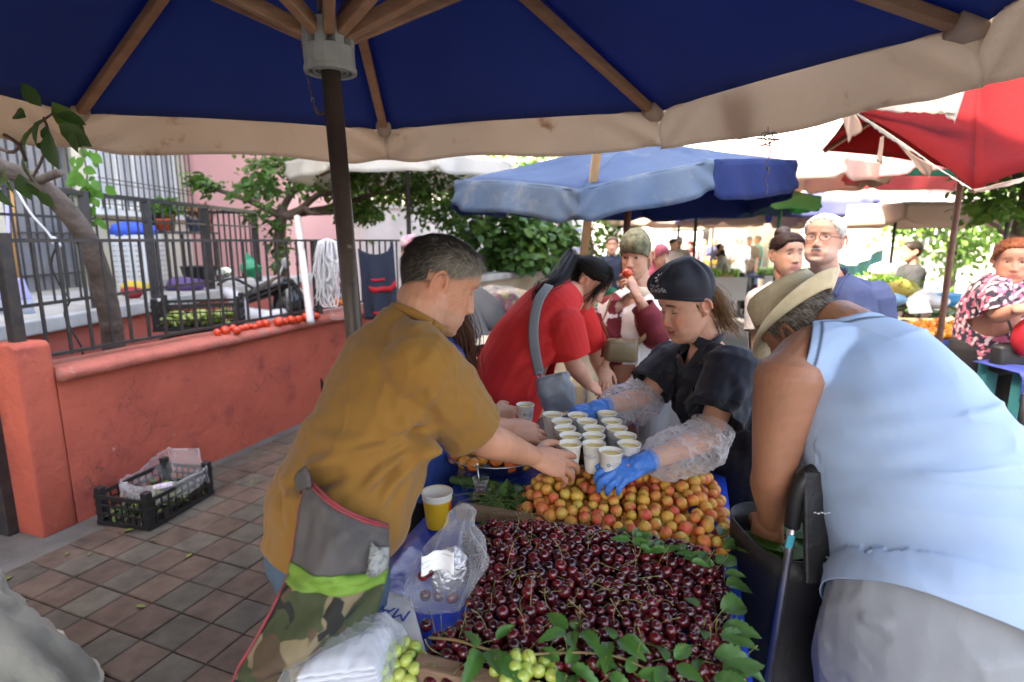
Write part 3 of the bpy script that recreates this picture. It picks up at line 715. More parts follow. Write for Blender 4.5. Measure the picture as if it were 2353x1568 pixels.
def gp_(u,v,z=.84): q=G(u,v,z); return (q.x,q.y)
CHP=[gp_(1068,1225,.84),gp_(1070,1300,.82),gp_(1085,1360,.82),gp_(1060,1440,.82),gp_(990,1475,.815),gp_(975,1560,.815),gp_(1000,1640,.815),gp_(1720,1640,.815),gp_(1688,1480,.82),gp_(1664,1330,.84),gp_(1650,1262,.86),gp_(1560,1232,.87),gp_(1400,1192,.89),gp_(1260,1178,.89),gp_(1130,1196,.86)]
def hch(x,y):
    d=edged(x,y,CHP); yy=min(1,max(0,(y-.85)/.55))
    return TZ+.012+ (.026+.066*yy+.012*mnoise.noise(V(x*7,y*7,3)))*min(1,(d/.085))**.6
def fruit_mesh(name,r,dimple,el,mats,seg=18,rings=12,noise_=0):
    mb=MB()
    def fn(p):
        q=p/r; a=math.acos(max(-1,min(1,q.z)))
        f=1-dimple*math.exp(-(a/.38)**2)+ .02*math.cos(a)
        return Vector((p.x*f,p.y*f*el,p.z*f))
    mb.ell((0,0,0),r,seg=seg,rings=rings,fn=fn); return mb
def m_fruit(name,c1,c2,c3,rough,coat,spots=0):
    """colour differs from fruit to fruit and blushes on one side"""
    m=bpy.data.materials.new(name); m.use_nodes=True; nt=m.node_tree;N=nt.nodes;L=nt.links; b=N['Principled BSDF']
    oi=N.new('ShaderNodeObjectInfo'); tc=N.new('ShaderNodeTexCoord')
    at=N.new('ShaderNodeAttribute'); at.attribute_name='Rnd'
    ad=N.new('ShaderNodeMath'); ad.operation='ADD'; L.new(oi.outputs['Random'],ad.inputs[0]); L.new(at.outputs['Fac'],ad.inputs[1])
    fr=N.new('ShaderNodeMath'); fr.operation='FRACT'; L.new(ad.outputs[0],fr.inputs[0])
    cr=N.new('ShaderNodeValToRGB'); cr.color_ramp.elements[0].color=(*c1,1); cr.color_ramp.elements[1].color=(*c2,1); e=cr.color_ramp.elements.new(.5); e.color=tuple((a+b_)/2 for a,b_ in zip(c1,c2))+(1,)
    L.new(fr.outputs[0],cr.inputs[0])
    ns=N.new('ShaderNodeTexNoise'); ns.noise_dimensions='4D'; ns.inputs['Scale'].default_value=22 if not spots else 16; ns.inputs['Detail'].default_value=2; L.new(tc.outputs['Object'],ns.inputs['Vector'])
    ml=N.new('ShaderNodeMath'); ml.operation='MULTIPLY'; ml.inputs[1].default_value=37; L.new(fr.outputs[0],ml.inputs[0]); L.new(ml.outputs[0],ns.inputs['W'])
    mr=N.new('ShaderNodeMapRange'); mr.inputs[1].default_value=.44; mr.inputs[2].default_value=.64; L.new(ns.outputs[0],mr.inputs[0])
    mx=N.new('ShaderNodeMix'); mx.data_type='RGBA'; L.new(mr.outputs[0],mx.inputs[0]); L.new(cr.outputs[0],mx.inputs[6]); mx.inputs[7].default_value=(*c3,1)
    L.new(mx.outputs[2],b.inputs['Base Color']); b.inputs['Roughness'].default_value=rough
    if coat: b.inputs['Coat Weight'].default_value=coat; b.inputs['Coat Roughness'].default_value=.06
    if spots: 
        b.inputs['Subsurface Weight'].default_value=.12; b.inputs['Subsurface Radius'].default_value=(.01,.004,.002)
    n2=N.new('ShaderNodeTexNoise'); n2.inputs['Scale'].default_value=160; L.new(tc.outputs['Object'],n2.inputs[0]); bn=N.new('ShaderNodeBump'); bn.inputs['Strength'].default_value=.08 if coat else .2; bn.inputs['Distance'].default_value=.002; L.new(n2.outputs[0],bn.inputs['Height']); L.new(bn.outputs[0],b.inputs['Normal'])
    return m
m_cherry=m_fruit('cherry',(.022,.003,.005),(.055,.004,.007),(.13,.007,.010),.22,.45)
m_stem=M('cherry_stem',(.15,.17,.045),.55,var=(30,(.20,.15,.05)))
rgc=random.Random(11)
cm=[fruit_mesh('cherry',.0129*k,.30,e,None) for k,e in((1,1),(.94,.93),(1.05,1.04),(1.1,.98))]
stems=[]
for k in range(5):
    a=rgc.uniform(-1,1); b_=rgc.uniform(-1,1); L_=rgc.uniform(.036,.052); mb=MB()
    mb.tube([(0,0,.008),(a*.004,b_*.004,.012+L_*.35),(a*.014,b_*.012,.012+L_*.7),(a*.030,b_*.022,.012+L_*.95)],[.0009,.0008,.0008,.0014],5,smoothn=4); stems.append(mb)
def meshdata(mb,name,mat,rnd=False):
    me=bpy.data.meshes.new(name); me.from_pydata(mb.v,[],mb.f); me.materials.append(mat); me.polygons.foreach_set('use_smooth',[True]*len(me.polygons)); return me
cmd=[meshdata(q,'cherry',m_cherry) for q in cm]; smd=[meshdata(q,'stem',m_stem) for q in stems]
def rrot(rg,up=.0):
    q=Vector((rg.gauss(0,1),rg.gauss(0,1),rg.gauss(up,1))).normalized(); return q.to_track_quat('Z','Y')@Quaternion((0,0,1),rg.uniform(0,6.28))
pk=pack(CHP,hch,.0224,30000,3,rgc,.004,.015)
top=[p for p in pk if p[3]==0 and J_(p) ] if False else [p for p in pk if p[3]==0]
top.sort(key=lambda p:(p[0]**2+p[1]**2+(p[2]-CH)**2))
def vis(p):
    d=p[1]*_c-(p[2]-CH)*_s; v=CY-F*(p[1]*_s+(p[2]-CH)*_c)/d; return v<1580
inview=[p for p in top if vis(p)]
ind=inview[:300]; inds=set(ind)
for p in ind:
    o=bpy.data.objects.new('cherry',rgc.choice(cmd)); COL.objects.link(o); o.location=p[:3]; o.rotation_mode='QUATERNION'; o.rotation_quaternion=rrot(rgc,.7); o.scale=[rgc.uniform(.84,1.10)]*3
    tag(o,'dark red cherry at the near side of the cherry heap','cherry','cherries heaped on the blue tarp')
    if rgc.random()<.55:
        s_=bpy.data.objects.new('stem',rgc.choice(smd)); COL.objects.link(s_); s_.parent=o
def bulk(name,items,meshes,stemsl,mat,label,cat_,grp,pst=.5,up=.6):
    mb=MB(); rn=[]
    for p in items:
        q=rgc.choice(meshes); Mx=Matrix.Translation(p[:3])@rrot(rgc,up).to_matrix().to_4x4(); n0=len(mb.v)
        mb.add([Mx@Vector(v) for v in q.v],q.f,0)
        r=rgc.random()
        if stemsl and rgc.random()<pst and p[3]==0:
            q=rgc.choice(stemsl); mb.add([Mx@Vector(v) for v in q.v],q.f,1)
        rn+= [r]*(len(mb.v)-n0)
    o=mb.build(name,mat)
    at=o.data.attributes.new('Rnd','FLOAT','POINT'); at.data.foreach_set('value',rn)
    return tag(o,label,cat_,grp,'stuff')
bulk('cherry_heap',[p for p in pk if p not in inds],cm,stems,[m_cherry,m_stem],'rest of the dark cherry heap sloping up behind the nearest cherries','cherries',None)
# two stray cherries
for (u,v) in ((980,1437),):
    o=bpy.data.objects.new('cherry',cmd[2]); COL.objects.link(o); o.location=G(u,v,TZ+.02); tag(o,'single dark cherry lying apart beside the clear plastic bag','cherry')
# apricots
m_apr=m_fruit('apricot',(.72,.32,.040),(.55,.40,.07),(.60,.085,.045),.5,0,spots=1)
APP=[gp_(1205,1215,.83),gp_(1195,1150,.84),gp_(1225,1095,.86),gp_(1500,1050,.90),gp_(1640,1062,.90),gp_(1665,1140,.87),gp_(1668,1240,.84),gp_(1670,1290,.83),gp_(1560,1300,.83),gp_(1400,1280,.83)]
def hap(x,y):
    d=edged(x,y,APP); return TZ+.02+(.034+.045*min(1,max(0,(y-1.2)/.5)))*min(1,d/.07)**.5+.01*mnoise.noise(V(x*9,y*9,7))
am=[fruit_mesh('apricot',.0182*k,.16,e,None,20,14) for k,e in((1,1),(.93,.95),(1.08,.97),(.98,.92))]
amd=[meshdata(q,'apricot',m_apr) for q in am]
pk2=pack(APP,hap,.0335,12000,3,rgc,.005,.03)
t2=[p for p in pk2 if p[3]==0]; print('cherries',len(pk),len(top),len(inview),'apricots',len(pk2),len(t2))
t2.sort(key=lambda p:p[1]); ind2=t2[:300]; s2=set(ind2)
for p in ind2:
    o=bpy.data.objects.new('apricot',rgc.choice(amd)); COL.objects.link(o); o.location=p[:3]; o.rotation_mode='QUATERNION'; o.rotation_quaternion=rrot(rgc); o.scale=[rgc.uniform(.82,1.10)]*3
    tag(o,'ripe apricot in the heap behind the cherries','apricot','apricots heaped behind the cherries')
rest=[p for p in pk2 if p not in s2]
if rest: bulk('apricot_heap',rest,am,None,m_apr,'lower layer of apricots showing between the ones on top of the heap','apricots',None)
# ---- metal bowl with larger apricots
bc=G(1142,1066,.83); bc=V(bc.x,bc.y,TZ+.01)
m_alu=M('aluminium',(.55,.56,.58),.28,metal=1,bump=(30,.1))
bt=thing('metal_bowl',bc,'wide shallow metal bowl of orange apricots behind the tea glass','bowl')
mb=MB(); prof=[(.10,0),(.14,.012),(.175,.035),(.195,.058),(.205,.060),(.205,.056),(.196,.052),(.176,.029),(.14,.006),(.10,-.005)]; vs=[];n=40
for r,z in prof:
    for k in range(n): a=2*PI*k/n; vs.append(bc+V(r*.88*math.cos(a),r*.72*math.sin(a),z+.006))
fs=[(i*n+k,i*n+(k+1)%n,(i+1)*n+(k+1)%n,(i+1)*n+k) for i in range(len(prof)-1) for k in range(n)]
fs.append(tuple(range(n)))
mb.add(vs,fs); mb.build('bowl_shell',m_alu,bt)
m_apr2=m_fruit('orange_apricot',(.66,.25,.03),(.55,.30,.04),(.60,.10,.02),.42,0,spots=1)
am2=[meshdata(fruit_mesh('apricot',.0235*k,.16,e,None,20,14),'apricot',m_apr2) for k,e in((1,1),(.93,.95),(1.07,.94))]
pgb=[(bc.x+.158*math.cos(a),bc.y+.128*math.sin(a)) for a in np.linspace(0,2*PI,24)[:-1]]
for p in pack(pgb,lambda x,y:bc.z+.048+.03*(1-((x-bc.x)**2+(y-bc.y)**2)/.03),.043,2500,1,rgc,.006):
    o=bpy.data.objects.new('apricot',rgc.choice(am2)); COL.objects.link(o); o.location=p[:3]; o.rotation_mode='QUATERNION'; o.rotation_quaternion=rrot(rgc)
    tag(o,'large orange apricot lying in the metal bowl','apricot','apricots in the metal bowl')
# ---- tea glass, cucumber, leaf pile
g0=G(1105,1155,TZ+.01)
tg=thing('tea_glass',g0,'small tulip shaped glass of dark red tea with a spoon','glass')
def lathe(mb,c,prof,n=24,mi=0,capb=True):
    vs=[]
    for r,z in prof:
        for k in range(n): a=2*PI*k/n; vs.append((c[0]+r*math.cos(a),c[1]+r*math.sin(a),c[2]+z))
    fs=[(i*n+k,i*n+(k+1)%n,(i+1)*n+(k+1)%n,(i+1)*n+k) for i in range(len(prof)-1) for k in range(n)]
    if capb: fs.append(tuple(range(n-1,-1,-1)))
    return mb.add(vs,fs,mi)
tp_=[(.019,.0),(.022,.006),(.024,.018),(.0225,.03),(.0185,.044),(.019,.056),(.024,.074),(.026,.083)]
mb=MB(); lathe(mb,g0,tp_); mb.build('glass_wall',film('glass_film',(.98,.98,.98),.03,.03,(5,.02)),tg)
mb=MB(); lathe(mb,g0,[(r-.0018,z+.002) for r,z in tp_[:6]]+[(.0,.058)]); mb.build('tea',M('tea',(.05,.004,.003),.08,coat=.6),tg)
mb=MB(); mb.tube([g0+V(.006,0,.01),g0+V(-.004,.002,.07),g0+V(-.01,.002,.118)],.0022,8); mb.ell(g0+V(-.0105,.002,.12),(.005,.0018,.009)); mb.build('teaspoon',m_alu,tg)
a,b=G(1040,1103,.82),G(1180,1128,.82)
mb=MB(); mb.limb([a,a.lerp(b,.3)+V(0,0,.003),a.lerp(b,.7)+V(0,.004,.002),b],[.014,.019,.019,.015]); o=mb.build('cucumber',M('cucumber',(.03,.085,.02),.4,var=(25,(.06,.13,.03)),bump=(60,.4))); tag(o,'dark green cucumber lying below the metal bowl','cucumber')
mb=MB(); rgl=random.Random(4); pc=G(1165,1155,.82)
for k in range(330):
    x=rgl.gauss(0,.048);y=rgl.gauss(0,.052); z=.045*math.exp(-(x*x+y*y)/.006)*rgl.random()**.5
    l=rgl.uniform(.025,.05); mb.leaf((pc.x+x,pc.y+y,TZ+.012+z),V(rgl.gauss(0,1),rgl.gauss(0,1),rgl.uniform(-.1,.6)),V(rgl.gauss(0,.5),rgl.gauss(0,.5),1),l,l*.7,mi=rgl.choice((0,0,1,2)),fold=.3,curl=.4)
for k in range(90):
    x=rgl.gauss(0,.05);y=rgl.gauss(-.01,.05); p=V(pc.x+x,pc.y+y,TZ+.03+.02*rgl.random()); d=V(rgl.gauss(0,1),rgl.gauss(0,1),rgl.uniform(-.2,.3))*.03; mb.tube([p,p+d+V(0,0,.006),p+d*2],.0009,4,mi=1)
o=mb.build('leaf_pile',[M('lf1',(.07,.16,.035),.5,transl=.3),M('lf2',(.19,.25,.07),.6,transl=.3),M('lf3',(.035,.09,.022),.5,transl=.25)]); tag(o,'heap of crumpled green vine leaves left of the apricots','leaves',None,'stuff')
# ---- tray and paper cups
m_tray=M('brown_tray',(.075,.026,.022),.3,var=(5,(.10,.035,.03)),coat=.35)
A,B,C_,D=G(1208,1092,.947),G(1500,1106,.947),G(1465,960,.947),G(1222,962,.947)
trc=(A+B+C_+D)/4; tyd=((C_+D)/2-(A+B)/2); tyd.z=0; tyd.normalize(); txd=V(tyd.y,-tyd.x,0); TW,TD=.36,.48
def TYP(x,y,z=0): return trc+txd*x+tyd*y+V(0,0,z)
mb=MB(); vs=[];n=48
for r,z in((-.03,.0),(-.03,.004),(.0,.004+.0),(.012,.018),(.018,.020),(.018,.016),(.004,.0)):
    for k in range(n):
        a=2*PI*k/n; cx,cy=math.cos(a),math.sin(a); e=.16
        x=(TW/2-.02+r)*math.copysign(abs(cx)**.32,cx); y=(TD/2-.02+r)*math.copysign(abs(cy)**.32,cy); vs.append(TYP(x,y,z))
fs=[(i*n+k,i*n+(k+1)%n,(i+1)*n+(k+1)%n,(i+1)*n+k) for i in range(6) for k in range(n)]; fs+= [tuple(range(n-1,-1,-1)),tuple(n+k for k in range(n))]
mb.add(vs,fs); tray=mb.build('serving_tray',m_tray); tag(tray,'brown plastic serving tray loaded with juice cups between the two hands','tray')
m_cup=M('paper_cup',(.80,.78,.73),.55,transl=.12); m_juice=M('juice',(.75,.55,.12),.25,coat=.3); m_ink=M('blue_ink',(.03,.05,.16),.6)
cupt=thing('paper_cup',V(0,0,0),'x','cup')
cp_=[(.0235,.004),(.0245,.0),(.0255,.0),(.0257,.004),(.0355,.083),(.0372,.084),(.0378,.0855),(.0372,.087),(.0358,.0865),(.0345,.082),(.0335,.072)]
mb=MB(); lathe(mb,(0,0,0),cp_,36); mb.build('cup_wall',m_cup,cupt)
mb=MB(); lathe(mb,(0,0,0),[(.0001,.0742),(.034,.0745)],36,capb=False); mb.v=[(x,y,.0745) for x,y,z in mb.v]; mb.build('drink',m_juice,cupt)
def wraptext(lines,ang0):
    bm=bmesh.new()
    for body,size,z,off in lines:
        cu=bpy.data.curves.new('t','FONT'); cu.body=body; cu.size=size; cu.align_x='CENTER'; cu.align_y='CENTER'; cu.resolution_u=1
        o=bpy.data.objects.new('t',cu); COL.objects.link(o); me=bpy.data.meshes.new_from_object(o.evaluated_get(bpy.context.evaluated_depsgraph_get())); bpy.data.objects.remove(o)
        for v in me.vertices:
            zz=z+v.co.y; r=.0257+(.0355-.0257)*(zz-.004)/.079+.0003; a=ang0+(v.co.x+off)/r; v.co=(r*math.cos(a),r*math.sin(a),zz)
        bm.from_mesh(me); bpy.data.meshes.remove(me)
    return bm
bm=wraptext([('T.C. AYDIN',.0042,.060,.006),('BÜYÜKŞEHİR',.0066,.0535,.006),('BELEDİYESİ',.0045,.0475,.006)],-PI/2)
def ringpetals(bm,a0,zc,rad):
    for k in range(8):
        a=2*PI*k/8; 
        for rr,w in((rad,.0016),(rad*.5,.0009)):
            x=rr*math.cos(a);z=rr*math.sin(a); q=[]
            for (dx,dz) in((-w,0),(0,-w),(w,0),(0,w)):
                xx,zz=x+dx*1.1,zc+z+dz; r=.0257+(.0098)*(zz-.004)/.079+.0003; an=a0+xx/r; q.append(bm.verts.new((r*math.cos(an),r*math.sin(an),zz)))
            bm.faces.new(q)
ringpetals(bm,-PI/2-.58,.0535,.0048)
b2=wraptext([('AFİYET OLSUN',.003,.030,0)],PI/2) if False else None
me=bpy.data.meshes.new('print'); bm.to_mesh(me); me.materials.append(m_ink); po=bpy.data.objects.new('print',me); COL.objects.link(po); po.parent=cupt; ORG[po.name]=V(0,0,0)
bm2=bmesh.new(); ringpetals(bm2,PI/2,.045,.006); me2=bpy.data.meshes.new('emblem'); bm2.to_mesh(me2); me2.materials.append(m_ink); po2=bpy.data.objects.new('emblem',me2); COL.objects.link(po2); po2.parent=cupt; ORG[po2.name]=V(0,0,0)
rows=[('back row',[(660,310),(885,315),(1150,300)]),('second row from the back',[(740,370),(968,372),(1190,370)]),('third row from the back',[(770,433),(1030,433),(1237,433)]),('third row from the front',[(815,495),(1028,490),(1315,500)]),('second row from the front',[(815,555),(1028,555),(1345,560)]),('front',[(1133,620)])]
CUPP=[];first=True
for rn,cs in rows:
    for k,(x,y) in enumerate(cs):
        u,v=(1200+x/3.62)*.9191,(950+y/3.62)*.9191
        q=G(u,v,trc.z+.004+.086); q.z=trc.z+.005
        for e in CUPP:
            d=q-e
            if d.length<.0702: q=e+d.normalized()*.0702; q.z=trc.z+.005
        CUPP.append(q); c=cupt if first else dup(cupt); first=False; c.location=q; c.scale=(.935,.935,.985)
        c.rotation_euler=(0,0,random.uniform(-2.4,2.4) if (rn,k) not in (('front',0),('second row from the front',1)) else (.22 if rn=='front' else -.75))
        c['label']=('white juice cup standing alone at the front of the tray' if rn=='front' else 'white juice cup, %s one in the %s of the tray'%(('left','middle','right')[k],rn)); c['group']='juice cups on the brown tray'
# ---- left foreground: paper, pack of bags, clear bag, yellow cup
m_paper=M('white_paper',(.74,.72,.68),.7,var=(6,(.66,.63,.58)),bump=(14,.3))
def sheet(name,quad,z,n,amp,mat,label,cat_,seed=0,parent=None):
    mb=MB(); pts=[]
    for j in range(n+1):
        for i in range(n+1):
            a=quad[0].lerp(quad[1],i/n); b=quad[3].lerp(quad[2],i/n); p=a.lerp(b,j/n); p.z=z+amp*(mnoise.noise(V(i*.35,j*.35,seed))+.6); pts.append(p)
    mb.grid(pts,n+1,n+1); o=mb.build(name,mat,parent,solid=.0006)
    return tag(o,label,cat_) if label else o
pq=[G(660,1560,TZ),G(985,1540,TZ),G(945,1392,TZ),G(835,1362,TZ)]
pt=thing('printed_bag',V(pq[0].x,pq[0].y,TZ),'flat white paper bag printed in blue lying under the pack of plastic bags','bag')
sheet('paper',pq,TZ+.018,20,.004,m_paper,None,None,2,pt)
tx=(G(800,1392,TZ)-G(925,1418,TZ)).normalized(); cx_=G(850,1396,.83)
text('lettering','MANİSA',.05,M('blue_print',(.03,.07,.30),.6),pt,basis(cx_+V(0,0,-.0015),tx,(0,0,1)))
# stack of white carrier bags in a clear sleeve
pk_=thing('pack_of_bags',G(760,1500,TZ),'clear sleeve holding a stack of white plastic carrier bags','bags')
pa=[G(665,1630,.82),G(880,1600,.82),G(918,1500,.82),G(765,1464,.82)]
for L in range(5):
    mb=MB(); pts=[];n=22
    for j in range(n+1):
        for i in range(n+1):
            ii=lerp(.02+.015*L,.98-.012*L,i/n); jj=lerp(.02,.98-.01*L,j/n)
            p=pa[0].lerp(pa[1],ii).lerp(pa[3].lerp(pa[2],ii),jj); e=min(i,n-i,j,n-j)/n
            p.z=TZ+.03+.011*L+.012*min(1,e*6)*(1+.5*mnoise.noise(V(i*.12,j*.12,L*3)))+.004*mnoise.noise(V(i*.4,j*.12,L)); pts.append(p)
    mb.grid(pts,n+1,n+1); mb.build('folded_bag',M('white_plastic',(.66,.67,.69),.35,transl=.2,bump=(14,.3,.01)),pk_,solid=.004)
mb=MB(); pts=[];n=40; pb_=[G(615,1635,.82),G(895,1605,.82),G(945,1488,.82),G(745,1448,.82)]
for j in range(n+1):
    for i in range(n+1):
        p=pb_[0].lerp(pb_[1],i/n).lerp(pb_[3].lerp(pb_[2],i/n),j/n); e=min(1,min(i,n-i,j,n-j)/n*5)
        p.z=TZ+.028+.082*e**.6+.010*mnoise.noise(V(i*.12,j*.3,5))*e+.006*mnoise.noise(V(i*.3,j*.12,8)); pts.append(p)
mb.grid(pts,n+1,n+1); mb.build('sleeve',film('clear_film',(.97,.97,.98),.12,.12,(28,.6)),pk_)
# yellow paper cup
yc=G(1006,1208,TZ+.01); yt=thing('yellow_cup',yc,'yellow paper cup with a pale rim standing behind the clear plastic bag','cup')
ypf=[(.031,0),(.032,.004),(.042,.098),(.0445,.101),(.0445,.105),(.042,.105),(.040,.098)]
mb=MB(); lathe(mb,yc,ypf,30); mb.v=[tuple(q) for q in mb.v]; mb.build('cup_wall',M('yellow_card',(.80,.46,.02),.45,var=(4,(.76,.42,.02))),yt)
mb=MB(); lathe(mb,yc,[(.0425,.085),(.0429,.094),(.045,.1015),(.0452,.1055),(.0432,.1062),(.040,.101),(0.0001,.1)],30,capb=False); mb.build('rim',M('cream_card',(.72,.68,.58),.5),yt)
mb=MB()
for k in range(4): mb.box(yc+V(.0395+.0003*k,-.012+.0035*k,.060+.006*k),(.003,.016,.004),Matrix.Rotation(.5,3,'X'))
mb.build('red_print',M('red_print',(.6,.03,.02),.5),yt,smooth=False)
# clear carrier bag
bg0=G(1010,1390,TZ+.01); bgT=thing('clear_bag',bg0,'clear plastic bag with crumpled foil and a white napkin inside standing by the cherries','bag')
mb=MB(); vs=[];n=44; prof=[(.0,.004),(.050,.004),(.066,.03),(.072,.075),(.070,.115),(.060,.15),(.044,.178),(.031,.20),(.025,.222),(.026,.24),(.014,.258),(.001,.264)]
pp,_=cat([V(r,0,z) for r,z in prof],[(1,1)]*len(prof),3)
axd=P(1030,1165,bg0.y+.03)-bg0; axd=axd/axd.z
for q in pp:
    r,z=max(q.x,.0005),q.z
    for k in range(n):
        a=2*PI*k/n; rr=r*(1+.30*mnoise.noise(V(math.cos(a)*1.3,math.sin(a)*1.3,z*11))+.16*(1-abs(2*mnoise.noise(V(math.cos(a)*2.6,math.sin(a)*2.6,z*6+3))))**2+.10*math.sin(a*6+z*25)*min(1,z/.12))
        vs.append(bg0+V(rr*math.cos(a)*1.05,rr*math.sin(a)*.72,z*.86)+V((axd.x+.12)*z,axd.y*z,0))
mb.add(vs,[(i*n+k,i*n+(k+1)%n,(i+1)*n+(k+1)%n,(i+1)*n+k) for i in range(len(pp)-1) for k in range(n)])
mb.build('bag_film',film('bag_film',(.96,.96,.97),.07,.06,(20,.8)),bgT,smooth=False)
mb=MB(); mb.ell(bg0+V(.022,-.004,.085),(.040,.026,.060),seg=40,rings=30,rot=Matrix.Rotation(.3,3,'Y'),fn=lambda p:p*(1+.12*mnoise.noise(p*60)+.07*mnoise.noise(p*150))); mb.build('foil',M('foil',(.72,.72,.74),.22,metal=1,bump=(90,.9,.01)),bgT,smooth=False)
mb=MB(); pts=[]
for j in range(13):
    for i in range(13):
        x,y=i/12-.5,j/12-.5; pts.append(bg0+V(.004+x*.07,-.034+.012*math.cos(x*5)+y*.015,.125+y*.038+.010*x+.006*mnoise.noise(V(x*7,y*7,1))))
mb.grid(pts,13,13); mb.build('napkin',M('napkin',(.8,.79,.78),.8),bgT,solid=.001)
for k,(dx,dz) in enumerate(((-.018,.10),(-.03,.09),(.0,.03),(.03,.025),(-.03,.03))):
    o=bpy.data.objects.new('cherry',cmd[k%4]); COL.objects.link(o); o.location=bg0+V(dx,-.028 if k<2 else -.01,dz); tag(o,'dark cherry seen inside the clear plastic bag','cherry','cherries inside the clear bag')
# ---- grapes
m_grape=M('green_grape',(.30,.40,.06),.22,var=(14,(.42,.46,.10)),coat=.3,sss=.25,transl=0)
def grapes(c,rx,ry,n,label,seed,col=m_grape,rr=.0125):
    t=thing('grape_bunch',c,label,'grapes'); rg=random.Random(seed); pts=[]
    mb=MB(); mb.tube([c+V(0,0,.0),c+V(.01,.02,.012),c+V(.03,.05,.014)],.0022,6); mb.build('stalk',m_stem,t)
    for _ in range(900):
        p=V(rg.uniform(-rx,rx),rg.uniform(-ry,ry),0)
        if (p.x/rx)**2+(p.y/ry)**2>1: continue
        p.z=rr+.028*(1-(p.x/rx)**2-(p.y/ry)**2)**.5*rg.choice((.2,.6,1,1))
        if all((p-q).length>rr*1.55 for q in pts): pts.append(p)
        if len(pts)>=n: break
    for p in pts:
        mb=MB(); k=rr*rg.uniform(.88,1.1); mb.ell(c+p,(k,k,k*1.12),rot=rrot(rg).to_matrix(),seg=18,rings=12); mb.build('grape',col,t)
grapes(G(905,1545,TZ+.012),.064,.05,46,'bunch of pale green grapes leaning on the pack of plastic bags',3)
grapes(G(1205,1566,TZ+.03),.055,.04,30,'bunch of yellow green grapes in front of the cherry heap',5)
# ---- creeper sprigs laid over the fruit
def leaflet(mb,b,d,n,L,W,mi=0,fold=.25,curl=.25,ser=.10,tw=0):
    d=Vector(d).normalized(); n=Vector(n); sd=d.cross(n).normalized(); n=sd.cross(d); vs=[]; S=15
    for i in range(S+1):
        t=i/S; w=(math.sin(PI*t**.8)**.85)*(1-.25*t)+.015; w*=1+(ser if i%2 else -ser)*(t>.25)*(t<.98)
        c=Vector(b)+d*(L*t)-n*(curl*L*t*t)
        for k,q in enumerate((-1,-.5,0,.5,1)):
            vs.append(c+sd*(q*W*w/2)+n*(fold*W*w*.5*abs(q)+ .02*W*math.sin(t*22+q*3)*abs(q)))
    fs=[]
    for i in range(S):
        for k in range(4): q=i*5+k; fs.append((q,q+1,q+6,q+5))
    mb.add(vs,fs,mi)
def m_leaf(name,a,b,c):
    return M(name,a,.38,transl=.25,var=(28,b),bump=(45,.35,.006),stain=(60,c,.62))
m_cr=m_leaf('creeper_leaf',(.055,.15,.028),(.075,.19,.035),(.04,.11,.02)); m_cr2=m_leaf('vine_leaf',(.06,.14,.03),(.08,.17,.05),(.045,.11,.025)); m_vst=M('vine_stem',(.24,.13,.06),.6,var=(20,(.18,.16,.06)))
def topz(x,y): return (max(hch(x,y),TZ+.02) if inpoly(x,y,CHP) else TZ+.02)
def onheap(u,v,lift=.02):
    z=.86
    for _ in range(6): q=G(u,v,z); z=topz(q.x,q.y)+lift
    return q
sp=thing('creeper_sprig',onheap(1180,1505),'long creeper sprig with brown stem laid across the front of the cherries','sprig')
sk=[onheap(u,v,.022) for u,v in((985,1465),(1050,1472),(1110,1490),(1180,1505),(1260,1502),(1340,1500),(1420,1510),(1480,1535),(1540,1556))]
mb=MB(); mb.tube(sk,[.0028,.0028,.0026,.0025,.0024,.0022,.002,.0018,.0016],7,smoothn=5); mb.build('stem',m_vst,sp)
def leafat(u,v,ang,L,W,parent,mat,lift=.03,tilt=.15,name='leaf',cols=None):
    b=onheap(u,v,lift); a=R(ang); rx=txd; d=V(math.cos(a),math.sin(a),tilt); 
    mb=MB(); leaflet(mb,b,d,V(rgl.uniform(-.6,.6),-.35+rgl.uniform(-.5,.4),1),L,W,fold=rgl.uniform(.1,.7),curl=rgl.uniform(.0,.7)); return mb.build(name,mat,parent)
for (u,v,ang,L) in [(1095,1488,110,.065),(1100,1495,-110,.07),(1120,1500,-40,.085),(1125,1495,-70,.07),(1140,1470,40,.05),(1305,1445,125,.062),(1320,1448,70,.06),(1300,1450,-140,.06),(1330,1455,-60,.075),(1312,1452,-95,.06),(1410,1470,100,.055),(1420,1470,-60,.065),(1400,1475,-110,.065),(1430,1466,-30,.05),(1285,1520,150,.05),(1300,1525,60,.055),(1310,1535,-30,.06),(1290,1545,-90,.05),(1370,1535,20,.055),(1390,1545,80,.05),(1400,1550,-40,.055),(1330,1550,-120,.05),(1440,1545,40,.05),(1465,1550,-20,.06),(1530,1520,95,.055),(1550,1515,30,.06),(1525,1530,-120,.055),(1555,1528,-50,.06),(1600,1545,60,.05)]:
    leafat(u,v,ang+rgl.uniform(-12,12),L*rgl.uniform(.9,1.1),L*.5,sp,m_cr)
for i,(u,v) in enumerate([(1480,1255),(1520,1262),(1560,1270),(1600,1285),(1640,1300),(1455,1240)]):
    t=thing('leaf_cluster',onheap(u,v),'small green leaf cluster tucked between the cherries and the apricots','leaves','leaf clusters between cherries and apricots')
    for k in range(5): leafat(u+rgl.uniform(-12,12),v+rgl.uniform(-8,8),rgl.uniform(-20,200),rgl.uniform(.03,.05),.022,t,m_cr,lift=.028)
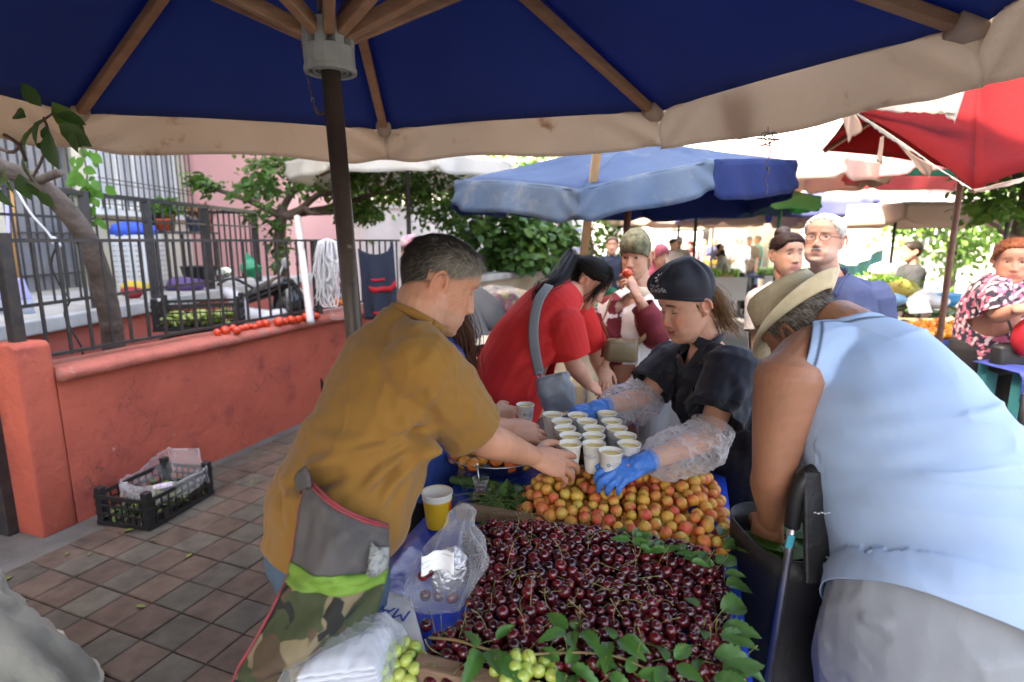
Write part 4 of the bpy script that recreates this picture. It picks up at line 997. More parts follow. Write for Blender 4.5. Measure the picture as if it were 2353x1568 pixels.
for i,(u,v,ang,L) in enumerate([(1655,1232,50,.085),(1665,1262,25,.09),(1665,1302,45,.075),(1668,1345,5,.095),(1665,1320,-15,.06),(1655,1400,15,.105),(1660,1440,-30,.09),(1655,1462,-10,.09),(1640,1505,-25,.11),(1660,1540,5,.10),(1605,1395,120,.05),(1620,1470,80,.05),(1640,1555,-40,.09),(1500,1235,160,.05),(1420,1222,60,.045),(1430,1212,-20,.05),(1340,1205,150,.04)]):
    o=leafat(u,v,ang,L*.8,L*.5,None,m_cr2,lift=.032,tilt=.1,name='vine_leaf'); tag(o,'green toothed vine leaf lying on the %s'%('right edge of the cherry heap' if i<13 and i not in(10,11) else 'fruit between cherries and apricots'),'leaf','vine leaves edging the stall' if i<13 and i not in(10,11) else 'loose leaves on the fruit')
# ================= PEOPLE: TOOLS =================
m_skin=M('skin',(1,1,1),.48,attr=True,bump=(220,.18,.002),bump2=(35,.12,.003),sss=.06,spec=.4)
m_skinfar=M('skin_far',(1,1,1),.55,attr=True)
m_eye=M('eye_mat',(1,1,1),.12,attr=True,spec=.6)
m_hairc=M('hair_mat',(1,1,1),.5,attr=True,spec=.14)
def heading(u,yaw,pitch=0,roll=0):
    """facing direction: yaw 0 looks at the camera, +90 to image right; returns forward, up"""
    a=(u-CX)/F; r=V(a,1,0).normalized(); rp=V(r.y,-r.x,0)
    fh=-r*math.cos(R(yaw))+rp*math.sin(R(yaw)); f=fh*math.cos(R(pitch))+V(0,0,math.sin(R(pitch))); u_=-fh*math.sin(R(pitch))+V(0,0,math.cos(R(pitch)))
    if roll: u_=Matrix.Rotation(R(roll),3,f)@u_
    return f,u_
def headM(c,f,u_,s=1):
    f=Vector(f).normalized(); x=f.cross(u_).normalized(); u_=x.cross(f)
    m=Matrix((x*s,f*s,u_*s)).transposed().to_4x4(); m.translation=Vector(c); return m
_Z=np.array([-.114,-.107,-.095,-.08,-.062,-.045,-.02,0,.02,.035,.06,.085,.105,.117,.1215])
_FR=np.array([.060,.078,.0855,.0845,.0885,.088,.087,.086,.0845,.0905,.092,.083,.062,.034,.004])
_BK=np.array([.030,.012,-.008,-.028,-.050,-.064,-.079,-.09,-.098,-.101,-.100,-.088,-.064,-.034,-.004])
_W=np.array([.017,.033,.046,.0545,.0605,.0645,.068,.070,.072,.0735,.0745,.067,.049,.026,.003])
def head_surf(z,phi,P_):
    """z,phi arrays -> points; phi=0 front"""
    fr=np.interp(z,_Z,_FR);bk=np.interp(z,_Z,_BK);w=np.interp(z,_Z,_W)*P_.get('w',1)
    jaw=P_.get('jaw',1); w=w*np.where(z<-.03,1+(jaw-1)*np.clip((-.03-z)/.05,0,1),1)
    c,s_=np.cos(phi),np.sin(phi); yc=np.minimum(fr-.03,np.maximum(bk+.02,np.interp(z,[-.114,-.05,.0,.12],[.035,.018,-.005,-.005])))
    e=np.where(c>0,2/2.35,2/2.1)
    x=w*np.sign(s_)*np.abs(s_)**e; y=yc+np.where(c>0,(fr-yc)*np.abs(c)**e,-(yc-bk)*np.abs(c)**e)
    return x,y,c
def g_(x,m,s): return np.exp(-((x-m)/s)**2)
def head_pts(P_,nz=96,nph=112):
    # finer rows through the face
    t=np.linspace(0,1,nz); z=-.114+.2355*(t-.0*np.sin(2*PI*t))
    ph=np.linspace(-PI,PI,nph,endpoint=False); ph=ph-.45*np.sin(ph)*.9
    Zg,Pg=np.meshgrid(z,ph,indexing='ij'); x,y,c=head_surf(Zg,Pg,P_)
    fm=np.clip(c*1.6,0,1); Z=Zg; ax=np.abs(x); nose=P_.get('nose',1); d=np.zeros_like(x)
    hz=np.interp(Z,[-.047,-.039,-.031,-.026,-.012,.006,.022,.032],[0,.010,.0225,.0235,.018,.0105,.005,0]); wz=np.interp(Z,[-.04,-.028,0,.03],[.0115,.0105,.0075,.0085])
    d+=nose*hz*np.exp(-(ax/wz)**2)
    d+=nose*.0095*g_(ax,.0125,.0065)*g_(Z,-.0315,.0075)
    d-=.0115*g_(ax,.031,.0145)*g_(Z,.012,.0115)
    d+=.0035*g_(ax,.027,.017)*g_(Z,.033,.007)*P_.get('brow',1)
    d+=P_.get('cheek',.005)*g_(ax,.043,.021)*g_(Z,-.014,.02)
    d-=.003*g_(ax,.034,.008)*g_(Z,-.045,.02)
    lw=P_.get('lipw',.0215)
    d+=.0055*P_.get('lip',1)*g_(Z,-.0545,.0052)*np.exp(-(ax/lw)**4); d+=.0062*P_.get('lip',1)*g_(Z,-.0675,.0058)*np.exp(-(ax/(lw*.85))**4)
    sml=P_.get('smile',0); d-=.0048*g_(Z,-.0608+sml*.0055*(ax/lw)**2,.0024)*np.exp(-(ax/(lw*1.1))**4)
    d-=sml*.004*g_(ax,.028,.006)*g_(Z,-.056,.008); d+=sml*.006*g_(ax,.040,.016)*g_(Z,-.03,.016)
    d+=.0045*g_(ax,0,.016)*g_(Z,-.099,.011)*P_.get('chin',1)
    d-=.003*g_(ax,.0,.02)*g_(Z,-.083,.007)
    d+=P_.get('chub',0)*g_(ax,.045,.02)*g_(Z,-.06,.03)
    y=y+d*fm; x=x*(1+ .0*d)
    return x,y,Z
def add_head(mb,Mx,P_):
    st=len(mb.v); x,y,z=head_pts(P_); nz,nph=x.shape
    vs=[(x[i,k],y[i,k],z[i,k]) for i in range(nz) for k in range(nph)]
    fs=[(i*nph+k,i*nph+(k+1)%nph,(i+1)*nph+(k+1)%nph,(i+1)*nph+k) for i in range(nz-1) for k in range(nph)]
    fs.append(tuple(range(nph-1,-1,-1))); fs.append(tuple((nz-1)*nph+k for k in range(nph)))
    mb.add(vs,fs)
    # ears
    for s_ in (-1,1):
        es=P_.get('ear',1); rim=[]
        for a in np.linspace(-75,225,16):
            rr=1 if a>-10 else .92
            yo=-.0175*es*math.cos(R(180-a+15))*rr; zo=.0305*es*math.sin(R(a-15))*rr
            rim.append(V(s_*(.0785+.42*max(0,-(yo-.012))),-.016+yo,.001+zo))
        mb.tube(rim,[.0050]*16,10)
        mb.ell((s_*.0748,-.015,.0),(.0045,.0165*es,.027*es),rot=Matrix.Rotation(s_*.42,3,'Z'),seg=14,rings=10)
        mb.ell((s_*.076,-.006,-.026*es),(.0055,.009,.011),seg=10,rings=8)
        mb.ell((s_*.0755,.004,-.002),(.0045,.006,.009),seg=10,rings=8)
    # upper lids
    lid=P_.get('lid',15)
    for s_ in(-1,1):
        mb.ell((s_*.031,.0665,.012),.0146,rot=Matrix.Rotation(R(lid),3,'X'),seg=20,rings=16,zmin=-.02)
        if P_.get('lowlid',1): mb.ell((s_*.031,.0660,.0115),.0140,rot=Matrix.Rotation(R(180-P_.get('low',25)),3,'X'),seg=20,rings=16,zmin=-.02)
    mb.v=mb.v[:st]+[tuple(Mx@Vector(q)) for q in mb.v[st:]]
def add_eyes(Mx,P_,parent,look=(0,0)):
    for s_ in(-1,1):
        mb=MB(); c=V(s_*.031,.0655,.012); n=18; rad=.0128
        d=V(math.sin(R(look[0])),math.cos(R(look[0]))*math.cos(R(look[1])),math.sin(R(look[1]))).normalized(); q=d.to_track_quat('Z','Y').to_matrix()
        vs=[];cs=[];ang=[0,.14,.2,.24,.46,.52,.6,.9,1.3,1.8,2.5,PI]
        for a in ang:
            for k in range(n):
                t=2*PI*k/n; vs.append(c+q@V(math.sin(a)*math.cos(t),math.sin(a)*math.sin(t),math.cos(a))*rad); cs.append((.01,.01,.01) if a<.21 else P_.get('iris',(.06,.03,.015)) if a<.49 else (.03,.02,.015) if a<.55 else (.44,.40,.37))
        mb.v=[tuple(Mx@v) for v in vs]; mb.c=cs; mb.f=[(i*n+k,i*n+(k+1)%n,(i+1)*n+(k+1)%n,(i+1)*n+k) for i in range(len(ang)-1) for k in range(n)]; mb.mi=[0]*len(mb.f)
        mb.build('eye',m_eye,parent)
def head_color(pw,Mx,tone,P_):
    """pigment of lips, cheeks, beard shadow, spots; shade painted in ear, nostrils, mouth line"""
    inv=np.array(Mx.inverted()); q=pw@inv[:3,:3].T+inv[:3,3]; x,y,z=q[:,0],q[:,1],q[:,2]; ax=np.abs(x)
    col=np.ones((len(pw),3))*np.array(tone); near=(np.linalg.norm(q,axis=1)<.17)
    def mix(c,w): 
        nonlocal col; w=np.clip(w,0,1)*near; col=col*(1-w[:,None])+np.array(c)*w[:,None]
    red=np.array(tone)*np.array([1.12,.72,.66])
    fr=np.clip((y-.03)/.03,0,1)
    mix(red,P_.get('blush',.35)*(g_(ax,.042,.018)*g_(z,-.022,.022)*fr+g_(ax,0,.014)*g_(z,-.028,.013)*fr))
    mix(red,.45*np.clip((ax-.073)/.006,0,1)*g_(z,0,.035)*g_(y,-.015,.03))
    mix(np.array(tone)*np.array([.62,.48,.44]),.55*np.clip((ax-.070)/.003,0,1)*np.clip((.0795-ax)/.003,0,1)*g_(z,.002,.013)*g_(y,-.013,.009))  # shade of the ear hollow, put into the skin colour
    mix(np.array(tone)*.78,.5*g_(ax,.031,.016)*g_(z,.014,.011)*fr)
    if P_.get('stubble',0): mix(P_.get('stubc',(.35,.30,.27)),P_['stubble']*np.clip((-.035-z)/.02,0,1)*np.clip((y+.02)/.03,0,1)*(1-.6*g_(ax,.04,.02)*g_(z,-.03,.02)))
    lw=P_.get('lipw',.0215); lipc=P_.get('lipc',(.42,.14,.12))
    zc=-.061+P_.get('smile',0)*.0045*(ax/lw)**2; mix(lipc,P_.get('lipa',.8)*g_(z,zc,.0105)**.8*np.exp(-(ax/(lw*1.05))**6)*fr)
    mix(np.array(lipc)*.35,.85*g_(z,-.0608+P_.get('smile',0)*.0055*(ax/lw)**2,.0026)*np.exp(-(ax/(lw*1.15))**6)*fr)  # shade in the groove between the lips, painted dark
    mix(np.array(tone)*.2,.9*g_(ax,.0075,.0035)*g_(z,-.037,.0028)*(y>.085))  # nostrils have no opening: their dark is painted on
    mix(np.array(P_.get('browc',(.05,.035,.03))),P_.get('browa',.75)*sm((.0062-np.abs(z-.0365+.004*g_(ax,.05,.02)*2-.003*g_(ax,.03,.02)))/.004)*sm((ax-.010)/.006)*sm((.050-ax)/.010)*fr)
    mix(np.array(tone)*.25,P_.get('lash',.7)*g_(z,P_.get('lashz',.013)-.10*np.abs(ax-.031),.0027)*sm((.0135-np.abs(ax-.031))/.004)*(y>.06))
    if P_.get('spots'):
        s_=vnoise(q,70,3.)
        mix(np.array(tone)*np.array([.72,.55,.5]),P_['spots']*sm((s_-.75)/.35)*np.clip((y+.0)/.03,0,1))
        s_=vnoise(q,28,5.); mix(red,P_['spots']*.5*sm((s_-.3)/.6))
    if P_.get('white'): pass
    return col,q
HANDTIPS=[]
def add_hand(mb,wr,d,up,side,curls,thumb=None,s=1.0,spread=(9,2,-4,-11),rs=1.0):
    """wr wrist, d finger direction, up back-of-hand normal, side +1 right / -1 left"""
    Mx=basis(wr,d,up); st=len(mb.v)
    mb.limb([(-.022,0,0),(0,0,0),(.030,0,0),(.062,0,0),(.090,0,.001)],[(.026,.020),(.029,.0195),(.038,.0175),(.042,.0155),(.038,.0125)],ref=(0,1,0),seg=16,sub=4)
    mb.ell((.036,.024*side,-.010),(.034,.018,.0165),rot=Matrix.Rotation(.5*side,3,'Z'))
    base=[(.086,.031),(.092,.0105),(.088,-.0105),(.079,-.029)]; ln=[(.043,.026,.021),(.047,.030,.022),(.043,.027,.021),(.034,.021,.018)]; rad=[.0094,.0097,.0091,.0080]
    for k in range(4):
        p=V(base[k][0],base[k][1]*side,0); a=0; pts=[p-V(.03,0,0.0),p]; sp=R(spread[k])*side
        for L,cu in zip(ln[k],curls[k]):
            a-=R(cu); p=p+V(math.cos(a)*math.cos(sp),math.cos(a)*math.sin(sp),math.sin(a))*L; pts.append(p)
        r=rad[k]*rs; mb.limb(pts,[r*.95,r*1.06,r*1.02,r*.93,r*.78],seg=12,sub=4)
        HANDTIPS.append(Mx@(pts[-1]*s))
    th=thumb or [(.62,.70,-.32),(.86,.42,-.28),(.95,.25,-.15)]
    p=V(.022,.022*side,-.008); pts=[p]
    for L,t in zip((.044,.034,.028),th): p=p+V(t[0],t[1]*side,t[2]).normalized()*L; pts.append(p)
    mb.limb(pts,[.0145*rs,.0125*rs,.0112*rs,.0085*rs],seg=12,sub=4); HANDTIPS.append(Mx@(pts[-1]*s))
    Ms=Mx@Matrix.Scale(s,4); mb.v=mb.v[:st]+[tuple(Ms@Vector(q)) for q in mb.v[st:]]
def arm_pts(a,b,c): return [a,a.lerp(b,.45),b,b.lerp(c,.28),b.lerp(c,.65),c]
def arm(mb,sh,el,wr,k=1.0,fat=1.0,ref=None):
    mb.limb(arm_pts(sh,el,wr),[r*k for r in (.058*fat,.050*fat,.041,.044,.035,.0265)],seg=32,sub=6)
def sleeve(mb,sh,el,wr,t,pad,k=1.0,loose=1.0):
    """t: 0..1 to the elbow, 1..2 to the wrist; runs 4 cm past the cuff"""
    pts=arm_pts(sh,el,wr); rr=[.062,.056,.049,.049,.042,.034]; ts=[0,.45,1,1.28,1.65,2]
    P2=[];r2=[]
    for p,r,q in zip(pts,rr,ts):
        if q<t-.12: P2.append(p); r2.append(r*k*loose+pad*(1+.5*q*(loose-1)))
    def at(q): return sh.lerp(el,q) if q<=1 else el.lerp(wr,q-1)
    c=at(t); rc=np.interp(t,ts,rr)*k*loose+pad*1.25; dr=(at(t)-at(max(0,t-.1))).normalized()
    P2+= [c,c+dr*.05]; r2+= [rc,rc*1.03]
    mb.limb(P2,r2,seg=20,sub=5,round_=True); return (c,dr,.16)
def legs(mb,hips,knees,ankles,k=1.0,pad=0.0,foot=True,fat=1.0,cuff=None):
    for h,n,a in zip(hips,knees,ankles):
        mb.limb([h,h.lerp(n,.4),n,n.lerp(a,.35),a],[(.092*fat+pad)*k,(.080*fat+pad)*k,(.056+pad)*k,(.056+pad)*k,(.040+pad*1.6)*k],seg=16,sub=4)
def shoe(mb,a,f):
    f=Vector((f[0],f[1],0)).normalized(); z0=.045
    mb.limb([V(a.x,a.y,z0)-f*.05,V(a.x,a.y,z0),V(a.x,a.y,z0-.003)+f*.08,V(a.x,a.y,z0-.014)+f*.15],[(.036,.045),(.042,.048),(.046,.038),(.036,.028)],ref=f.cross(V(0,0,1)),seg=14,sub=4)
def strands(parent,Mx,P_,n,mask,dirf,L,col,name='hair',w=.0011,lift=.006,seed=1,curl=.35,base_shell=None,zr=(-.06,.1213),segs=3,clump=0):
    """many fine hairs over the scalp plus a thin under layer"""
    rg=np.random.default_rng(seed); mb=MB(); k=0; tries=0; cs=[];vs=[];fs=[]
    while k<n and tries<n*12:
        tries+=1
        z=rg.uniform(*zr); ph=rg.uniform(-PI,PI); 
        if rg.random()>np.interp(z,_Z,_W)/.075: continue
        m=mask(z,abs(ph),ph)
        if m<=0 or rg.random()>m: continue
        x,y,c=head_surf(np.array([z]),np.array([ph]),P_); p=V(x[0],y[0],z)
        x2,y2,_=head_surf(np.array([z+.004,z]),np.array([ph,ph+.03]),P_); t1=V(x2[0],y2[0],z+.004)-p; t2=V(x2[1],y2[1],z)-p; nn=t2.cross(t1).normalized()
        if nn.dot(p-V(0,-.005,.0))<0: nn=-nn
        d=Vector(dirf(p,ph)); d=d-nn*d.dot(nn)
        if d.length<1e-4: continue
        d.normalize(); d=(d+Vector(rg.normal(size=3))*curl*.5); ll=L(p,ph) if callable(L) else L; ll*=rg.uniform(.7,1.25)
        cc=np.clip(np.array(col(p,ph,rg)),0,1); b=len(vs); sd=d.cross(nn).normalized()*w
        for s_ in range(segs+1):
            t=s_/segs; q=p+nn*(.001+lift*(t*(1.6-t)))+d*(ll*t)+Vector(rg.normal(size=3))*curl*.0012*t; ww=1-.75*t
            vs+= [Mx@(q-sd*ww),Mx@(q+sd*ww)]; cs+= [tuple(cc)]*2
            if s_<segs: fs.append((b+2*s_,b+2*s_+1,b+2*s_+3,b+2*s_+2))
        k+=1
    # under layer
    if base_shell:
        b=len(vs); nzz,npp=46,60; idx={}
        for i in range(nzz):
            for j in range(npp):
                z=zr[0]+(zr[1]-zr[0])*i/(nzz-1); ph=-PI+2*PI*j/npp
                x,y,c=head_surf(np.array([z]),np.array([ph]),P_); o=V(0,-.005,.01); p=V(x[0],y[0],z)
                mm=mask(z,abs(ph),ph); p=p+(p-o).normalized()*(base_shell*min(1,mm*1.2)-.0035*(1-min(1,mm)))
                idx[i,j]=len(vs); vs.append(Mx@p); cs.append(tuple(np.clip(np.array(col(p,ph,rg))*.75,0,1)))
        for i in range(nzz-1):
            for j in range(npp):
                z=zr[0]+(zr[1]-zr[0])*(i+.5)/(nzz-1); ph=-PI+2*PI*(j+.5)/npp
                if mask(z,abs(ph),ph)>.12: fs.append((idx[i,j],idx[i,(j+1)%npp],idx[i+1,(j+1)%npp],idx[i+1,j]))
    mb.v=[tuple(q) for q in vs]; mb.f=fs; mb.c=[tuple(float(a) for a in c) for c in cs]; mb.mi=[0]*len(fs)
    return mb.build(name,m_hairc,parent)
def lock(mb,pts,r,n,rg,spread,colf,w=.0012):
    """a hank of long hair: many ribbons following one path"""
    pts=[Vector(p) for p in pts]; pp,rr=cat(pts,[(q,q) for q in r],5)
    for _ in range(n):
        o=Vector((rg.gauss(0,1),rg.gauss(0,1),rg.gauss(0,1)))*.5; c=colf(rg); vs=[];cs=[]
        dv=Vector((rg.gauss(0,1),rg.gauss(0,1),rg.gauss(0,.4)))*spread
        e=rg.uniform(.8,1.0); m=max(3,int(len(pp)*e))
        for i in range(m):
            t=i/(len(pp)-1); tn=(pp[min(i+1,len(pp)-1)]-pp[max(i-1,0)]).normalized(); q=pp[i]+(o-tn*o.dot(tn))*rr[i][0]*1.6+dv*t*t; sd=tn.cross(o).normalized()*w*(1-.5*t)
            vs+= [q-sd,q+sd]
        mb.add(vs,[(2*i,2*i+1,2*i+3,2*i+2) for i in range(m-1)],0,c)
def skin_obj(mb,voxel,parent,tone,Mx,P_,sp=2,mat=None,extra=None,tips=None,name='body'):
    me=fuse(mb,voxel,sp); pw=getv(me); col,q=head_color(pw,Mx,tone,P_)
    far=np.linalg.norm(q,axis=1)>.16; s_=vnoise(pw,9,2.); col[far]*= (1+.07*s_[far])[:,None]*np.array([1,.97,.96]); 
    s2=vnoise(pw,45,4.); col*= (1+.035*s2)[:,None]
    if tips:
        for t in tips:
            d=np.linalg.norm(pw-np.array(t),axis=1); w=np.clip(1-d/.022,0,1)[:,None]*.5; col=col*(1-w)+np.array(tone)*np.array([1.12,.78,.74])*w
    if extra: col=extra(pw,q,col)
    setcol(me,np.clip(col,0,1)); return finish(me,name,mat or m_skin,parent)
# ================= THE VENDOR =================
vf,vu=heading(1023,101,-24); vr=vf.cross(vu)
PV=dict(nose=1.05,brow=1.4,cheek=.003,jaw=1.10,w=1.04,chub=.006,ear=1.08,lid=8,low=18,stubble=.25,stubc=(.42,.33,.28),spots=.35,blush=.3,lipc=(.40,.17,.13),browa=.5,browc=(.14,.10,.08),chin=1.2)
tone=(.50,.245,.150)
MV=headM(P(1020,662,1.335)-vr*.076,vf,vu,1.01)
vend=thing('person',V(P(760,1200,1.22).x,1.22,0),'man with greying hair in ochre T-shirt and camouflage apron leaning over the tray','person')
bf,_=heading(850,112,0); br=bf.cross(V(0,0,1))
nk=P(957,738,1.345)
shR=P(960,835,1.20); elR=P(1098,1003,1.325); wrR=P(1226,1050,1.455)
shL=nk+(-br)*.19+V(0,0,-.085)+bf*.06; elL=P(1035,985,1.56); wrL=P(1168,982,1.66)
sp=[(P(758,1250,1.17),.142,.120),(P(782,1170,1.19),.150,.136),(P(814,1085,1.22),.156,.136),(P(850,1000,1.255),.160,.124),(P(886,910,1.29),.166,.116),(P(912,830,1.32),.172,.102),(P(938,765,1.345),.095,.075)]
bm_=MB(); HANDTIPS.clear()
bm_.limb([q[0] for q in sp],[(q[1]*.86,q[2]*.86) for q in sp],ref=br,seg=20,sub=4)
bm_.limb([P(925,790,1.335),nk,P(978,690,1.355),MV@V(0,-.025,-.05),MV@V(0,-.02,0)],[.075,.064,.060,.062,.05],seg=18,sub=4)
bm_.limb([MV@V(0,.035,-.10),MV@V(0,.0,-.095),nk+bf*.035],[.028,.042,.045],seg=14,sub=3)
arm(bm_,shR,elR,wrR,1.03,1.05); arm(bm_,shL,elL,wrL,1.0)
dR=(P(1325,1076,1.50)-wrR).normalized()
add_hand(bm_,wrR,dR,V(.12,-.70,.70),1,[(12,24,14),(14,28,16),(20,32,18),(26,36,20)],thumb=[(.55,.75,-.35),(.80,.50,-.30),(.92,.3,-.2)],s=1.04,spread=(10,2,-5,-13))
dL=(P(1270,1003,1.72)-wrL).normalized()
add_hand(bm_,wrL,dL,V(-.1,-.62,.75),-1,[(10,20,12),(12,22,12),(16,24,14),(20,28,14)],thumb=[(.75,.45,-.5),(.88,.2,-.4),(.95,.1,-.25)],s=1.02)
add_head(bm_,MV,PV)
hipc=P(752,1225,1.20); hps=[hipc+br*.075+V(0,0,-.05),hipc-br*.075+V(0,0,-.05)]
knl=[V(hipc.x-.02,hipc.y-.06,.50)+br*.11,V(hipc.x+.05,hipc.y+.02,.50)-br*.10]; ank=[V(hipc.x-.06,hipc.y-.08,.07)+br*.12,V(hipc.x+.02,hipc.y+.02,.07)-br*.11]
legs(bm_,hps,knl,ank,1.0)
def ven_extra(pw,q,col):
    d=pw-np.array(elR.lerp(wrR,.5)); return col
body=skin_obj(bm_,.0034,vend,tone,MV,PV,tips=list(HANDTIPS))
add_eyes(MV,PV,vend,(0,-20))
# hair: short, dark behind, white over the temple
def vmask(z,a,ph):
    hl=np.interp(a,[0,.45,.8,1.15,1.5,1.75,2.1,2.6,3.2],[.088,.080,.066,.050,.030,.018,-.012,-.030,-.036])
    return float(np.clip((z-hl)/.008,0,1))*(0 if (1.40<a<2.0 and z<.036) else 1)
def vcol(p,ph,rg):
    a=abs(ph); g=np.clip((2.2-a)/1.1,0,1)*np.clip((.112-p.z)/.05,0,1); g=np.clip(g*.95+rg.normal()*.16,0,1)
    return (np.array((.026,.021,.018))*(1-g)+np.array((.36,.32,.26))*g)*rg.uniform(.65,1.35)
def vdir(p,ph): return (0.0,.55-1.2*min(1,max(0,(abs(ph)-.4)/1.2)),-.55-.3*(abs(ph)>1)) if p.z<.1 else (.15,.9,.1)
strands(vend,MV,PV,13000,vmask,vdir,lambda p,ph:.020 if abs(ph)>.5 else .028,vcol,lift=.0075,base_shell=.0055,w=.00070,curl=.28)
# T-shirt
m_ochre=M('ochre_cotton',(.265,.125,.020),.9,var=(3,(.24,.110,.017)),bump=(380,.25,.002),bump2=(14,.12,.01),sheen=.15)
sh=MB(); pad=.014
ss=[(P(735,1340,1.15),.160,.130)]+[(c,w+pad,d+pad) for c,w,d in sp]
ss[1]=(sp[0][0],.168,.138); ss[2]=(sp[1][0],.176,.156)
sh.limb([q[0] for q in ss],[(q[1],q[2]) for q in ss],ref=br,seg=28,sub=5)
sh.limb([P(915,800,1.33),nk,nk+(nk-P(915,800,1.33)).normalized()*.05],[.10,.070,.066],seg=20,sub=4)
c1=sleeve(sh,shR,elR,wrR,.86,.016,1.03,1.18); c2=sleeve(sh,shL,elL,wrL,.80,.016,1.0,1.2)
sh.limb([nk+V(0,0,-.035),shR.lerp(nk,.35)+V(0,0,.01),shR],[.060,.066,.068],seg=16); sh.limb([nk+V(0,0,-.035),shL.lerp(nk,.35),shL],[.060,.066,.066],seg=16)
me=fuse(sh,.0045,5)
rs=np.random.default_rng(3)
fl=[]
ap=P(985,1010,1.19)
for k,(u,v,Y) in enumerate([(880,1060,1.05),(850,1110,1.03),(820,1150,1.03),(905,1120,1.04),(880,1170,1.04),(930,1120,1.06),(800,1060,1.04),(930,1180,1.06)]): fl.append((ap+V(0,0,0),P(u,v,Y),(.0055+.002*(k%3))*1.6,.010+.003*(k%2),.01))
for (a,b,A,w) in [((690,1085,1.1),(770,1060,1.05),.012,.018),((660,1120,1.12),(790,1095,1.04),-.010,.016),((655,1100,1.15),(700,1180,1.08),.010,.014),((680,1100,1.12),(700,1220,1.08),.009,.010),((665,1120,1.14),(675,1230,1.09),.009,.010),((700,1000,1.13),(790,1020,1.05),.006,.02),((975,905,1.12),(930,1005,1.08),.007,.014),((1000,890,1.12),(965,1010,1.10),.007,.012),((905,880,1.12),(950,990,1.07),.007,.014),((1025,1005,1.15),(985,930,1.12),-.006,.012),((850,960,1.08),(945,1000,1.06),.006,.018),((800,880,1.14),(880,960,1.08),.004,.03),((1080,930,1.25),(1050,1005,1.2),.004,.014)]: fl.append((P(*a),P(*b),A,w))
folds(me,fl); wrinkle(me,.0026,6,(1,1,1.8),4.); wrinkle(me,.0012,17,(1,1,1.5),6.); crease(me,.0075,2.6,(1,1,1.4),3.); crease(me,.004,5,(1.3,1,1),8.)
nd=(nk-P(925,790,1.335)).normalized()
me=cut(me,[c1,c2,(nk+nd*.004,nd,.13),(V(sp[1][0].x,sp[1][0].y,.955),V(-.05,0,-1),.45)])
shirt=finish(me,'shirt',m_ochre,vend,solid=.003)
# collar band
mb=MB(); rg=random.Random(1); ax1=br; ax2=nd.cross(br)
mb.tube([nk+nd*.004+ax1*(.0715*math.cos(a))+ax2*(.0715*math.sin(a)) for a in np.linspace(0,2*PI,40)],[(.011,.004)]*40,8,ref=nd); mb.build('collar',m_ochre,vend)
# jeans
m_jean=M('blue_denim',(.085,.135,.185),.85,var=(6,(.065,.105,.15)),bump=(300,.25,.002),bump2=(18,.35,.01))
jn=MB(); legs(jn,hps,knl,ank,1.0,.016); jn.limb([hipc+V(0,0,-.06),hipc,hipc+V(0,0,.05)],[(.165,.135),(.160,.13),(.14,.115)],ref=br,seg=20)
me=fuse(jn,.006,4); wrinkle(me,.004,6,(1,1,1.5),2.); wrinkle(me,.002,16,(1,1,1),8.); finish(me,'jeans',m_jean,vend)
mb=MB()
for a in ank: shoe(mb,a,bf)
me=fuse(mb,.006,3); finish(me,'shoes',M('dark_shoe',(.03,.03,.03),.6),vend)
# apron: a sheet hung round the hips; upper grey pouch, lime band, camouflage below
m_gr=M('grey_apron',(.105,.092,.085),.85,var=(5,(.085,.075,.07)),bump=(9,.35,.015),bump2=(260,.2,.002))
def m_camo():
    m=M('camo_cloth',(.16,.125,.065),.85,bump=(9,.3,.015)); nt=m.node_tree;N=nt.nodes;L=nt.links;b=N['Principled BSDF']
    tc=N.new('ShaderNodeTexCoord'); prev=None
    rgbn=N.new('ShaderNodeRGB'); rgbn.outputs[0].default_value=(.20,.155,.085,1); cur=rgbn.outputs[0]
    for i,(sc,c,th) in enumerate([(9,(.045,.055,.022),.50),(11,(.085,.055,.03),.55),(13,(.018,.018,.014),.60)]):
        ns=N.new('ShaderNodeTexNoise'); ns.noise_dimensions='4D'; ns.inputs['Scale'].default_value=sc; ns.inputs['W'].default_value=i*7.3+1; ns.inputs['Detail'].default_value=1.5; ns.inputs['Distortion'].default_value=.8; L.new(tc.outputs['Object'],ns.inputs['Vector'])
        mr=N.new('ShaderNodeMapRange'); mr.inputs[1].default_value=th; mr.inputs[2].default_value=th+.015; L.new(ns.outputs[0],mr.inputs[0])
        mx=N.new('ShaderNodeMix'); mx.data_type='RGBA'; L.new(mr.outputs[0],mx.inputs[0]); L.new(cur,mx.inputs[6]); mx.inputs[7].default_value=(*c,1); cur=mx.outputs[2]
    L.new(cur,b.inputs['Base Color']); return m
m_cam=m_camo()
m_lime=M('lime_band',(.16,.29,.035),.75,var=(8,(.12,.22,.03)),bump=(30,.2),stain=(22,(.16,.28,.03),.62)); m_piping=M('red_piping',(.34,.04,.05),.8,var=(30,(.22,.05,.05)))
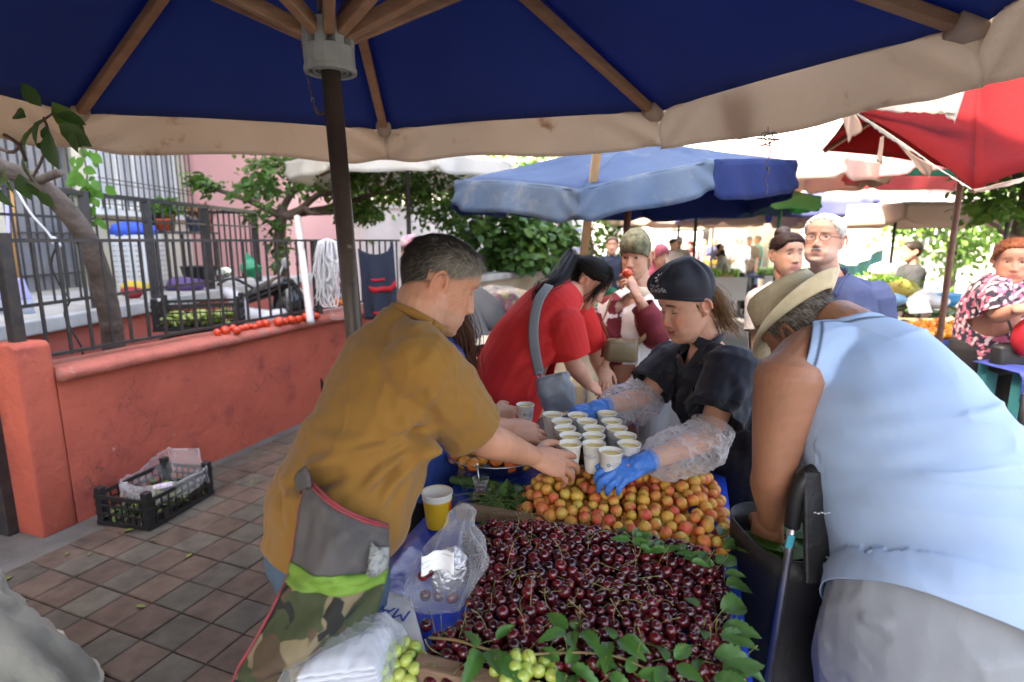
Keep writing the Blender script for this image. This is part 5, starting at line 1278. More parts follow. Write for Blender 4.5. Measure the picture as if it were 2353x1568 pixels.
# apron grid rows: left edge and right edge (pixel, distance)
rowsA=[((708,1092,1.06),(892,1205,1.06)),((690,1170,1.02),(896,1245,1.03)),((668,1290,.985),(893,1300,1.005)),((660,1330,.975),(885,1338,.995)),((625,1400,.935),(868,1400,.985)),((575,1490,.915),(830,1490,.965)),((545,1545,.905),(745,1545,.945)),((530,1640,.90),(735,1640,.94)),((520,1760,.90),(730,1760,.94))]
def aproncols(i0,i1,n,m,off=0,u0=0,u1=1):
    pts=[]; L_=[P(*q[0]) for q in rowsA]; R_=[P(*q[1]) for q in rowsA]
    def at(arr,t):
        i=min(int(t),len(arr)-2); f=t-i; p0=arr[max(i-1,0)];p1=arr[i];p2=arr[i+1];p3=arr[min(i+2,len(arr)-1)]
        return .5*((2*p1)+(p2-p0)*f+(2*p0-5*p1+4*p2-p3)*f*f+(3*p1-p0-3*p2+p3)*f**3)
    for j in range(m+1):
        t=lerp(i0,i1,j/m); a=at(L_,t); b=at(R_,t)
        for i in range(n+1):
            s_=lerp(u0,u1,i/n); p=a.lerp(b,s_); p=p+V(.15,-.95,.25)*(.07*math.sin(PI*min(1,s_*1.02))+off+.010*math.sin(s_*11+t*2.2)*min(1,t)+.016*mnoise.noise(V(s_*4+t*.5,t*1.1,2))*min(1,t*2)+.008*mnoise.noise(V(s_*11,t*2.5-s_*3,5))*min(1,t*2)); pts.append(p)
    mb=MB(); mb.grid(pts,n+1,m+1,flip=True); return mb,pts
apn,_=aproncols(0,8,30,60); ap_o=apn.build('apron',[m_cam],vend,solid=.003)
q,_=aproncols(0,2.1,28,26,.006); q.build('apron_pouch',m_gr,ap_o,solid=.002)
q,pl=aproncols(1.98,3.0,28,8,.011); q.build('apron_band',m_lime,ap_o,solid=.002)
q,_=aproncols(6.1,8,28,16,.005); q.build('apron_hem',M('dark_apron',(.035,.035,.04),.85,bump=(9,.4,.015)),ap_o,solid=.002)
mb=MB(); _,pl=aproncols(0,8,1,50,.004,-.0,.02); mb.tube([pl[2*i] for i in range(51)],.003,6)
_,pl=aproncols(.0,.001,30,1,.012); mb.tube(pl[:31],.0030,6); _,pl=aproncols(.18,.181,30,1,.012); mb.tube(pl[:31],.003,6)
mb.build('piping',m_piping,ap_o)
mb=MB(); _,pl=aproncols(1.05,2.0,6,6,.016,.80,1.0); 
pts=[]
for j in range(7):
    for i in range(7): p=Vector(pl[j*7+i]); p+=V(.0,-.012,0)*math.sin(PI*i/6); pts.append(p)
mb.grid(pts,7,7,flip=True); mb.build('mesh_pocket',M('mesh_pocket',(.35,.36,.33),.6,bump=(120,.8,.01),stain=(60,(.10,.10,.09),.52)),ap_o,solid=.002)
mb=MB(); mb.tube([P(708,1095,1.02),P(690,1108,1.06),P(676,1120,1.12),P(668,1120,1.2)],[(.022,.004)]*4,8,ref=(0,0,1),smoothn=3); mb.build('apron_tie',m_gr,ap_o)
# ================= THE WORKER IN NAVY =================
def cloth(me,name,mat,parent,solid=.003): return finish(me,name,mat,parent,solid)
def dup_front(me,bf,zmax,off,fmin=.15,zmin=-9,keep=None):
    """the forward-facing part of a garment, lifted off it: an apron lying on the clothes"""
    m2=me.copy(); bm=bmesh.new(); bm.from_mesh(m2); bm.normal_update()
    kill=[f for f in bm.faces if f.normal.dot(bf)<fmin or f.calc_center_median().z>zmax or f.calc_center_median().z<zmin or (keep and not keep(f.calc_center_median()))]
    bmesh.ops.delete(bm,geom=kill,context='FACES')
    for v in bm.verts: v.co+=v.normal*off
    bm.to_mesh(m2); bm.free(); return m2
m_navy=M('navy_cotton',(.0095,.011,.020),.75,var=(5,(.012,.014,.026)),bump=(300,.25,.002),bump2=(16,.15,.01),sheen=.1)
m_black=M('black_cloth',(.006,.006,.008),.7,bump=(14,.3,.012),bump2=(300,.2,.002))
wf,wu=heading(1590,-52,-17,4); wr_=wf.cross(wu)
PW=dict(nose=.95,brow=.3,cheek=.004,jaw=.98,w=1.05,ear=.85,lid=-16,low=30,smile=1.0,blush=.85,lipc=(.46,.12,.12),lipa=.95,browa=.95,browc=(.035,.022,.018),lashz=.0075,lash=1.0,chub=.009,lip=.9,lipw=.023,chin=.8)
tW=(.60,.315,.215)
MW=headM(P(1612,709,1.845)+wr_*.074,wf,wu,.985)
wk=thing('person',V(P(1700,1100,2.0).x,2.0,0),'smiling woman in navy work shirt, cap and blue gloves holding out the tray','person')
bfW,_=heading(1620,-58,0); brW=bfW.cross(V(0,0,1))
nkW=P(1622,788,1.93); shL=P(1688,850,1.79); shR=P(1545,835,2.09); elL=P(1622,1006,1.66); wrL=P(1474,1066,1.515); elR=P(1478,912,2.03); wrR=P(1378,938,1.93)
spW=[(P(1718,1250,2.02),.175,.13),(P(1706,1150,2.0),.155,.115),(P(1688,1050,1.975),.150,.11),(P(1668,960,1.955),.158,.118),(P(1648,890,1.94),.162,.122),(P(1636,835,1.935),.150,.085),(P(1626,798,1.93),.075,.06)]
bm_=MB(); HANDTIPS.clear()
bm_.limb([q[0] for q in spW],[(q[1]*.88,q[2]*.88) for q in spW],ref=brW,seg=20,sub=4)
bm_.limb([nkW-V(0,0,.05),nkW,MW@V(0,-.03,-.09),MW@V(0,-.028,-.05),MW@V(0,-.02,0)],[.06,.052,.050,.055,.05],seg=18,sub=4)
bm_.limb([MW@V(0,.03,-.10),MW@V(0,.0,-.097),nkW+bfW*.02],[.025,.036,.036],seg=14,sub=3)
arm(bm_,shL,elL,wrL,.88,1.0); arm(bm_,shR,elR,wrR,.88,1.0)
dLw=(P(1382,1104,1.445)-wrL).normalized(); uLw=V(-.25,-.62,.72)
CL=[(28,45,25),(30,48,26),(34,50,26),(38,52,26)]
add_hand(bm_,wrL,dLw,uLw,-1,CL,thumb=[(.75,.55,-.25),(.92,.28,-.25),(.97,.12,-.15)],s=.86)
dRw=(P(1300,952,1.90)-wrR).normalized()
add_hand(bm_,wrR,dRw,V(-.3,-.4,.85),1,CL,s=.86)
add_head(bm_,MW,PW)
hpW=P(1718,1260,2.03); hps=[hpW+brW*.085,hpW-brW*.085]; knW=[V(q.x,q.y,.48) for q in hps]; anW=[V(q.x+.02,q.y,.07) for q in hps]
legs(bm_,hps,knW,anW,.9)
skin_obj(bm_,.0033,wk,tW,MW,PW)
add_eyes(MW,PW,wk,(0,-28))
# shirt
sh=MB(); pad=.014
ss=[(P(1724,1330,2.04),.19,.15)]+[(c,w+pad,d+pad) for c,w,d in spW]
sh.limb([q[0] for q in ss],[(q[1],q[2]) for q in ss],ref=brW,seg=28,sub=5)
sh.ell(P(1612,930,1.90),(.09,.085,.085)); sh.ell(P(1600,930,1.99),(.085,.08,.08))
sh.limb([nkW-V(0,0,.06),nkW-V(0,0,.01),nkW+V(0,0,.05)],[.09,.066,.06],seg=20)
c1=sleeve(sh,shL,elL,wrL,.74,.016,.9,1.45); c2=sleeve(sh,shR,elR,wrR,.74,.016,.9,1.35)
for s_ in (shL,shR): sh.limb([nkW-V(0,0,.02),s_.lerp(nkW,.4)+V(0,0,.005),s_],[.052,.056,.06],seg=16)
me=fuse(sh,.0045,5)
aL=P(1640,960,1.80)
fl=[(P(1650,870,1.78),P(1640,970,1.72),.006,.016),(P(1700,880,1.76),P(1610,960,1.70),.006,.014),(P(1720,900,1.77),P(1640,990,1.70),.007,.016),(P(1660,900,1.77),P(1605,985,1.68),.006,.012),(P(1740,950,1.8),P(1680,1060,1.85),.006,.02),(P(1700,960,1.78),P(1720,1080,1.86),.007,.018),(P(1690,930,1.77),P(1660,1010,1.74),-.006,.014),(P(1600,800,1.85),P(1640,880,1.85),.005,.015),(P(1580,830,1.92),P(1560,900,1.95),.005,.014),(P(1520,850,2.0),P(1490,900,1.98),.005,.012)]
folds(me,fl); wrinkle(me,.0022,7,(1,1,1.4),7.); wrinkle(me,.0009,22,(1,1,1),3.); crease(me,.007,4,(1,1,1.2),5.)
vN=P(1582,800,1.84)
me=cut(me,[c1,c2,(nkW+V(0,0,.012),V(0,0,1)-bfW*.35,.12),(nkW+bfW*.080+V(0,0,-.07),bfW*.5+V(0,0,1),.075)])
ap=dup_front(me,bfW,P(1560,872,1.9).z,.006,.12)
cloth(me,'shirt',m_navy,wk); cloth(ap,'apron',m_black,wk,.002)
# collar wings and apron strap
mb=MB()
for s_ in(-1,1):
    a=nkW+brW*(.062*s_)+V(0,0,.018)-bfW*.01; b=nkW+brW*(.03*s_)+bfW*.085+V(0,0,-.075)
    mb.tube([nkW-bfW*.055+V(0,0,.03)+brW*.02*s_,a,a.lerp(b,.5)+bfW*.015+brW*.012*s_,b],[(.016,.003),(.020,.003),(.020,.003),(.006,.002)],8,ref=(V(0,0,1)-bfW*.3),smoothn=4)
mb.build('collar',m_navy,wk)
lg=MB(); legs(lg,hps,knW,anW,.9,.014); lg.limb([hpW-V(0,0,.05),hpW+V(0,0,.1)],[(.17,.13),(.165,.125)],ref=brW,seg=18); me=fuse(lg,.007,3); cloth(me,'trousers',m_black,wk,0)
mb=MB(); [shoe(mb,a,bfW) for a in anW]; finish(fuse(mb,.007,3),'shoes',M('dark_shoe'),wk)
# cap
def cap_pt(Mx,P_,ph,t,puff=1,front=.058,back=.006,top=.148):
    zb=lerp(back,front,(.5+.5*math.cos(ph))**.9); x,y,_=head_surf(np.array([zb]),np.array([ph]),P_)
    bx,by=x[0]*1.085,(y[0]+.005)*1.075-.005
    a=t*PI/2; k=math.cos(a)**.62; bul=1+.17*puff*math.sin(min(1,t*1.5)*PI)*(1+.25*(math.cos(ph)<0)*-math.cos(ph))
    plt=.0035*math.sin(ph*11+math.sin(ph*3)*2)*math.sin(PI*min(1,t*1.3))
    z=zb+(top-zb)*math.sin(a)**.9
    return Mx@V(bx*k*bul*(1+plt*8),(by+.01)*k*bul*(1+plt*8)-.01-.012*t*puff,z+plt)
def make_cap(Mx,P_,mat,parent,name='cap',**kw):
    n,m=72,26; mb=MB(); pts=[cap_pt(Mx,P_,-PI+2*PI*i/n,min(.999,j/m),**kw) for j in range(m+1) for i in range(n)]
    mb.grid(pts,n,m+1,closeu=True); return mb.build(name,mat,parent,solid=.002)
CK=dict(top=.172,puff=1.35,front=.068,back=-.022)
cap=make_cap(MW,PW,m_navy,wk,**CK)
mb=MB(); n=72; pts=[]
for j in range(4):
    for i in range(n):
        ph=-PI+2*PI*i/n; p=cap_pt(MW,PW,ph,.0,**CK); q=MW.to_3x3()@V(math.sin(ph),math.cos(ph),0); pts.append(p+q.normalized()*(.002+.0015*(j in(1,2)))+(MW.to_3x3()@V(0,0,1))*(-.004+.009*j))
mb.grid(pts,n,4,closeu=True); mb.build('cap_band',m_navy,cap,solid=.001)
m_wht=M('white_thread',(.75,.75,.78),.7)
def captext(body,size,ph0,z,mat,parent,Mx,P_):
    cu=bpy.data.curves.new('t','FONT'); cu.body=body; cu.size=size; cu.align_x='CENTER'; cu.align_y='CENTER'; cu.resolution_u=2
    o=bpy.data.objects.new('t',cu); COL.objects.link(o); me=bpy.data.meshes.new_from_object(o.evaluated_get(bpy.context.evaluated_depsgraph_get())); bpy.data.objects.remove(o)
    nrm=Mx.to_3x3()@V(math.sin(ph0),math.cos(ph0),.25)
    for v in me.vertices:
        ph=ph0-v.co.x/.098; t=z+v.co.y/.105; v.co=cap_pt(Mx,P_,ph,t,**CK)+nrm.normalized()*.0026
    me.transform(Matrix.Translation(-ORG[parent.name])); me.materials.append(mat); o=mkobj('cap_lettering',me,parent,ORG[parent.name]); return o
captext('BÜYÜKŞEHİR',.0125,-.10,.16,m_wht,cap,MW,PW); captext('T.C. AYDIN',.007,-.10,.265,m_wht,cap,MW,PW)
bm=bmesh.new()
for k in range(8):
    a=2*PI*k/8+.2; 
    for r0,r1,w in((.004,.013,.0022),):
        q=[]
        for (rr,ss_) in((r0,0),((r0+r1)/2,w),(r1,0),((r0+r1)/2,-w)):
            x=rr*math.cos(a)-ss_*math.sin(a); y=rr*math.sin(a)+ss_*math.cos(a)
            q.append(bm.verts.new(cap_pt(MW,PW,-.10-x/.098,.46+y/.105,**CK)+(MW.to_3x3()@V(-.1,1,.5)).normalized()*.003-ORG[cap.name]))
        bm.faces.new(q)
me=bpy.data.meshes.new('emblem'); bm.to_mesh(me); me.materials.append(m_wht); mkobj('emblem',me,cap,ORG[cap.name])
# hair
def whair(rg): return tuple(float(q) for q in np.array((.16,.085,.04))*rg.uniform(.5,1.9))
mb=MB(); rg=random.Random(2)
lock(mb,[MW@V(-.045,-.07,.03),MW@V(-.055,-.085,-.01),MW@V(-.05,-.095,-.06),MW@V(-.045,-.11,-.125)],[.022,.024,.020,.012],260,rg,.03,whair,.0009)
lock(mb,[MW@V(.02,-.09,.03),MW@V(-.01,-.10,-.02),MW@V(-.02,-.11,-.08),MW@V(-.03,-.12,-.15)],[.03,.028,.02,.01],200,rg,.04,whair,.0009)
lock(mb,[MW@V(-.066,.012,.035),MW@V(-.071,.010,.010),MW@V(-.0725,.0,-.012)],[.006,.005,.003],40,rg,.006,lambda r:tuple(q*.35 for q in whair(r)),.0007)
mb.build('hair',m_hairc,wk)
mb=MB(); mb.limb([MW@V(0,-.085,.04),MW@V(-.02,-.09,.0),MW@V(-.03,-.092,-.04)],[.035,.04,.02],seg=14); mb.build('hair_tuft',M('hair_under',(.10,.055,.03),.7,bump=(60,.8,.01),rotscale=(6,6,1)),wk)
# gloves
m_glove=M('blue_nitrile',(.045,.20,.62),.42,var=(14,(.04,.17,.55)),bump=(38,.5,.010),bump2=(90,.25,.004))
for wr0,d0,u0,sd,el in((wrL,dLw,uLw,-1,elL),(wrR,dRw,V(-.3,-.4,.85),1,elR)):
    gm=MB(); add_hand(gm,wr0,d0,u0,sd,CL,thumb=[(.75,.55,-.25),(.92,.28,-.25),(.97,.12,-.15)],s=.94,rs=1.12)
    b=(el-wr0).normalized(); gm.limb([wr0+d0*.02,wr0,wr0+b*.045],[.030,.031,.033],seg=18)
    me=fuse(gm,.0030,2); wrinkle(me,.0009,30,(1,1,1),2.,); wrinkle(me,.0006,60,(1,1,1),5.)
    me=cut(me,[(wr0+b*.04,b,.06)]); finish(me,'glove',m_glove,wk,.0015)
# clear plastic oversleeves
for el,wr0,sh_,k in((elL,wrL,shL,0),(elR,wrR,shR,5)):
    mb=MB(); pts=[];n=64; path=[sh_.lerp(el,.80),el,el.lerp(wr0,.35),el.lerp(wr0,.7),wr0.lerp(el,.08)]; rr=[.062,.072,.074,.066,.036]
    pp,r2=cat(path,[(q,q) for q in rr],10); down=V(0,0,-1); N0=len(pp)
    for i,(c,r) in enumerate(zip(pp,r2)):
        tn=(pp[min(i+1,N0-1)]-pp[max(0,i-1)]).normalized(); a=tn.orthogonal().normalized(); b=tn.cross(a); t=i/(N0-1)
        for q in range(n):
            th=2*PI*q/n; dr=a*math.cos(th)+b*math.sin(th)
            w=1+ (.16*mnoise.noise(V(math.cos(th)*2.2,math.sin(th)*2.2,t*7+k))+.11*mnoise.noise(V(math.cos(th)*5,math.sin(th)*5,t*14+k))+.015*mnoise.noise(V(math.cos(th)*11,math.sin(th)*11,t*30+k))+.13*(1-abs(2*mnoise.noise(V(math.cos(th)*3+t*4,math.sin(th)*3,t*9+k))))**3)*math.sin(PI*min(1,t*.9+.12))
            pts.append(c+dr*r[0]*w+down*.014*math.sin(PI*t))
    mb.grid(pts,n,N0,closeu=True); mb.build('plastic_sleeve',film('sleeve_film',(.97,.97,.97),.20,.15,(10,.5)),wk,smooth=False)
# ================= THE MAN IN THE STRAW HAT =================
hf,hu=heading(1830,-122,-36,-6); hr=hf.cross(hu)
PH=dict(ear=1.1,w=1.04,jaw=1.08,lid=10,stubble=.2,blush=.2,browa=.5,browc=(.2,.18,.16))
tH=(.36,.165,.095)
MH=headM(P(1810,781,1.405)+hr*.072,hf,hu,1.02)
hm=thing('person',V(P(2170,1400,.95).x,.97,0),'man in pale blue sleeveless top and straw hat bending over the black shopping trolley','person')
bfH,_=heading(2080,-172,0); brH=bfH.cross(V(0,0,1))
nk=P(1935,752,1.355); shL=P(1812,868,1.225); elL=P(1778,1075,1.20); wrL=P(1772,1195,1.30); shR=P(2130,905,1.39); elR=P(2110,1055,1.55); wrR=P(2000,1210,1.50)
spH=[(P(2215,1440,.93),.205,.165),(P(2218,1370,.965),.21,.175),(P(2186,1262,1.02),.205,.172),(P(2124,1122,1.09),.196,.155),(P(2062,1004,1.155),.182,.134),(P(2014,902,1.235),.170,.114),(P(1978,827,1.30),.142,.090),(P(1946,770,1.345),.080,.072)]
bm_=MB(); HANDTIPS.clear()
bm_.limb([q[0] for q in spH],[(q[1]*.93,q[2]*.93) for q in spH],ref=brH,seg=24,sub=5)
bm_.limb([nk.lerp(spH[5][0],.3),nk,MH@V(0,-.045,-.055),MH@V(0,-.035,-.01)],[.08,.068,.064,.06],seg=18,sub=4)
bm_.limb([nk.lerp(spH[6][0],.6),shL.lerp(nk,.45),shL],[.07,.066,.062],seg=16); bm_.limb([nk.lerp(spH[6][0],.6),shR.lerp(nk,.45),shR],[.07,.066,.062],seg=16)
arm(bm_,shL,elL,wrL,1.12,1.12); arm(bm_,shR,elR,wrR,1.1,1.1)
add_hand(bm_,wrL,(P(1752,1262,1.345)-wrL).normalized(),V(-.75,-.6,-.1),-1,[(30,50,30),(34,52,30),(38,54,30),(42,54,30)],thumb=[(.7,.6,-.4),(.85,.3,-.4),(.9,.1,-.4)],s=1.03)
add_hand(bm_,wrR,(P(1955,1235,1.47)-wrR).normalized(),V(.4,-.6,.5),1,[(20,40,20)]*4,s=1.0)
add_head(bm_,MH,PH)
hpH=P(2190,1440,.945); hps=[hpH-brH*.085-V(0,0,.07),hpH+brH*.085-V(0,0,.07)]; knH=[V(q.x+.0,q.y+.06,.50) for q in hps]; anH=[V(q.x,q.y-.02,.07) for q in hps]
legs(bm_,hps,knH,anH,1.05,0,fat=1.1)
skin_obj(bm_,.0036,hm,tH,MH,PH,tips=list(HANDTIPS)); add_eyes(MH,PH,hm)
def hmask(z,a,ph):
    hl=np.interp(a,[0,.45,.8,1.15,1.5,1.75,2.1,2.6,3.2],[.09,.08,.066,.05,.01,-.03,-.045,-.055,-.06]); return float(np.clip((z-hl)/.01,0,1))*(z<.085)
strands(hm,MH,PH,5000,hmask,lambda p,ph:(0,-.35,-.9),.020,lambda p,ph,rg:np.array((.13,.10,.075) if rg.random()<.55 else (.33,.30,.27))*rg.uniform(.4,1.3),lift=.005,base_shell=.004,w=.0009)
m_tank=M('pale_blue_jersey',(1,1,1),.85,attr=True,var=(3,(.93,.95,.97)),bump=(420,.3,.0015),bump2=(9,.12,.01))
sh=MB(); pad=.012; ss=[(P(2205,1540,.895),.240,.205)]+[(c,w+pad,d+pad) for c,w,d in spH]; ss[1]=(spH[0][0],.236,.200); ss[2]=(spH[1][0],.232,.198)
sh.limb([q[0] for q in ss],[(q[1],q[2]) for q in ss],ref=brH,seg=48,sub=8)
sh.limb([nk.lerp(spH[6][0],.8),shL.lerp(nk,.5),shL.lerp(nk,.12)],[.075,.074,.07],seg=18); sh.limb([nk.lerp(spH[6][0],.8),shR.lerp(nk,.5),shR.lerp(nk,.12)],[.075,.074,.07],seg=18)
me=fuse(sh,.0040,9)
fl=[(P(1950,1255,.98),P(2130,1215,.86),.0025,.02),(P(1975,1310,.98),P(2100,1300,.85),.003,.02)]
for k,(a,b,A) in enumerate([((1880,1080,1.02),(2200,1040,.96),.004),((1900,1120,1.0),(2260,1090,.93),.005),((1930,1170,.99),(2300,1120,.9),.005),((1860,1040,1.04),(2050,1030,1.0),.004),((2000,1180,.93),(2340,1190,.88),.004),((1990,1340,.9),(2300,1330,.82),.004),((1900,1010,1.06),(2180,960,1.02),.003),((1960,930,1.1),(2150,880,1.1),.003),((1870,1065,1.02),(1960,1180,.98),.006),((1855,1030,1.04),(1930,1120,1.0),.005),((1950,830,1.2),(2080,790,1.22),.003)]): fl.append((P(*a),P(*b),A,.016+.004*(k%3)))
folds(me,fl); wrinkle(me,.0012,6,(1,1,2.2),3.); crease(me,.006,2.4,(.6,.6,1.8),4.); crease(me,.0035,4.5,(.7,.7,1.8),7.)
uaxis=(nk-spH[4][0]).normalized()
nL=(shL-nk).normalized(); nRr=(shR-nk).normalized()
AHa,AHb=P(1896,800,1.17),P(1838,1004,1.08); AHn=(AHb-AHa).cross(V(.35,1,-.1)).normalized(); AHn=AHn if AHn.x<0 else -AHn; AH0=AHa.lerp(AHb,.5)+V(0,.07,0)
me=cut(me,[(AH0,AHn,.20),(shR-nRr*.0+V(0,0,-.03),brH,.15),(nk-uaxis*.012,uaxis,.12),(P(2205,1478,.90),-(spH[1][0]-spH[0][0]).normalized()-brH*.10,.6)])
a=getv(me); bmx=bmesh.new(); bmx.from_mesh(me); bd=np.array([list(v.co) for v in bmx.verts if v.is_boundary and v.co.z>spH[3][0].z-.04]); bmx.free()
d=np.full(len(a),9.)
for k in range(0,len(a),4000): d[k:k+4000]=np.sqrt(((a[k:k+4000,None,:]-bd[None])**2).sum(2).min(1))
colr=np.ones((len(a),3))*np.array((.37,.49,.66)); lin=np.clip(1-np.abs(d-.020)/.0052,0,1)**.7; colr=colr*(1-lin[:,None])+np.array((.012,.016,.05))*lin[:,None]; lin=np.clip(1-d/.004,0,1); colr=colr*(1-.8*lin[:,None])+.8*np.array((.015,.02,.06))*lin[:,None]
setcol(me,colr); finish(me,'sleeveless_top',m_tank,hm,.003)
m_short=M('pale_grey_cotton',(.30,.32,.34),.85,var=(4,(.26,.28,.30)),bump=(10,.4,.015),bump2=(260,.2,.002))
jn=MB(); legs(jn,hps,knH,anH,1.08,.022,fat=1.15); jn.limb([hpH-V(0,0,.08),hpH,hpH+V(.01,.015,.075),hpH+V(.04,.06,.17),hpH+V(.06,.10,.28)],[(.215,.185),(.214,.178),(.206,.166),(.196,.150),(.19,.145)],ref=brH,seg=26)
me=fuse(jn,.006,4); folds(me,[(P(1935,1420,.86),P(1915,1560,.82),.008,.02),(P(2000,1430,.84),P(2080,1560,.78),.006,.025),(P(2353,1440,.85),P(2200,1560,.78),.006,.02),(P(1960,1400,.86),P(2060,1440,.82),.006,.012)]); wrinkle(me,.003,6,(1,1,1.3),6.); crease(me,.007,3,(1.3,1.3,.7),6.); me=cut(me,[(hpH+V(0,0,.13),V(-.12,.38,1),.5)]); finish(me,'trousers',m_short,hm,.003)
mb=MB(); [shoe(mb,q,bfH) for q in anH]; finish(fuse(mb,.007,3),'shoes',M('dark_shoe'),hm)
# straw hat
def m_straw():
    m=M('straw',(.80,.70,.48),.8,var=(40,(.70,.59,.37)),bump=(60,.2)); nt=m.node_tree;N=nt.nodes;L=nt.links;b=N['Principled BSDF']; tc=N.new('ShaderNodeTexCoord')
    prev=None
    for d in ('X','Y','Z'):
        w=N.new('ShaderNodeTexWave'); w.bands_direction=d; w.inputs['Scale'].default_value=150; w.inputs['Distortion'].default_value=1.2; w.inputs['Detail Scale'].default_value=3; L.new(tc.outputs['Object'],w.inputs[0]); bn=N.new('ShaderNodeBump'); bn.inputs['Strength'].default_value=.22; bn.inputs['Distance'].default_value=.003; L.new(w.outputs[1],bn.inputs['Height'])
        if prev: L.new(prev,bn.inputs['Normal'])
        prev=bn.outputs[0]
        if d!='Y':
            old=b.inputs['Base Color'].links[0].from_socket; mx=N.new('ShaderNodeMix'); mx.data_type='RGBA'; mr=N.new('ShaderNodeMapRange'); mr.inputs[1].default_value=.0; mr.inputs[2].default_value=.35; mr.inputs[3].default_value=.4; mr.inputs[4].default_value=0; L.new(w.outputs[1],mr.inputs[0]); L.new(mr.outputs[0],mx.inputs[0]); L.new(old,mx.inputs[6]); mx.inputs[7].default_value=(.30,.21,.10,1); L.new(mx.outputs[2],b.inputs['Base Color'])
    L.new(prev,b.inputs['Normal']); return m
m_str=m_straw()
mb=MB(); n=80; pts=[]; HT=Matrix.Translation((0,-.012,.052))@Matrix.Rotation(R(-8),4,'X')
prof=[]
for j in range(12): t=j/11; prof.append(('b',t))
for j in range(1,19): t=j/18; prof.append(('c',t))
for kind,t in prof:
    for i in range(n):
        ph=2*PI*i/n; sx,cy=math.sin(ph),math.cos(ph)
        if kind=='b':
            r=1+.42*(1-t); up=.030*(1-t)**1.2*(-cy*.9+.05) +.012*(1-t)*abs(sx); up+= -.012*(1-t)*(cy>0)*cy
            p=V(.086*r*sx,.106*r*cy,up)
        else:
            k=1-.16*t if t<.72 else (1-.16*.72)*math.cos((t-.72)/.28*PI/2)**.55
            z=.086*min(1,t/.74) if t<.74 else .086+.006*math.sin((t-.74)/.26*PI/2)
            x=.086*k*sx; y=.106*k*cy; 
            pin=max(0,(t-.3)/.7)*math.exp(-((cy-.75)/.35)**2)*.022; x-=math.copysign(min(abs(x),pin),x)
            if t>.74: z-=.034*math.exp(-(x/.026)**2)*min(1,(t-.74)/.12)*(1 if y<.06 else .7)
            z+=.010*(-cy)*0+.012*cy*t
            p=V(x,y,z)
        pts.append(MH@(HT@p))
mb.grid(pts,n,len(prof),closeu=True); hat=mb.build('straw_hat',m_str,hm,solid=.0025)
# trolley
tl=thing('shopping_trolley',V(.74,1.32,0),'black fabric shopping trolley with curved grip handle between stall and straw hat man','trolley')
m_poly=M('black_polyester',(.011,.011,.012),.5,bump=(10,.5,.02),bump2=(240,.3,.002),var=(4,(.016,.016,.018)))
A=P(1735,1300,1.17); B=P(2005,1300,1.13); zt=.90; bx0,bx1,by0,by1=.585,.90,1.14,1.42
mb=MB(); pts=[];n=64;mm=22
for j in range(mm+1):
    z=lerp(.09,zt,j/mm); 
    for i in range(n):
        a=2*PI*i/n; cx,cy=math.cos(a),math.sin(a); x=.5*(bx0+bx1)+.5*(bx1-bx0)*math.copysign(abs(cx)**.35,cx); y=.5*(by0+by1)+.5*(by1-by0)*math.copysign(abs(cy)**.35,cy)
        k=.012*mnoise.noise(V(x*6,y*6,z*4))+.008*math.sin(z*16+x*9); pts.append(V(x+k*cx,y+k*cy,z+(.02*math.sin(x*12) if j==mm else 0)))
mb.grid(pts,n,mm+1,closeu=True); mb.f.append(tuple(range(n-1,-1,-1))); mb.mi.append(0); mb.build('bag',m_poly,tl,solid=.004)
mb=MB(); q=P(1896,1212,1.10); mb.box(q,(.092,.014,.235),Matrix.Rotation(R(-12),3,'X')); fl_=mb.build('flap',m_poly,tl,smooth=False,bevel=.005)
mb=MB()
for v,w in((1175,0),(1305,0)):
    for k in range(9):
        p=P(1868+8*k,v+ (1 if k%2 else -1),1.082 if v<1250 else 1.098); mb.box(p+V(0,-.008,0),(.0045,.002,.0015))
mb.build('stitching',m_wht,fl_,smooth=False)
m_chr=M('chrome_tube',(.45,.45,.46),.38,metal=1)
mb=MB(); mb.tube([P(1822,1200,1.13),P(1812,1270,1.135),P(1800,1345,1.14),P(1765,1568,1.14)],.0095,12); mb.tube([P(2010,1200,1.2),P(2000,1345,1.16)],.0095,12); mb.build('frame_tube',m_chr,tl)
mb=MB(); mb.tube([P(1820,1210,1.13),P(1828,1150,1.128),P(1848,1100,1.13),P(1885,1078,1.15),P(1950,1075,1.18),P(2005,1100,1.2),P(2012,1200,1.2)],[.0165]*7,14,smoothn=6); mb.build('grip',M('black_rubber',(.012,.012,.012),.45,bump=(200,.3,.002)),tl)
mb=MB(); mb.box(P(1815,1245,1.122),(.015,.003,.03),Matrix.Rotation(R(8),3,'Y')); mb.build('sticker',M('cyan_sticker',(.05,.35,.42),.4),tl,smooth=False)
mb=MB(); 
for x in (bx0+.02,bx1-.02): mb.tube([(x-.015,1.44,.075),(x+.015,1.44,.075)],.07,20)
mb.build('wheel',M('black_rubber'),tl)
for z,k in ((.85,0),):
    mb=MB(); mb.limb([P(1965,1240,1.5),P(1960,1255,1.48)],[.02,.02]); 
mb=MB(); rgz=random.Random(8)
for k in range(26): p=V(rgz.uniform(bx0+.05,bx1-.06),rgz.uniform(by0+.05,by1-.05),zt-.035); mb.leaf(p,V(rgz.gauss(0,1),rgz.gauss(0,1),.3),V(0,0,1),.09,.05)
o=mb.build('greens',m_leafs[1]); tag(o,'green leafy vegetables showing at the mouth of the black trolley bag','vegetables',None,'stuff')
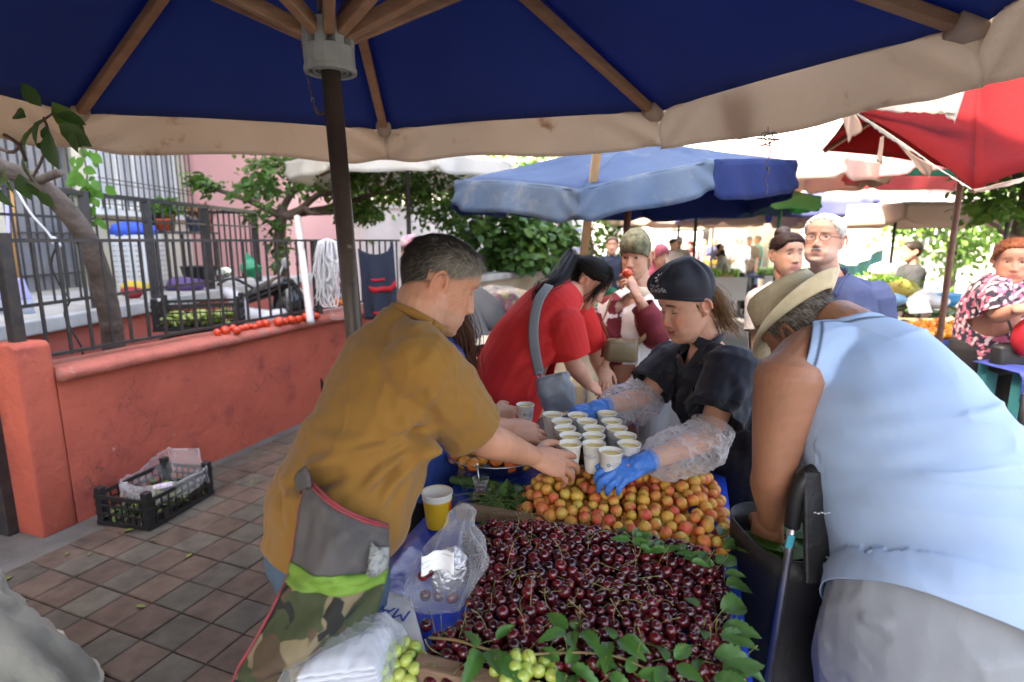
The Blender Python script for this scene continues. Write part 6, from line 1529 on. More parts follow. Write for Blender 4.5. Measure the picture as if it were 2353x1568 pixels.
# ================= OTHER PEOPLE =================
def solid(name,base,**k): return M(name,base,k.pop('rough',.85),**k)
def hairpaint(c,g=None,gc=(.5,.48,.45)):
    def f(p,ph,rg): 
        if g and rg.random()<g: return np.array(gc)*rg.uniform(.6,1.2)
        return np.array(c)*rg.uniform(.5,1.8)
    return f
def hmask_std(front=.075,side=.035,back=-.05,cover_ear=False):
    def f(z,a,ph):
        hl=np.interp(a,[0,.5,.9,1.3,1.6,1.9,2.4,3.2],[front,front-.005,side+.015,side,-.005 if not cover_ear else -.02,-.03,back,back]); return float(np.clip((z-hl)/.008,0,1))*(0 if (1.42<a<1.98 and z<.034) else 1)
    return f
def person(label,head_uvY,yaw,pitch,sects,brd,arms,hips,mats,tone,P_,hs=1.0,vox=.005,k=.9,sleeve_t=.8,pad=.014,hand=None,trouser=True,sleeve_mat=None,loose=1.2,hem=None,earx=None,pants_pad=.02,shoulder=.06,legsdir=0,roll=0,neckr=.052,feet=None):
    """near-background figure; sects: (u,v,Y,halfwidth,halfdepth) from hem to neck; brd: body yaw; arms: ((sh),(el),(wr),(tip)) right then left"""
    u,v,Y=head_uvY; f,u_=heading(u,yaw,pitch,roll); c=P(u,v,Y); Mx=headM(c,f,u_,hs)
    S=[(P(a,b,y),w,d) for a,b,y,w,d in sects]; t=thing('person',V(S[0][0].x,S[0][0].y,0),label,'person')
    bf_,_=heading(sects[0][0],brd,0); br_=bf_.cross(V(0,0,1)); nk_=S[-1][0]
    mb=MB(); HANDTIPS.clear()
    mb.limb([q[0] for q in S],[(q[1]*.85,q[2]*.85) for q in S],ref=br_,seg=18,sub=4)
    mb.limb([nk_-V(0,0,.05),nk_,Mx@V(0,-.03,-.08),Mx@V(0,-.02,0)],[neckr*1.15,neckr,neckr,neckr*.9],seg=14,sub=3)
    mb.limb([Mx@V(0,.03,-.10),Mx@V(0,0,-.097),nk_+bf_*.02],[.026,.036,.036],seg=12,sub=3)
    AR=[]
    for i,a in enumerate(arms):
        sh_,el_,wr_2,tip=[q if isinstance(q,Vector) else P(*q) for q in a]; AR.append((sh_,el_,wr_2)); arm(mb,sh_,el_,wr_2,k,1.0)
        cu=(hand or {}).get(i,[(20,30,20)]*4); up=(V(.1,-.7,.7) if not hand or ('up',i) not in hand else hand[('up',i)]); add_hand(mb,wr_2,(tip-wr_2).normalized(),up,1 if i==0 else -1,cu,thumb=(hand or {}).get(('th',i)),s=.92*k/.9)
    add_head(mb,Mx,P_)
    hp=P(*hips); hps_=[hp+br_*.085,hp-br_*.085]; z0=hp.z
    fx=V(0,0,0) if not feet else Vector(feet)
    kn=[V(q.x,q.y,.0)*1+V(0,0,z0*.54)+fx*.5+bf_*.02 for q in hps_]; an=[V(q.x,q.y,.07)+fx for q in hps_]
    legs(mb,hps_,kn,an,k)
    skin_obj(mb,vox,t,tone,Mx,P_,tips=list(HANDTIPS)); add_eyes(Mx,P_,t)
    sh=MB(); d0=(S[0][0]-S[1][0]).normalized()
    ss=[(S[0][0]+d0*.06,S[0][1]+pad,S[0][2]+pad)]+[(c_,w+pad,d+pad) for c_,w,d in S]
    sh.limb([q[0] for q in ss],[(q[1],q[2]) for q in ss],ref=br_,seg=24,sub=5)
    up=(S[-1][0]-S[-2][0]).normalized(); sh.limb([nk_-up*.05,nk_,nk_+up*.05],[.085,neckr+.016,neckr+.012],seg=16)
    cuts=[(nk_+up*.006,up,.11),(S[0][0],d0,.5)]
    for (a,b,c2) in AR:
        cuts.append(sleeve(sh,a,b,c2,sleeve_t,.013,k,loose)); sh.limb([nk_-up*.03,a.lerp(nk_,.5)+V(0,0,.005),a],[.055,.058,.058*k/.9],seg=14)
    me=fuse(sh,vox,4); 
    return t,me,cuts,Mx,dict(S=S,bf=bf_,br=br_,nk=nk_,up=up,AR=AR,hp=hp,hps=hps_,kn=kn,an=an,k=k,vox=vox)
def pants(t,I,mat,pad=.018,shoemat=None,top=.08,w=.165,d=.13):
    lg=MB(); legs(lg,I['hps'],I['kn'],I['an'],I['k'],pad); lg.limb([I['hp']-V(0,0,.06),I['hp'],I['hp']+V(0,0,top)],[(w,d),(w,d),(w-.01,d-.01)],ref=I['br'],seg=18)
    me=fuse(lg,max(.007,I['vox']),3); wrinkle(me,.003,7,(1,1,1.3),2.); finish(me,'trousers',mat,t)
    mb=MB(); [shoe(mb,a,I['bf']) for a in I['an']]; finish(fuse(mb,.009,3),'shoes',shoemat or M('dark_shoe'),t)
# --- woman in red, bending over the next stall
m_red=M('red_cotton',(.62,.022,.020),.85,var=(4,(.54,.016,.016)),bump=(300,.2,.002),bump2=(12,.15,.01))
PR=dict(nose=.95,brow=.4,cheek=.004,chub=.006,lid=-8,low=28,smile=.3,blush=.4,browa=.8,lashz=.008,ear=.9)
tR=(.58,.30,.21)
t,me,cuts,Mx,I=person('woman with a dark ponytail in a red T-shirt bending over the vegetable stall',(1352,650,2.66),82,-40,
 [(1140,985,2.40,.19,.155),(1158,915,2.43,.20,.165),(1188,840,2.47,.19,.160),(1228,765,2.51,.185,.145),(1272,705,2.55,.165,.115),(1312,672,2.58,.075,.065)],78,
 [((1292,745,2.40),(1318,838,2.40),(1352,885,2.58),(1392,900,2.68)),((1325,725,2.74),(1365,805,2.86),(1392,880,2.95),(1402,910,3.0))],(1140,965,2.42),None,tR,PR,hs=.98,vox=.0045,k=.92,sleeve_t=.78,loose=1.45)
folds(me,[(P(1290,800,2.3),P(1180,880,2.25),.009,.02),(P(1285,790,2.3),P(1220,900,2.25),.008,.018),(P(1270,770,2.3),P(1150,850,2.25),.007,.025),(P(1260,880,2.3),P(1160,950,2.25),.008,.02),(P(1300,740,2.3),P(1250,800,2.3),.006,.015)]); wrinkle(me,.003,5,(1,1,1.4),2.); crease(me,.009,2.4,(1,1,.8),2.)
finish(cut(me,cuts),'shirt',m_red,t,.003)
pants(t,I,M('light_jeans',(.22,.29,.36),.85,var=(6,(.17,.23,.30)),bump=(200,.2,.002)))
strands(t,Mx,PR,6000,hmask_std(.086,.040,-.085),lambda p,ph:(0,-1,.05-.35*p.z/.1),.045,hairpaint((.012,.010,.009)),lift=.006,base_shell=.007,w=.0011,curl=.12)
rg=random.Random(6); hb=lambda r: tuple(float(q) for q in np.array((.012,.010,.009))*r.uniform(.5,2.4))
mb=MB(); lock(mb,[Mx@V(0,-.095,.03),Mx@V(.0,-.135,.03),P(1278,652,2.50),P(1250,668,2.46),P(1240,694,2.43),P(1246,722,2.42)],[.014,.022,.026,.026,.022,.012],620,rg,.010,hb,.0014)
lock(mb,[Mx@V(.06,.045,.045),Mx@V(.066,.055,.0),Mx@V(.062,.07,-.03)],[.008,.006,.004],40,rg,.01,hb,.0008); [lock(mb,[Mx@V(sx*.050,.062,.085),Mx@V(sx*.070,.058,.035),Mx@V(sx*.071,.062,-.02),Mx@V(sx*.062,.075,-.065)],[.010,.010,.008,.004],90,rg,.03,hb,.0009) for sx in(1,-1)]; lock(mb,[Mx@V(.02,.03,.125),Mx@V(.045,.07,.095),Mx@V(.062,.075,.05),Mx@V(.066,.08,.01)],[.012,.012,.010,.004],90,rg,.02,hb,.0009); mb.build('ponytail',m_hairc,t)
mb=MB(); mb.limb([Mx@V(0,-.09,.03),Mx@V(0,-.14,.03),P(1278,652,2.50),P(1251,670,2.46),P(1242,700,2.43)],[.012,.018,.022,.020,.012],seg=14); mb.build('ponytail_core',M('black_hair',(.010,.009,.008),.45,bump=(40,.8,.01)),t)
mb=MB(); mb.tube([Mx@V(.017*math.cos(a),-.105,.03+.017*math.sin(a)) for a in np.linspace(0,2*PI,16)],.006,8); mb.build('hair_tie',m_white,t)
m_gst=M('grey_strap',(.20,.21,.22),.7,weave=(90,.2))
bagG=thing('crossbody_bag',P(1275,900,2.26),'pale grey crossbody bag hanging at the side of the woman in red','bag')
mb=MB(); mb.tube([P(1262,655,2.40),P(1238,690,2.32),P(1226,745,2.27),P(1228,800,2.245),P(1240,862,2.24)],[(.021,.0022)]*5,8,ref=(1,0,0),smoothn=5); mb.build('strap',m_gst,bagG)
mb=MB(); q=P(1278,902,2.22); pts=[];n=36
for j in range(15):
    for i in range(n):
        a=2*PI*i/n; tt=j/14; z=.075-.16*tt; w=.062*(1+.2*math.sin(PI*tt))*(1-.10*mnoise.noise(V(tt*4,a,2))); dpt=.035*math.sin(PI*(.12+.8*tt)); k=.008*mnoise.noise(V(math.cos(a)*2,math.sin(a)*2,tt*6))
        pts.append(q+Matrix.Rotation(R(-14),3,'Y')@V((w+k)*math.cos(a),(dpt+k)*math.sin(a),z))
mb.grid(pts,n,15,closeu=True); mb.build('pouch',M('grey_leather',(.30,.33,.36),.45,bump=(16,.5,.02),var=(6,(.25,.28,.31))),bagG,solid=.003)
mb=MB(); mb.tube([P(1240,862,2.24)+V(.012*math.cos(a),0,.012*math.sin(a)) for a in np.linspace(0,2*PI,12)],.003,6); mb.tube([P(1243,868,2.235),P(1250,885,2.22)],.004,6); mb.build('buckle',m_chr,bagG)
# --- woman eating a tomato
PT=dict(nose=1.0,brow=.4,cheek=.003,w=.95,lid=20,low=30,browa=.8,blush=.35,lipa=.5)
tT=(.52,.285,.195)
m_wh=M('white_cotton',(.62,.60,.62),.9,var=(3,(.56,.54,.57)),bump=(10,.25,.015)); m_mar=M('maroon_sleeve',(.155,.016,.026),.85,bump=(10,.3,.015))
t,me,cuts,Mx,I=person('woman in camouflage headscarf and white shirt with maroon sleeves eating a tomato',(1461,592,2.95),-20,-8,
 [(1470,868,3.0,.19,.15),(1470,800,2.98,.185,.14),(1468,740,2.97,.175,.125),(1470,700,2.97,.165,.10),(1478,668,2.97,.08,.065)],-15,
 [((1408,705,2.95),(1395,790,2.92),(1388,840,2.86),(1390,865,2.84)),((1535,705,3.0),(1512,768,2.78),(1466,684,2.76),(1444,634,2.80))],(1470,880,3.0),None,tT,PT,hs=.97,vox=.0045,k=.88,sleeve_t=1.78,loose=1.18,hand={1:[(15,30,20),(18,34,20),(40,55,35),(50,60,40)],('up',1):V(.55,-.55,-.3),('th',1):[(.75,.35,-.6),(.85,.1,-.5),(.9,0,-.35)]})
me=cut(me,cuts); wrinkle(me,.003,6,(1,1,1.5),3.); crease(me,.010,2.5,(1.3,1.3,.6),3.)
# raglan sleeves in maroon
a=getv(me); cx=np.array(I['nk']); 
def segd(a,p,q):
    p=np.array(p);q=np.array(q); e=q-p; tt=np.clip(((a-p)@e)/(e@e),0,1); return np.linalg.norm(a-p-tt[:,None]*e,axis=1)
m=np.zeros(len(a),bool)
for s_,e_,w_ in I['AR']: m|=(segd(a,s_,e_)<.076)|(segd(a,e_,w_)<.095)|(segd(a,s_,I['nk'])<.050)
colr=np.where(m[:,None],np.array((.155,.016,.026)),np.array((.62,.60,.62))); setcol(me,colr)
finish(me,'shirt',M('raglan_cloth',(1,1,1),.88,attr=True,bump=(10,.3,.015)),t,.003)
pants(t,I,M('grey_trousers',(.16,.165,.18),.85,bump=(10,.3,.01)))
m_camo2=M('camo_scarf',(.20,.19,.12),.9,var=(38,(.075,.085,.045),2),stain=(46,(.09,.045,.035),.55),bump=(30,.4,.01))
cp=make_cap(Mx,PT,m_camo2,t,'headscarf',front=.040,back=-.055,top=.155,puff=1.0)
mb=MB(); mb.limb([Mx@V(0,-.09,-.03),Mx@V(0,-.10,-.07)],[.05,.04],seg=14); mb.build('scarf_knot',m_camo2,t)
mb=MB(); mb.tube([I['nk']+V(.085*math.cos(a_),.075*math.sin(a_),.01+.02*math.sin(a_)) for a_ in np.linspace(0,2*PI,30)],[(.034,.014)]*30,10,ref=(0,0,1)); mb.build('neck_scarf',M('cream_scarf',(.62,.54,.42),.9,bump=(20,.3,.01)),t)
tm=thing('tomato',P(1441,628,2.76),'red tomato held to the mouth of the woman in the camouflage headscarf','tomato')
mb=MB(); mb.ell(P(1441,628,2.76),(.026,.026,.023)); mb.build('flesh',M('tomato',(.56,.028,.012),.25,coat=.4,var=(5,(.62,.06,.015))),tm)
bgO=thing('shoulder_bag',P(1427,805,2.72),'small olive brown leather bag worn across the white shirt','bag')
mb=MB(); mb.box(P(1427,806,2.72),(.165,.065,.115),Matrix.Rotation(R(4),3,'Y')); mb.build('pouch',M('olive_leather',(.14,.105,.055),.4,bump=(20,.3,.01)),bgO,bevel=.024)
mb=MB(); mb.tube([P(1465,790,2.72),P(1500,755,2.76),P(1540,700,2.9)],[(.014,.003)]*3,8,ref=(0,0,1)); mb.tube([P(1400,790,2.74),P(1385,740,2.8),P(1405,680,2.88)],[(.014,.003)]*3,8,ref=(0,0,1)); mb.tube([P(1392,785,2.69),P(1427,778,2.685),P(1464,786,2.69)],.003,6); mb.build('strap',M('brown_strap',(.22,.13,.06),.6),bgO)
# --- man in blue polo shirt
PP=dict(nose=1.2,brow=1.2,cheek=.003,w=1.05,jaw=1.12,chub=.010,lid=14,low=24,ear=1.05,stubble=.25,stubc=(.55,.48,.45),browa=.3,browc=(.35,.33,.3),blush=.4,lipa=.6)
tP=(.46,.245,.175)
m_polo=M('blue_polo',(.040,.058,.135),.85,var=(4,(.033,.048,.115)),bump=(300,.2,.002),bump2=(10,.2,.012))
t,me,cuts,Mx,I=person('older white haired man with glasses and moustache in a blue polo shirt',(1893,555,2.72),-17,7,
 [(1905,960,2.8,.20,.15),(1905,870,2.78,.205,.155),(1903,790,2.75,.205,.145),(1902,720,2.75,.20,.125),(1900,668,2.75,.175,.10),(1899,637,2.75,.09,.075)],-8,
 [((1806,690,2.72),(1785,800,2.70),(1790,900,2.62),(1792,940,2.6)),((1998,690,2.78),(2018,800,2.74),(2012,900,2.66),(2010,940,2.62))],(1905,960,2.8),None,tP,PP,hs=1.0,vox=.0048,k=1.02,sleeve_t=.88,loose=1.5,neckr=.062)
folds(me,[(P(1990,700,2.6),P(1960,770,2.6),.008,.018),(P(2020,720,2.65),P(1990,800,2.6),.008,.018),(P(1960,680,2.6),P(1930,760,2.6),.005,.02),(P(1830,690,2.6),P(1850,760,2.6),.006,.02)]); wrinkle(me,.003,6,(1,1,1.5),4.); crease(me,.010,2.6,(1.2,1.2,.7),3.)
cuts.append((I['nk']+I['bf']*.11+V(0,0,-.035),I['bf']*.4+V(0,0,1),.062)); finish(cut(me,cuts),'polo_shirt',m_polo,t,.003)
mb=MB()
for s_ in(-1,1):
    n0=I['nk']; b=I['br']*s_; mb.tube([n0-I['bf']*.075+V(0,0,.028)+b*.02,n0+b*.085+V(0,0,.012),n0+b*.085+I['bf']*.06+V(0,0,-.03),n0+b*.06+I['bf']*.125+V(0,0,-.075)],[(.024,.004),(.03,.004),(.034,.004),(.012,.003)],8,ref=V(0,0,1),smoothn=4)
mb.build('collar',m_polo,t)
pants(t,I,M('dark_trousers',(.03,.03,.035),.85))
strands(t,Mx,PP,4200,hmask_std(.092,.03,-.04),lambda p,ph:(0.25,.1 if p.z>.1 else -.8,.1 if p.z>.09 else -.5),.026,hairpaint((.50,.48,.44)),lift=.006,base_shell=.010,w=.0010,curl=.22)
mb=MB(); mb.limb([Mx@V(-.028,.080,-.055),Mx@V(-.014,.0905,-.0485),Mx@V(0,.0925,-.047),Mx@V(.014,.0905,-.0485),Mx@V(.028,.080,-.055)],[(.004,.003),(.0055,.0055),(.005,.005),(.0055,.0055),(.004,.003)],seg=10); mb.build('moustache',M('grey_moustache',(.24,.22,.21),.9,bump=(90,.8,.005)),t)
gl=thing('glasses',Mx@V(0,.1,.01),'thin dark rimmed glasses worn by the white haired man in blue','glasses')
mb=MB()
for s_ in(-1,1):
    ring=[Mx@V(s_*.032+.023*math.cos(a)*1.05,.096-.010*abs(s_*.032+.023*math.cos(a))/.05,.008+.016*math.sin(a)) for a in np.linspace(0,2*PI,26)]; mb.tube(ring,.0013,6); mb.tube([Mx@V(s_*.055,.085,.012),Mx@V(s_*.077,.04,.014),Mx@V(s_*.080,-.012,.010)],.0014,6)
mb.tube([Mx@V(-.010,.098,.012),Mx@V(0,.101,.014),Mx@V(.010,.098,.012)],.0013,6); mb.build('frame',M('dark_metal',(.05,.03,.025),.3,metal=.7),gl)
mb=MB()
for s_ in(-1,1):
    c=[Mx@V(s_*.032+.0225*math.cos(a)*1.05,.0955-.010*abs(s_*.032+.0225*math.cos(a))/.05,.008+.0155*math.sin(a)) for a in np.linspace(0,2*PI,24)[:-1]]; mb.add(c,[tuple(range(len(c)))])
mb.build('lens',film('lens_film',(.97,.96,.95),.06,.02,(2,.0)),gl)
# --- woman in grey T-shirt behind him
PG=dict(nose=.95,brow=.3,chub=.008,lid=20,low=28,browa=.9,blush=.3,lipa=.9,lipc=(.5,.16,.16),w=1.02)
t,me,cuts,Mx,I=person('dark haired woman in a pale grey T-shirt standing behind the man in blue',(1808,588,3.2),30,0,
 [(1800,900,3.2,.19,.14),(1800,800,3.2,.18,.135),(1802,730,3.2,.175,.12),(1805,680,3.2,.15,.09),(1808,650,3.2,.075,.06)],20,
 [((1752,690,3.15),(1742,780,3.1),(1750,860,3.05),(1752,900,3.05)),((1858,690,3.25),(1868,780,3.25),(1865,860,3.2),(1865,900,3.2))],(1800,890,3.2),None,(.47,.26,.18),PG,hs=1.0,vox=.006,k=.92,sleeve_t=.8,loose=1.4)
wrinkle(me,.003,6,(1,1,1.5),4.); finish(cut(me,cuts),'shirt',M('pale_grey_jersey',(.46,.44,.43),.9,bump=(10,.2,.01)),t,.003); pants(t,I,M('dark_trousers'))
strands(t,Mx,PG,2600,hmask_std(.076,.03,-.04),lambda p,ph:(0,-.9,.35),.04,hairpaint((.03,.016,.013)),lift=.008,base_shell=.012,w=.0014,curl=.15)
mb=MB(); mb.ell(Mx@V(0,-.06,.125),(.045,.05,.04),fn=lambda p:p*(1+.1*mnoise.noise(p*40))); mb.build('hair_bun',M('brown_hair',(.03,.016,.013),.5,bump=(60,.8,.01)),t)
# --- woman in floral shirt at the right
PF=dict(nose=1.05,brow=.5,chub=.008,lid=20,low=28,browa=.4,blush=.5,lipa=.6,w=1.03,jaw=1.08)
t,me,cuts,Mx,I=person('older woman with short auburn hair in pink floral shirt at the right hand stall',(2326,603,3.0),8,-6,
 [(2275,805,3.1,.165,.145),(2282,740,3.08,.165,.14),(2292,692,3.05,.155,.12),(2303,662,3.03,.13,.09),(2315,640,3.02,.075,.065)],35,
 [((2282,676,2.95),(2292,725,2.90),(2345,710,2.78),(2380,705,2.75)),((2345,668,3.1),(2380,720,3.0),(2400,712,2.9),(2430,705,2.85))],(2265,800,3.1),None,(.47,.23,.16),PF,hs=.96,vox=.005,k=.95,sleeve_t=.8,loose=1.15)
wrinkle(me,.003,6,(1,1,1.5),4.); me=cut(me,cuts)
a=getv(me); n1=vnoise(a,26,2.)+.5*vnoise(a,50,5.);n2=vnoise(a,30,9.); c=np.ones((len(a),3))*np.array((.035,.028,.05)); k=sm((n1-.15)/.15)[:,None]; c=c*(1-k)+np.array((.62,.16,.24))*k; k=sm((n2-.45)/.15)[:,None]; c=c*(1-k)+np.array((.72,.55,.55))*k; setcol(me,c)
finish(me,'shirt',M('floral_cloth',(1,1,1),.85,attr=True,bump=(10,.2,.01)),t,.003); pants(t,I,M('black_trousers',(.012,.010,.011),.8),top=.02,w=.155,d=.135)
strands(t,Mx,PF,3200,hmask_std(.085,.03,-.06,True),lambda p,ph:(0,-.8,.2 if p.z>.06 else -.5),.035,hairpaint((.20,.065,.03)),lift=.014,base_shell=.014,w=.0014,curl=.3)
sb=thing('shoulder_bag',P(2355,820,2.85),'black shoulder bag on a thin strap beside the floral shirt','bag')
mb=MB(); mb.box(P(2318,825,2.86),(.16,.08,.15)); mb.build('pouch',m_poly,sb,bevel=.02); mb=MB(); mb.tube([P(2283,655,2.92),P(2300,690,2.86),P(2325,760,2.83),P(2325,795,2.84)],[(.008,.002)]*4,6,ref=(1,0,0)); mb.build('strap',m_poly,sb)
# --- hidden customer behind the vendor: hand with a cup, blue top, long brown hair
tb_=(.50,.27,.18); PX=dict(lid=0)
t,me,cuts,Mx,I=person('customer with long brown hair and blue top behind the vendor holding a paper cup',(1000,650,2.10),100,-25,
 [(962,1120,2.02,.17,.13),(970,1040,2.04,.17,.13),(985,950,2.05,.165,.12),(1003,860,2.06,.16,.11),(1018,800,2.07,.14,.085),(1028,760,2.08,.07,.06)],90,
 [((1022,830,1.92),(1060,950,1.95),(1135,945,2.04),(1205,958,2.10)),((1030,830,2.2),(1050,930,2.25),(1060,1000,2.3),(1065,1040,2.32))],(955,1130,2.02),None,tb_,PX,hs=.97,vox=.0045,k=.85,sleeve_t=.6,hand={0:[(30,30,15),(34,34,18),(38,36,20),(42,36,20)],('up',0):V(-.1,-.85,.5),('th',0):[(.6,.6,-.5),(.8,.3,-.5),(.9,.15,-.35)]})
wrinkle(me,.003,7,(1,1,1.5),4.); finish(cut(me,cuts),'blue_top',M('royal_blue_cloth',(.03,.075,.30),.85,bump=(10,.3,.015)),t,.003); pants(t,I,m_black)
strands(t,Mx,PX,1500,hmask_std(.08,.03,-.06,True),lambda p,ph:(0,-.5,-.8),.06,hairpaint((.05,.022,.014)),lift=.008,base_shell=.012,w=.0015)
hbx=lambda r: tuple(float(q) for q in np.array((.075,.033,.02))*r.uniform(.4,2.0)); mb=MB()
lock(mb,[Mx@V(-.0,.02,.05),P(1035,705,2.0),P(1066,765,1.98),P(1070,820,2.0),P(1072,880,2.02)],[.03,.035,.03,.022,.012],420,rg,.03,hbx,.0015); lock(mb,[Mx@V(.0,.03,.0),P(1045,740,1.98),P(1058,800,1.97),P(1066,850,1.98)],[.02,.02,.018,.01],260,rg,.02,hbx,.0015); mb.build('long_hair',m_hairc,t)
cq=P(1207,950,2.045); c=dup(cupt); c.location=cq-V(0,0,.05); c.rotation_euler=(0,0,.45); c['label']='white paper cup of yellow juice held up in the customer hand behind the tray'; c['group']=''; del c['group']
# --- person in floral headscarf further back
def far_person(label,x,y,face,h,top,bot,hair=None,scarf=None,tone=(.55,.31,.22),vox=.011,arm_bend=20,skirt=False,group=None,cap=None,lean=0):
    """figure standing at (x,y) facing direction face (degrees, 0 = +x)"""
    s=h/1.72; f=V(math.cos(R(face)),math.sin(R(face)),0); r=f.cross(V(0,0,1)); o=V(x,y,0)
    t=thing('person',o,label,'person',group); ln=f*(lean*s)
    nk_=o+V(0,0,1.44*s)+ln; Mx=headM(o+V(0,0,1.585*s)+ln*1.25+f*.02,f,V(0,0,1)+f*lean*.3,s)
    PQ=dict(lid=8); mb=MB()
    S=[(o+V(0,0,.92*s),.165*s,.12*s),(o+V(0,0,1.05*s)+ln*.3,.15*s,.115*s),(o+V(0,0,1.25*s)+ln*.7,.17*s,.12*s),(o+V(0,0,1.37*s)+ln*.9,.165*s,.09*s),(nk_,.07*s,.06*s)]
    mb.limb([q[0] for q in S],[(q[1]*.85,q[2]*.85) for q in S],ref=r,seg=14,sub=3); mb.limb([nk_-V(0,0,.04),nk_,Mx@V(0,-.02,-.05)],[.06*s,.052*s,.052*s],seg=12,sub=3)
    AR=[]
    for sd,b in((1,arm_bend),(-1,arm_bend*.6)):
        sh_=o+V(0,0,1.37*s)+ln*.9+r*(.185*s*sd); el_=sh_+V(0,0,-.29*s)+r*.03*sd+f*(.02+b*.001)*s; a=R(b); wr_2=el_+(f*math.sin(a)-V(0,0,math.cos(a)))*.25*s; AR.append((sh_,el_,wr_2)); arm(mb,sh_,el_,wr_2,.9*s); mb.limb([wr_2,wr_2.lerp(el_,-.3),wr_2.lerp(el_,-.62)],[(.028,.02),(.036,.018),(.022,.012)],ref=f,seg=10,sub=3)
    add_head(mb,Mx,PQ); hp=o+V(0,0,.92*s); hps_=[hp+r*.085*s,hp-r*.085*s]; kn=[V(q.x,q.y,.49*s)+f*.02 for q in hps_]; an=[V(q.x,q.y,.07) for q in hps_]; legs(mb,hps_,kn,an,.9*s)
    skin_obj(mb,vox*.85,t,tone,Mx,PQ,1)
    sh=MB(); ss=[(S[0][0]-V(0,0,.10*s),.18*s,.135*s)]+[(c_,w+.016,d+.016) for c_,w,d in S]; sh.limb([q[0] for q in ss],[(q[1],q[2]) for q in ss],ref=r,seg=18,sub=4); cuts=[(nk_+V(0,0,.012),V(0,0,1),.1)]
    for (a,b,c2) in AR: cuts.append(sleeve(sh,a,b,c2,.85 if not scarf else 1.85,.014,.9*s,1.25)); sh.limb([nk_-V(0,0,.03),a.lerp(nk_,.5),a],[.05*s,.055*s,.055*s],seg=12)
    me=fuse(sh,vox,3); wrinkle(me,.004,6,(1,1,1.4),4.); finish(cut(me,cuts),'top',top,t,.003)
    lg=MB()
    if skirt: lg.limb([o+V(0,0,.98*s),o+V(0,0,.6*s),o+V(0,0,.12*s)],[(.165*s,.13*s),(.20*s,.17*s),(.25*s,.22*s)],ref=r,seg=22)
    else: legs(lg,hps_,kn,an,.9*s,.018); lg.limb([hp-V(0,0,.06),hp+V(0,0,.07)],[(.16*s,.125*s)]*2,ref=r,seg=14)
    me=fuse(lg,vox,3); wrinkle(me,.005,5,(1,1,.4),2.); finish(me,'skirt' if skirt else 'trousers',bot,t)
    mb=MB(); [shoe(mb,a,f) for a in an]; finish(fuse(mb,.012,2),'shoes',M('dark_shoe'),t)
    if scarf:
        make_cap(Mx,PQ,scarf,t,'headscarf',front=.045,back=-.10,top=.145,puff=.6); mb=MB(); mb.limb([Mx@V(0,-.07,-.04),Mx@V(0,-.06,-.10),nk_-V(0,0,.03)-f*.02],[(.075,.05),(.085,.06),(.12,.07)],ref=r,seg=16); mb.limb([Mx@V(0,.06,-.115),nk_+f*.05-V(0,0,.03)],[(.05,.03),(.09,.05)],ref=r,seg=14); mb.build('scarf_drape',scarf,t)
    elif cap: make_cap(Mx,PQ,cap,t,'cap',front=.055,back=.0,top=.14,puff=.3); mb=MB(); mb.ell(Mx@V(0,.10,.052),(.06,.06,.006)); mb.build('cap_peak',cap,t)
    else: strands(t,Mx,PQ,500,hmask_std(.08,.03,-.05),lambda p,ph:(0,-.8,-.3),.03,hairpaint(hair or (.02,.015,.012)),lift=.008,base_shell=.012,w=.003)
    return t,Mx,f,r
def mc(name,c,var=None): return M(name,c,.9,var=var)
fl1=M('floral_scarf',(.62,.50,.52),.9,var=(14,(.52,.10,.17),2),stain=(18,(.16,.22,.26),.56))
far_person('person in a pink and grey floral headscarf behind the vendor head',-.78,4.6,200,1.66,mc('dusty_rose',(.42,.30,.30)),m_black,scarf=fl1)
q=G(1662,722,0); tq,Mx,f,r=far_person('stooped woman in patterned coat and dark headscarf pulling a trolley along the road',q.x,q.y,150,1.55,M('speckled_coat',(.42,.41,.34),.9,var=(9,(.24,.24,.2))),M('patterned_skirt',(.28,.22,.22),.9,var=(7,(.48,.42,.42)),stain=(10,(.10,.08,.09),.55)),scarf=mc('dark_scarf',(.018,.022,.02)),skirt=True,lean=.12,arm_bend=50)
hb_=thing('handbag',V(q.x-.12,q.y-.32,.82),'tan handbag hanging at the side of the stooped woman','bag'); mb=MB(); mb.box(V(q.x-.12,q.y-.34,.78),(.30,.10,.24)); mb.build('pouch',mc('tan_leather',(.42,.27,.12)),hb_,bevel=.03); mb=MB(); mb.tube([V(q.x-.2,q.y-.34,.89),V(q.x-.16,q.y-.3,1.15),V(q.x-.04,q.y-.34,.89)],.012,6); mb.build('handle',M('brown_strap'),hb_)
t2=thing('shopping_trolley',V(q.x+.42,q.y-.1,0),'black and purple shopping trolley rolling behind the stooped woman','trolley')
mb=MB(); mb.limb([V(q.x+.45,q.y-.1,.22),V(q.x+.40,q.y-.1,.5),V(q.x+.30,q.y-.1,.86)],[(.17,.13),(.18,.14),(.11,.09)],ref=(1,0,0),seg=16); mb.build('bag',m_poly,t2)
mb=MB(); mb.ell(V(q.x+.60,q.y-.14,.48),(.08,.12,.20)); mb.build('pocket',mc('purple_cloth',(.12,.015,.06)),t2)
mb=MB(); [mb.tube([(q.x+.40+.2*k,q.y-.25,.075),(q.x+.40+.2*k,q.y-.21,.075)],.075,16) for k in(0,1)]; mb.build('wheel',M('black_rubber'),t2); mb=MB(); mb.tube([V(q.x+.5,q.y-.1,.1),V(q.x+.3,q.y-.1,.95),V(q.x+.22,q.y-.12,1.0)],.014,8); mb.build('handle',m_chr,t2)
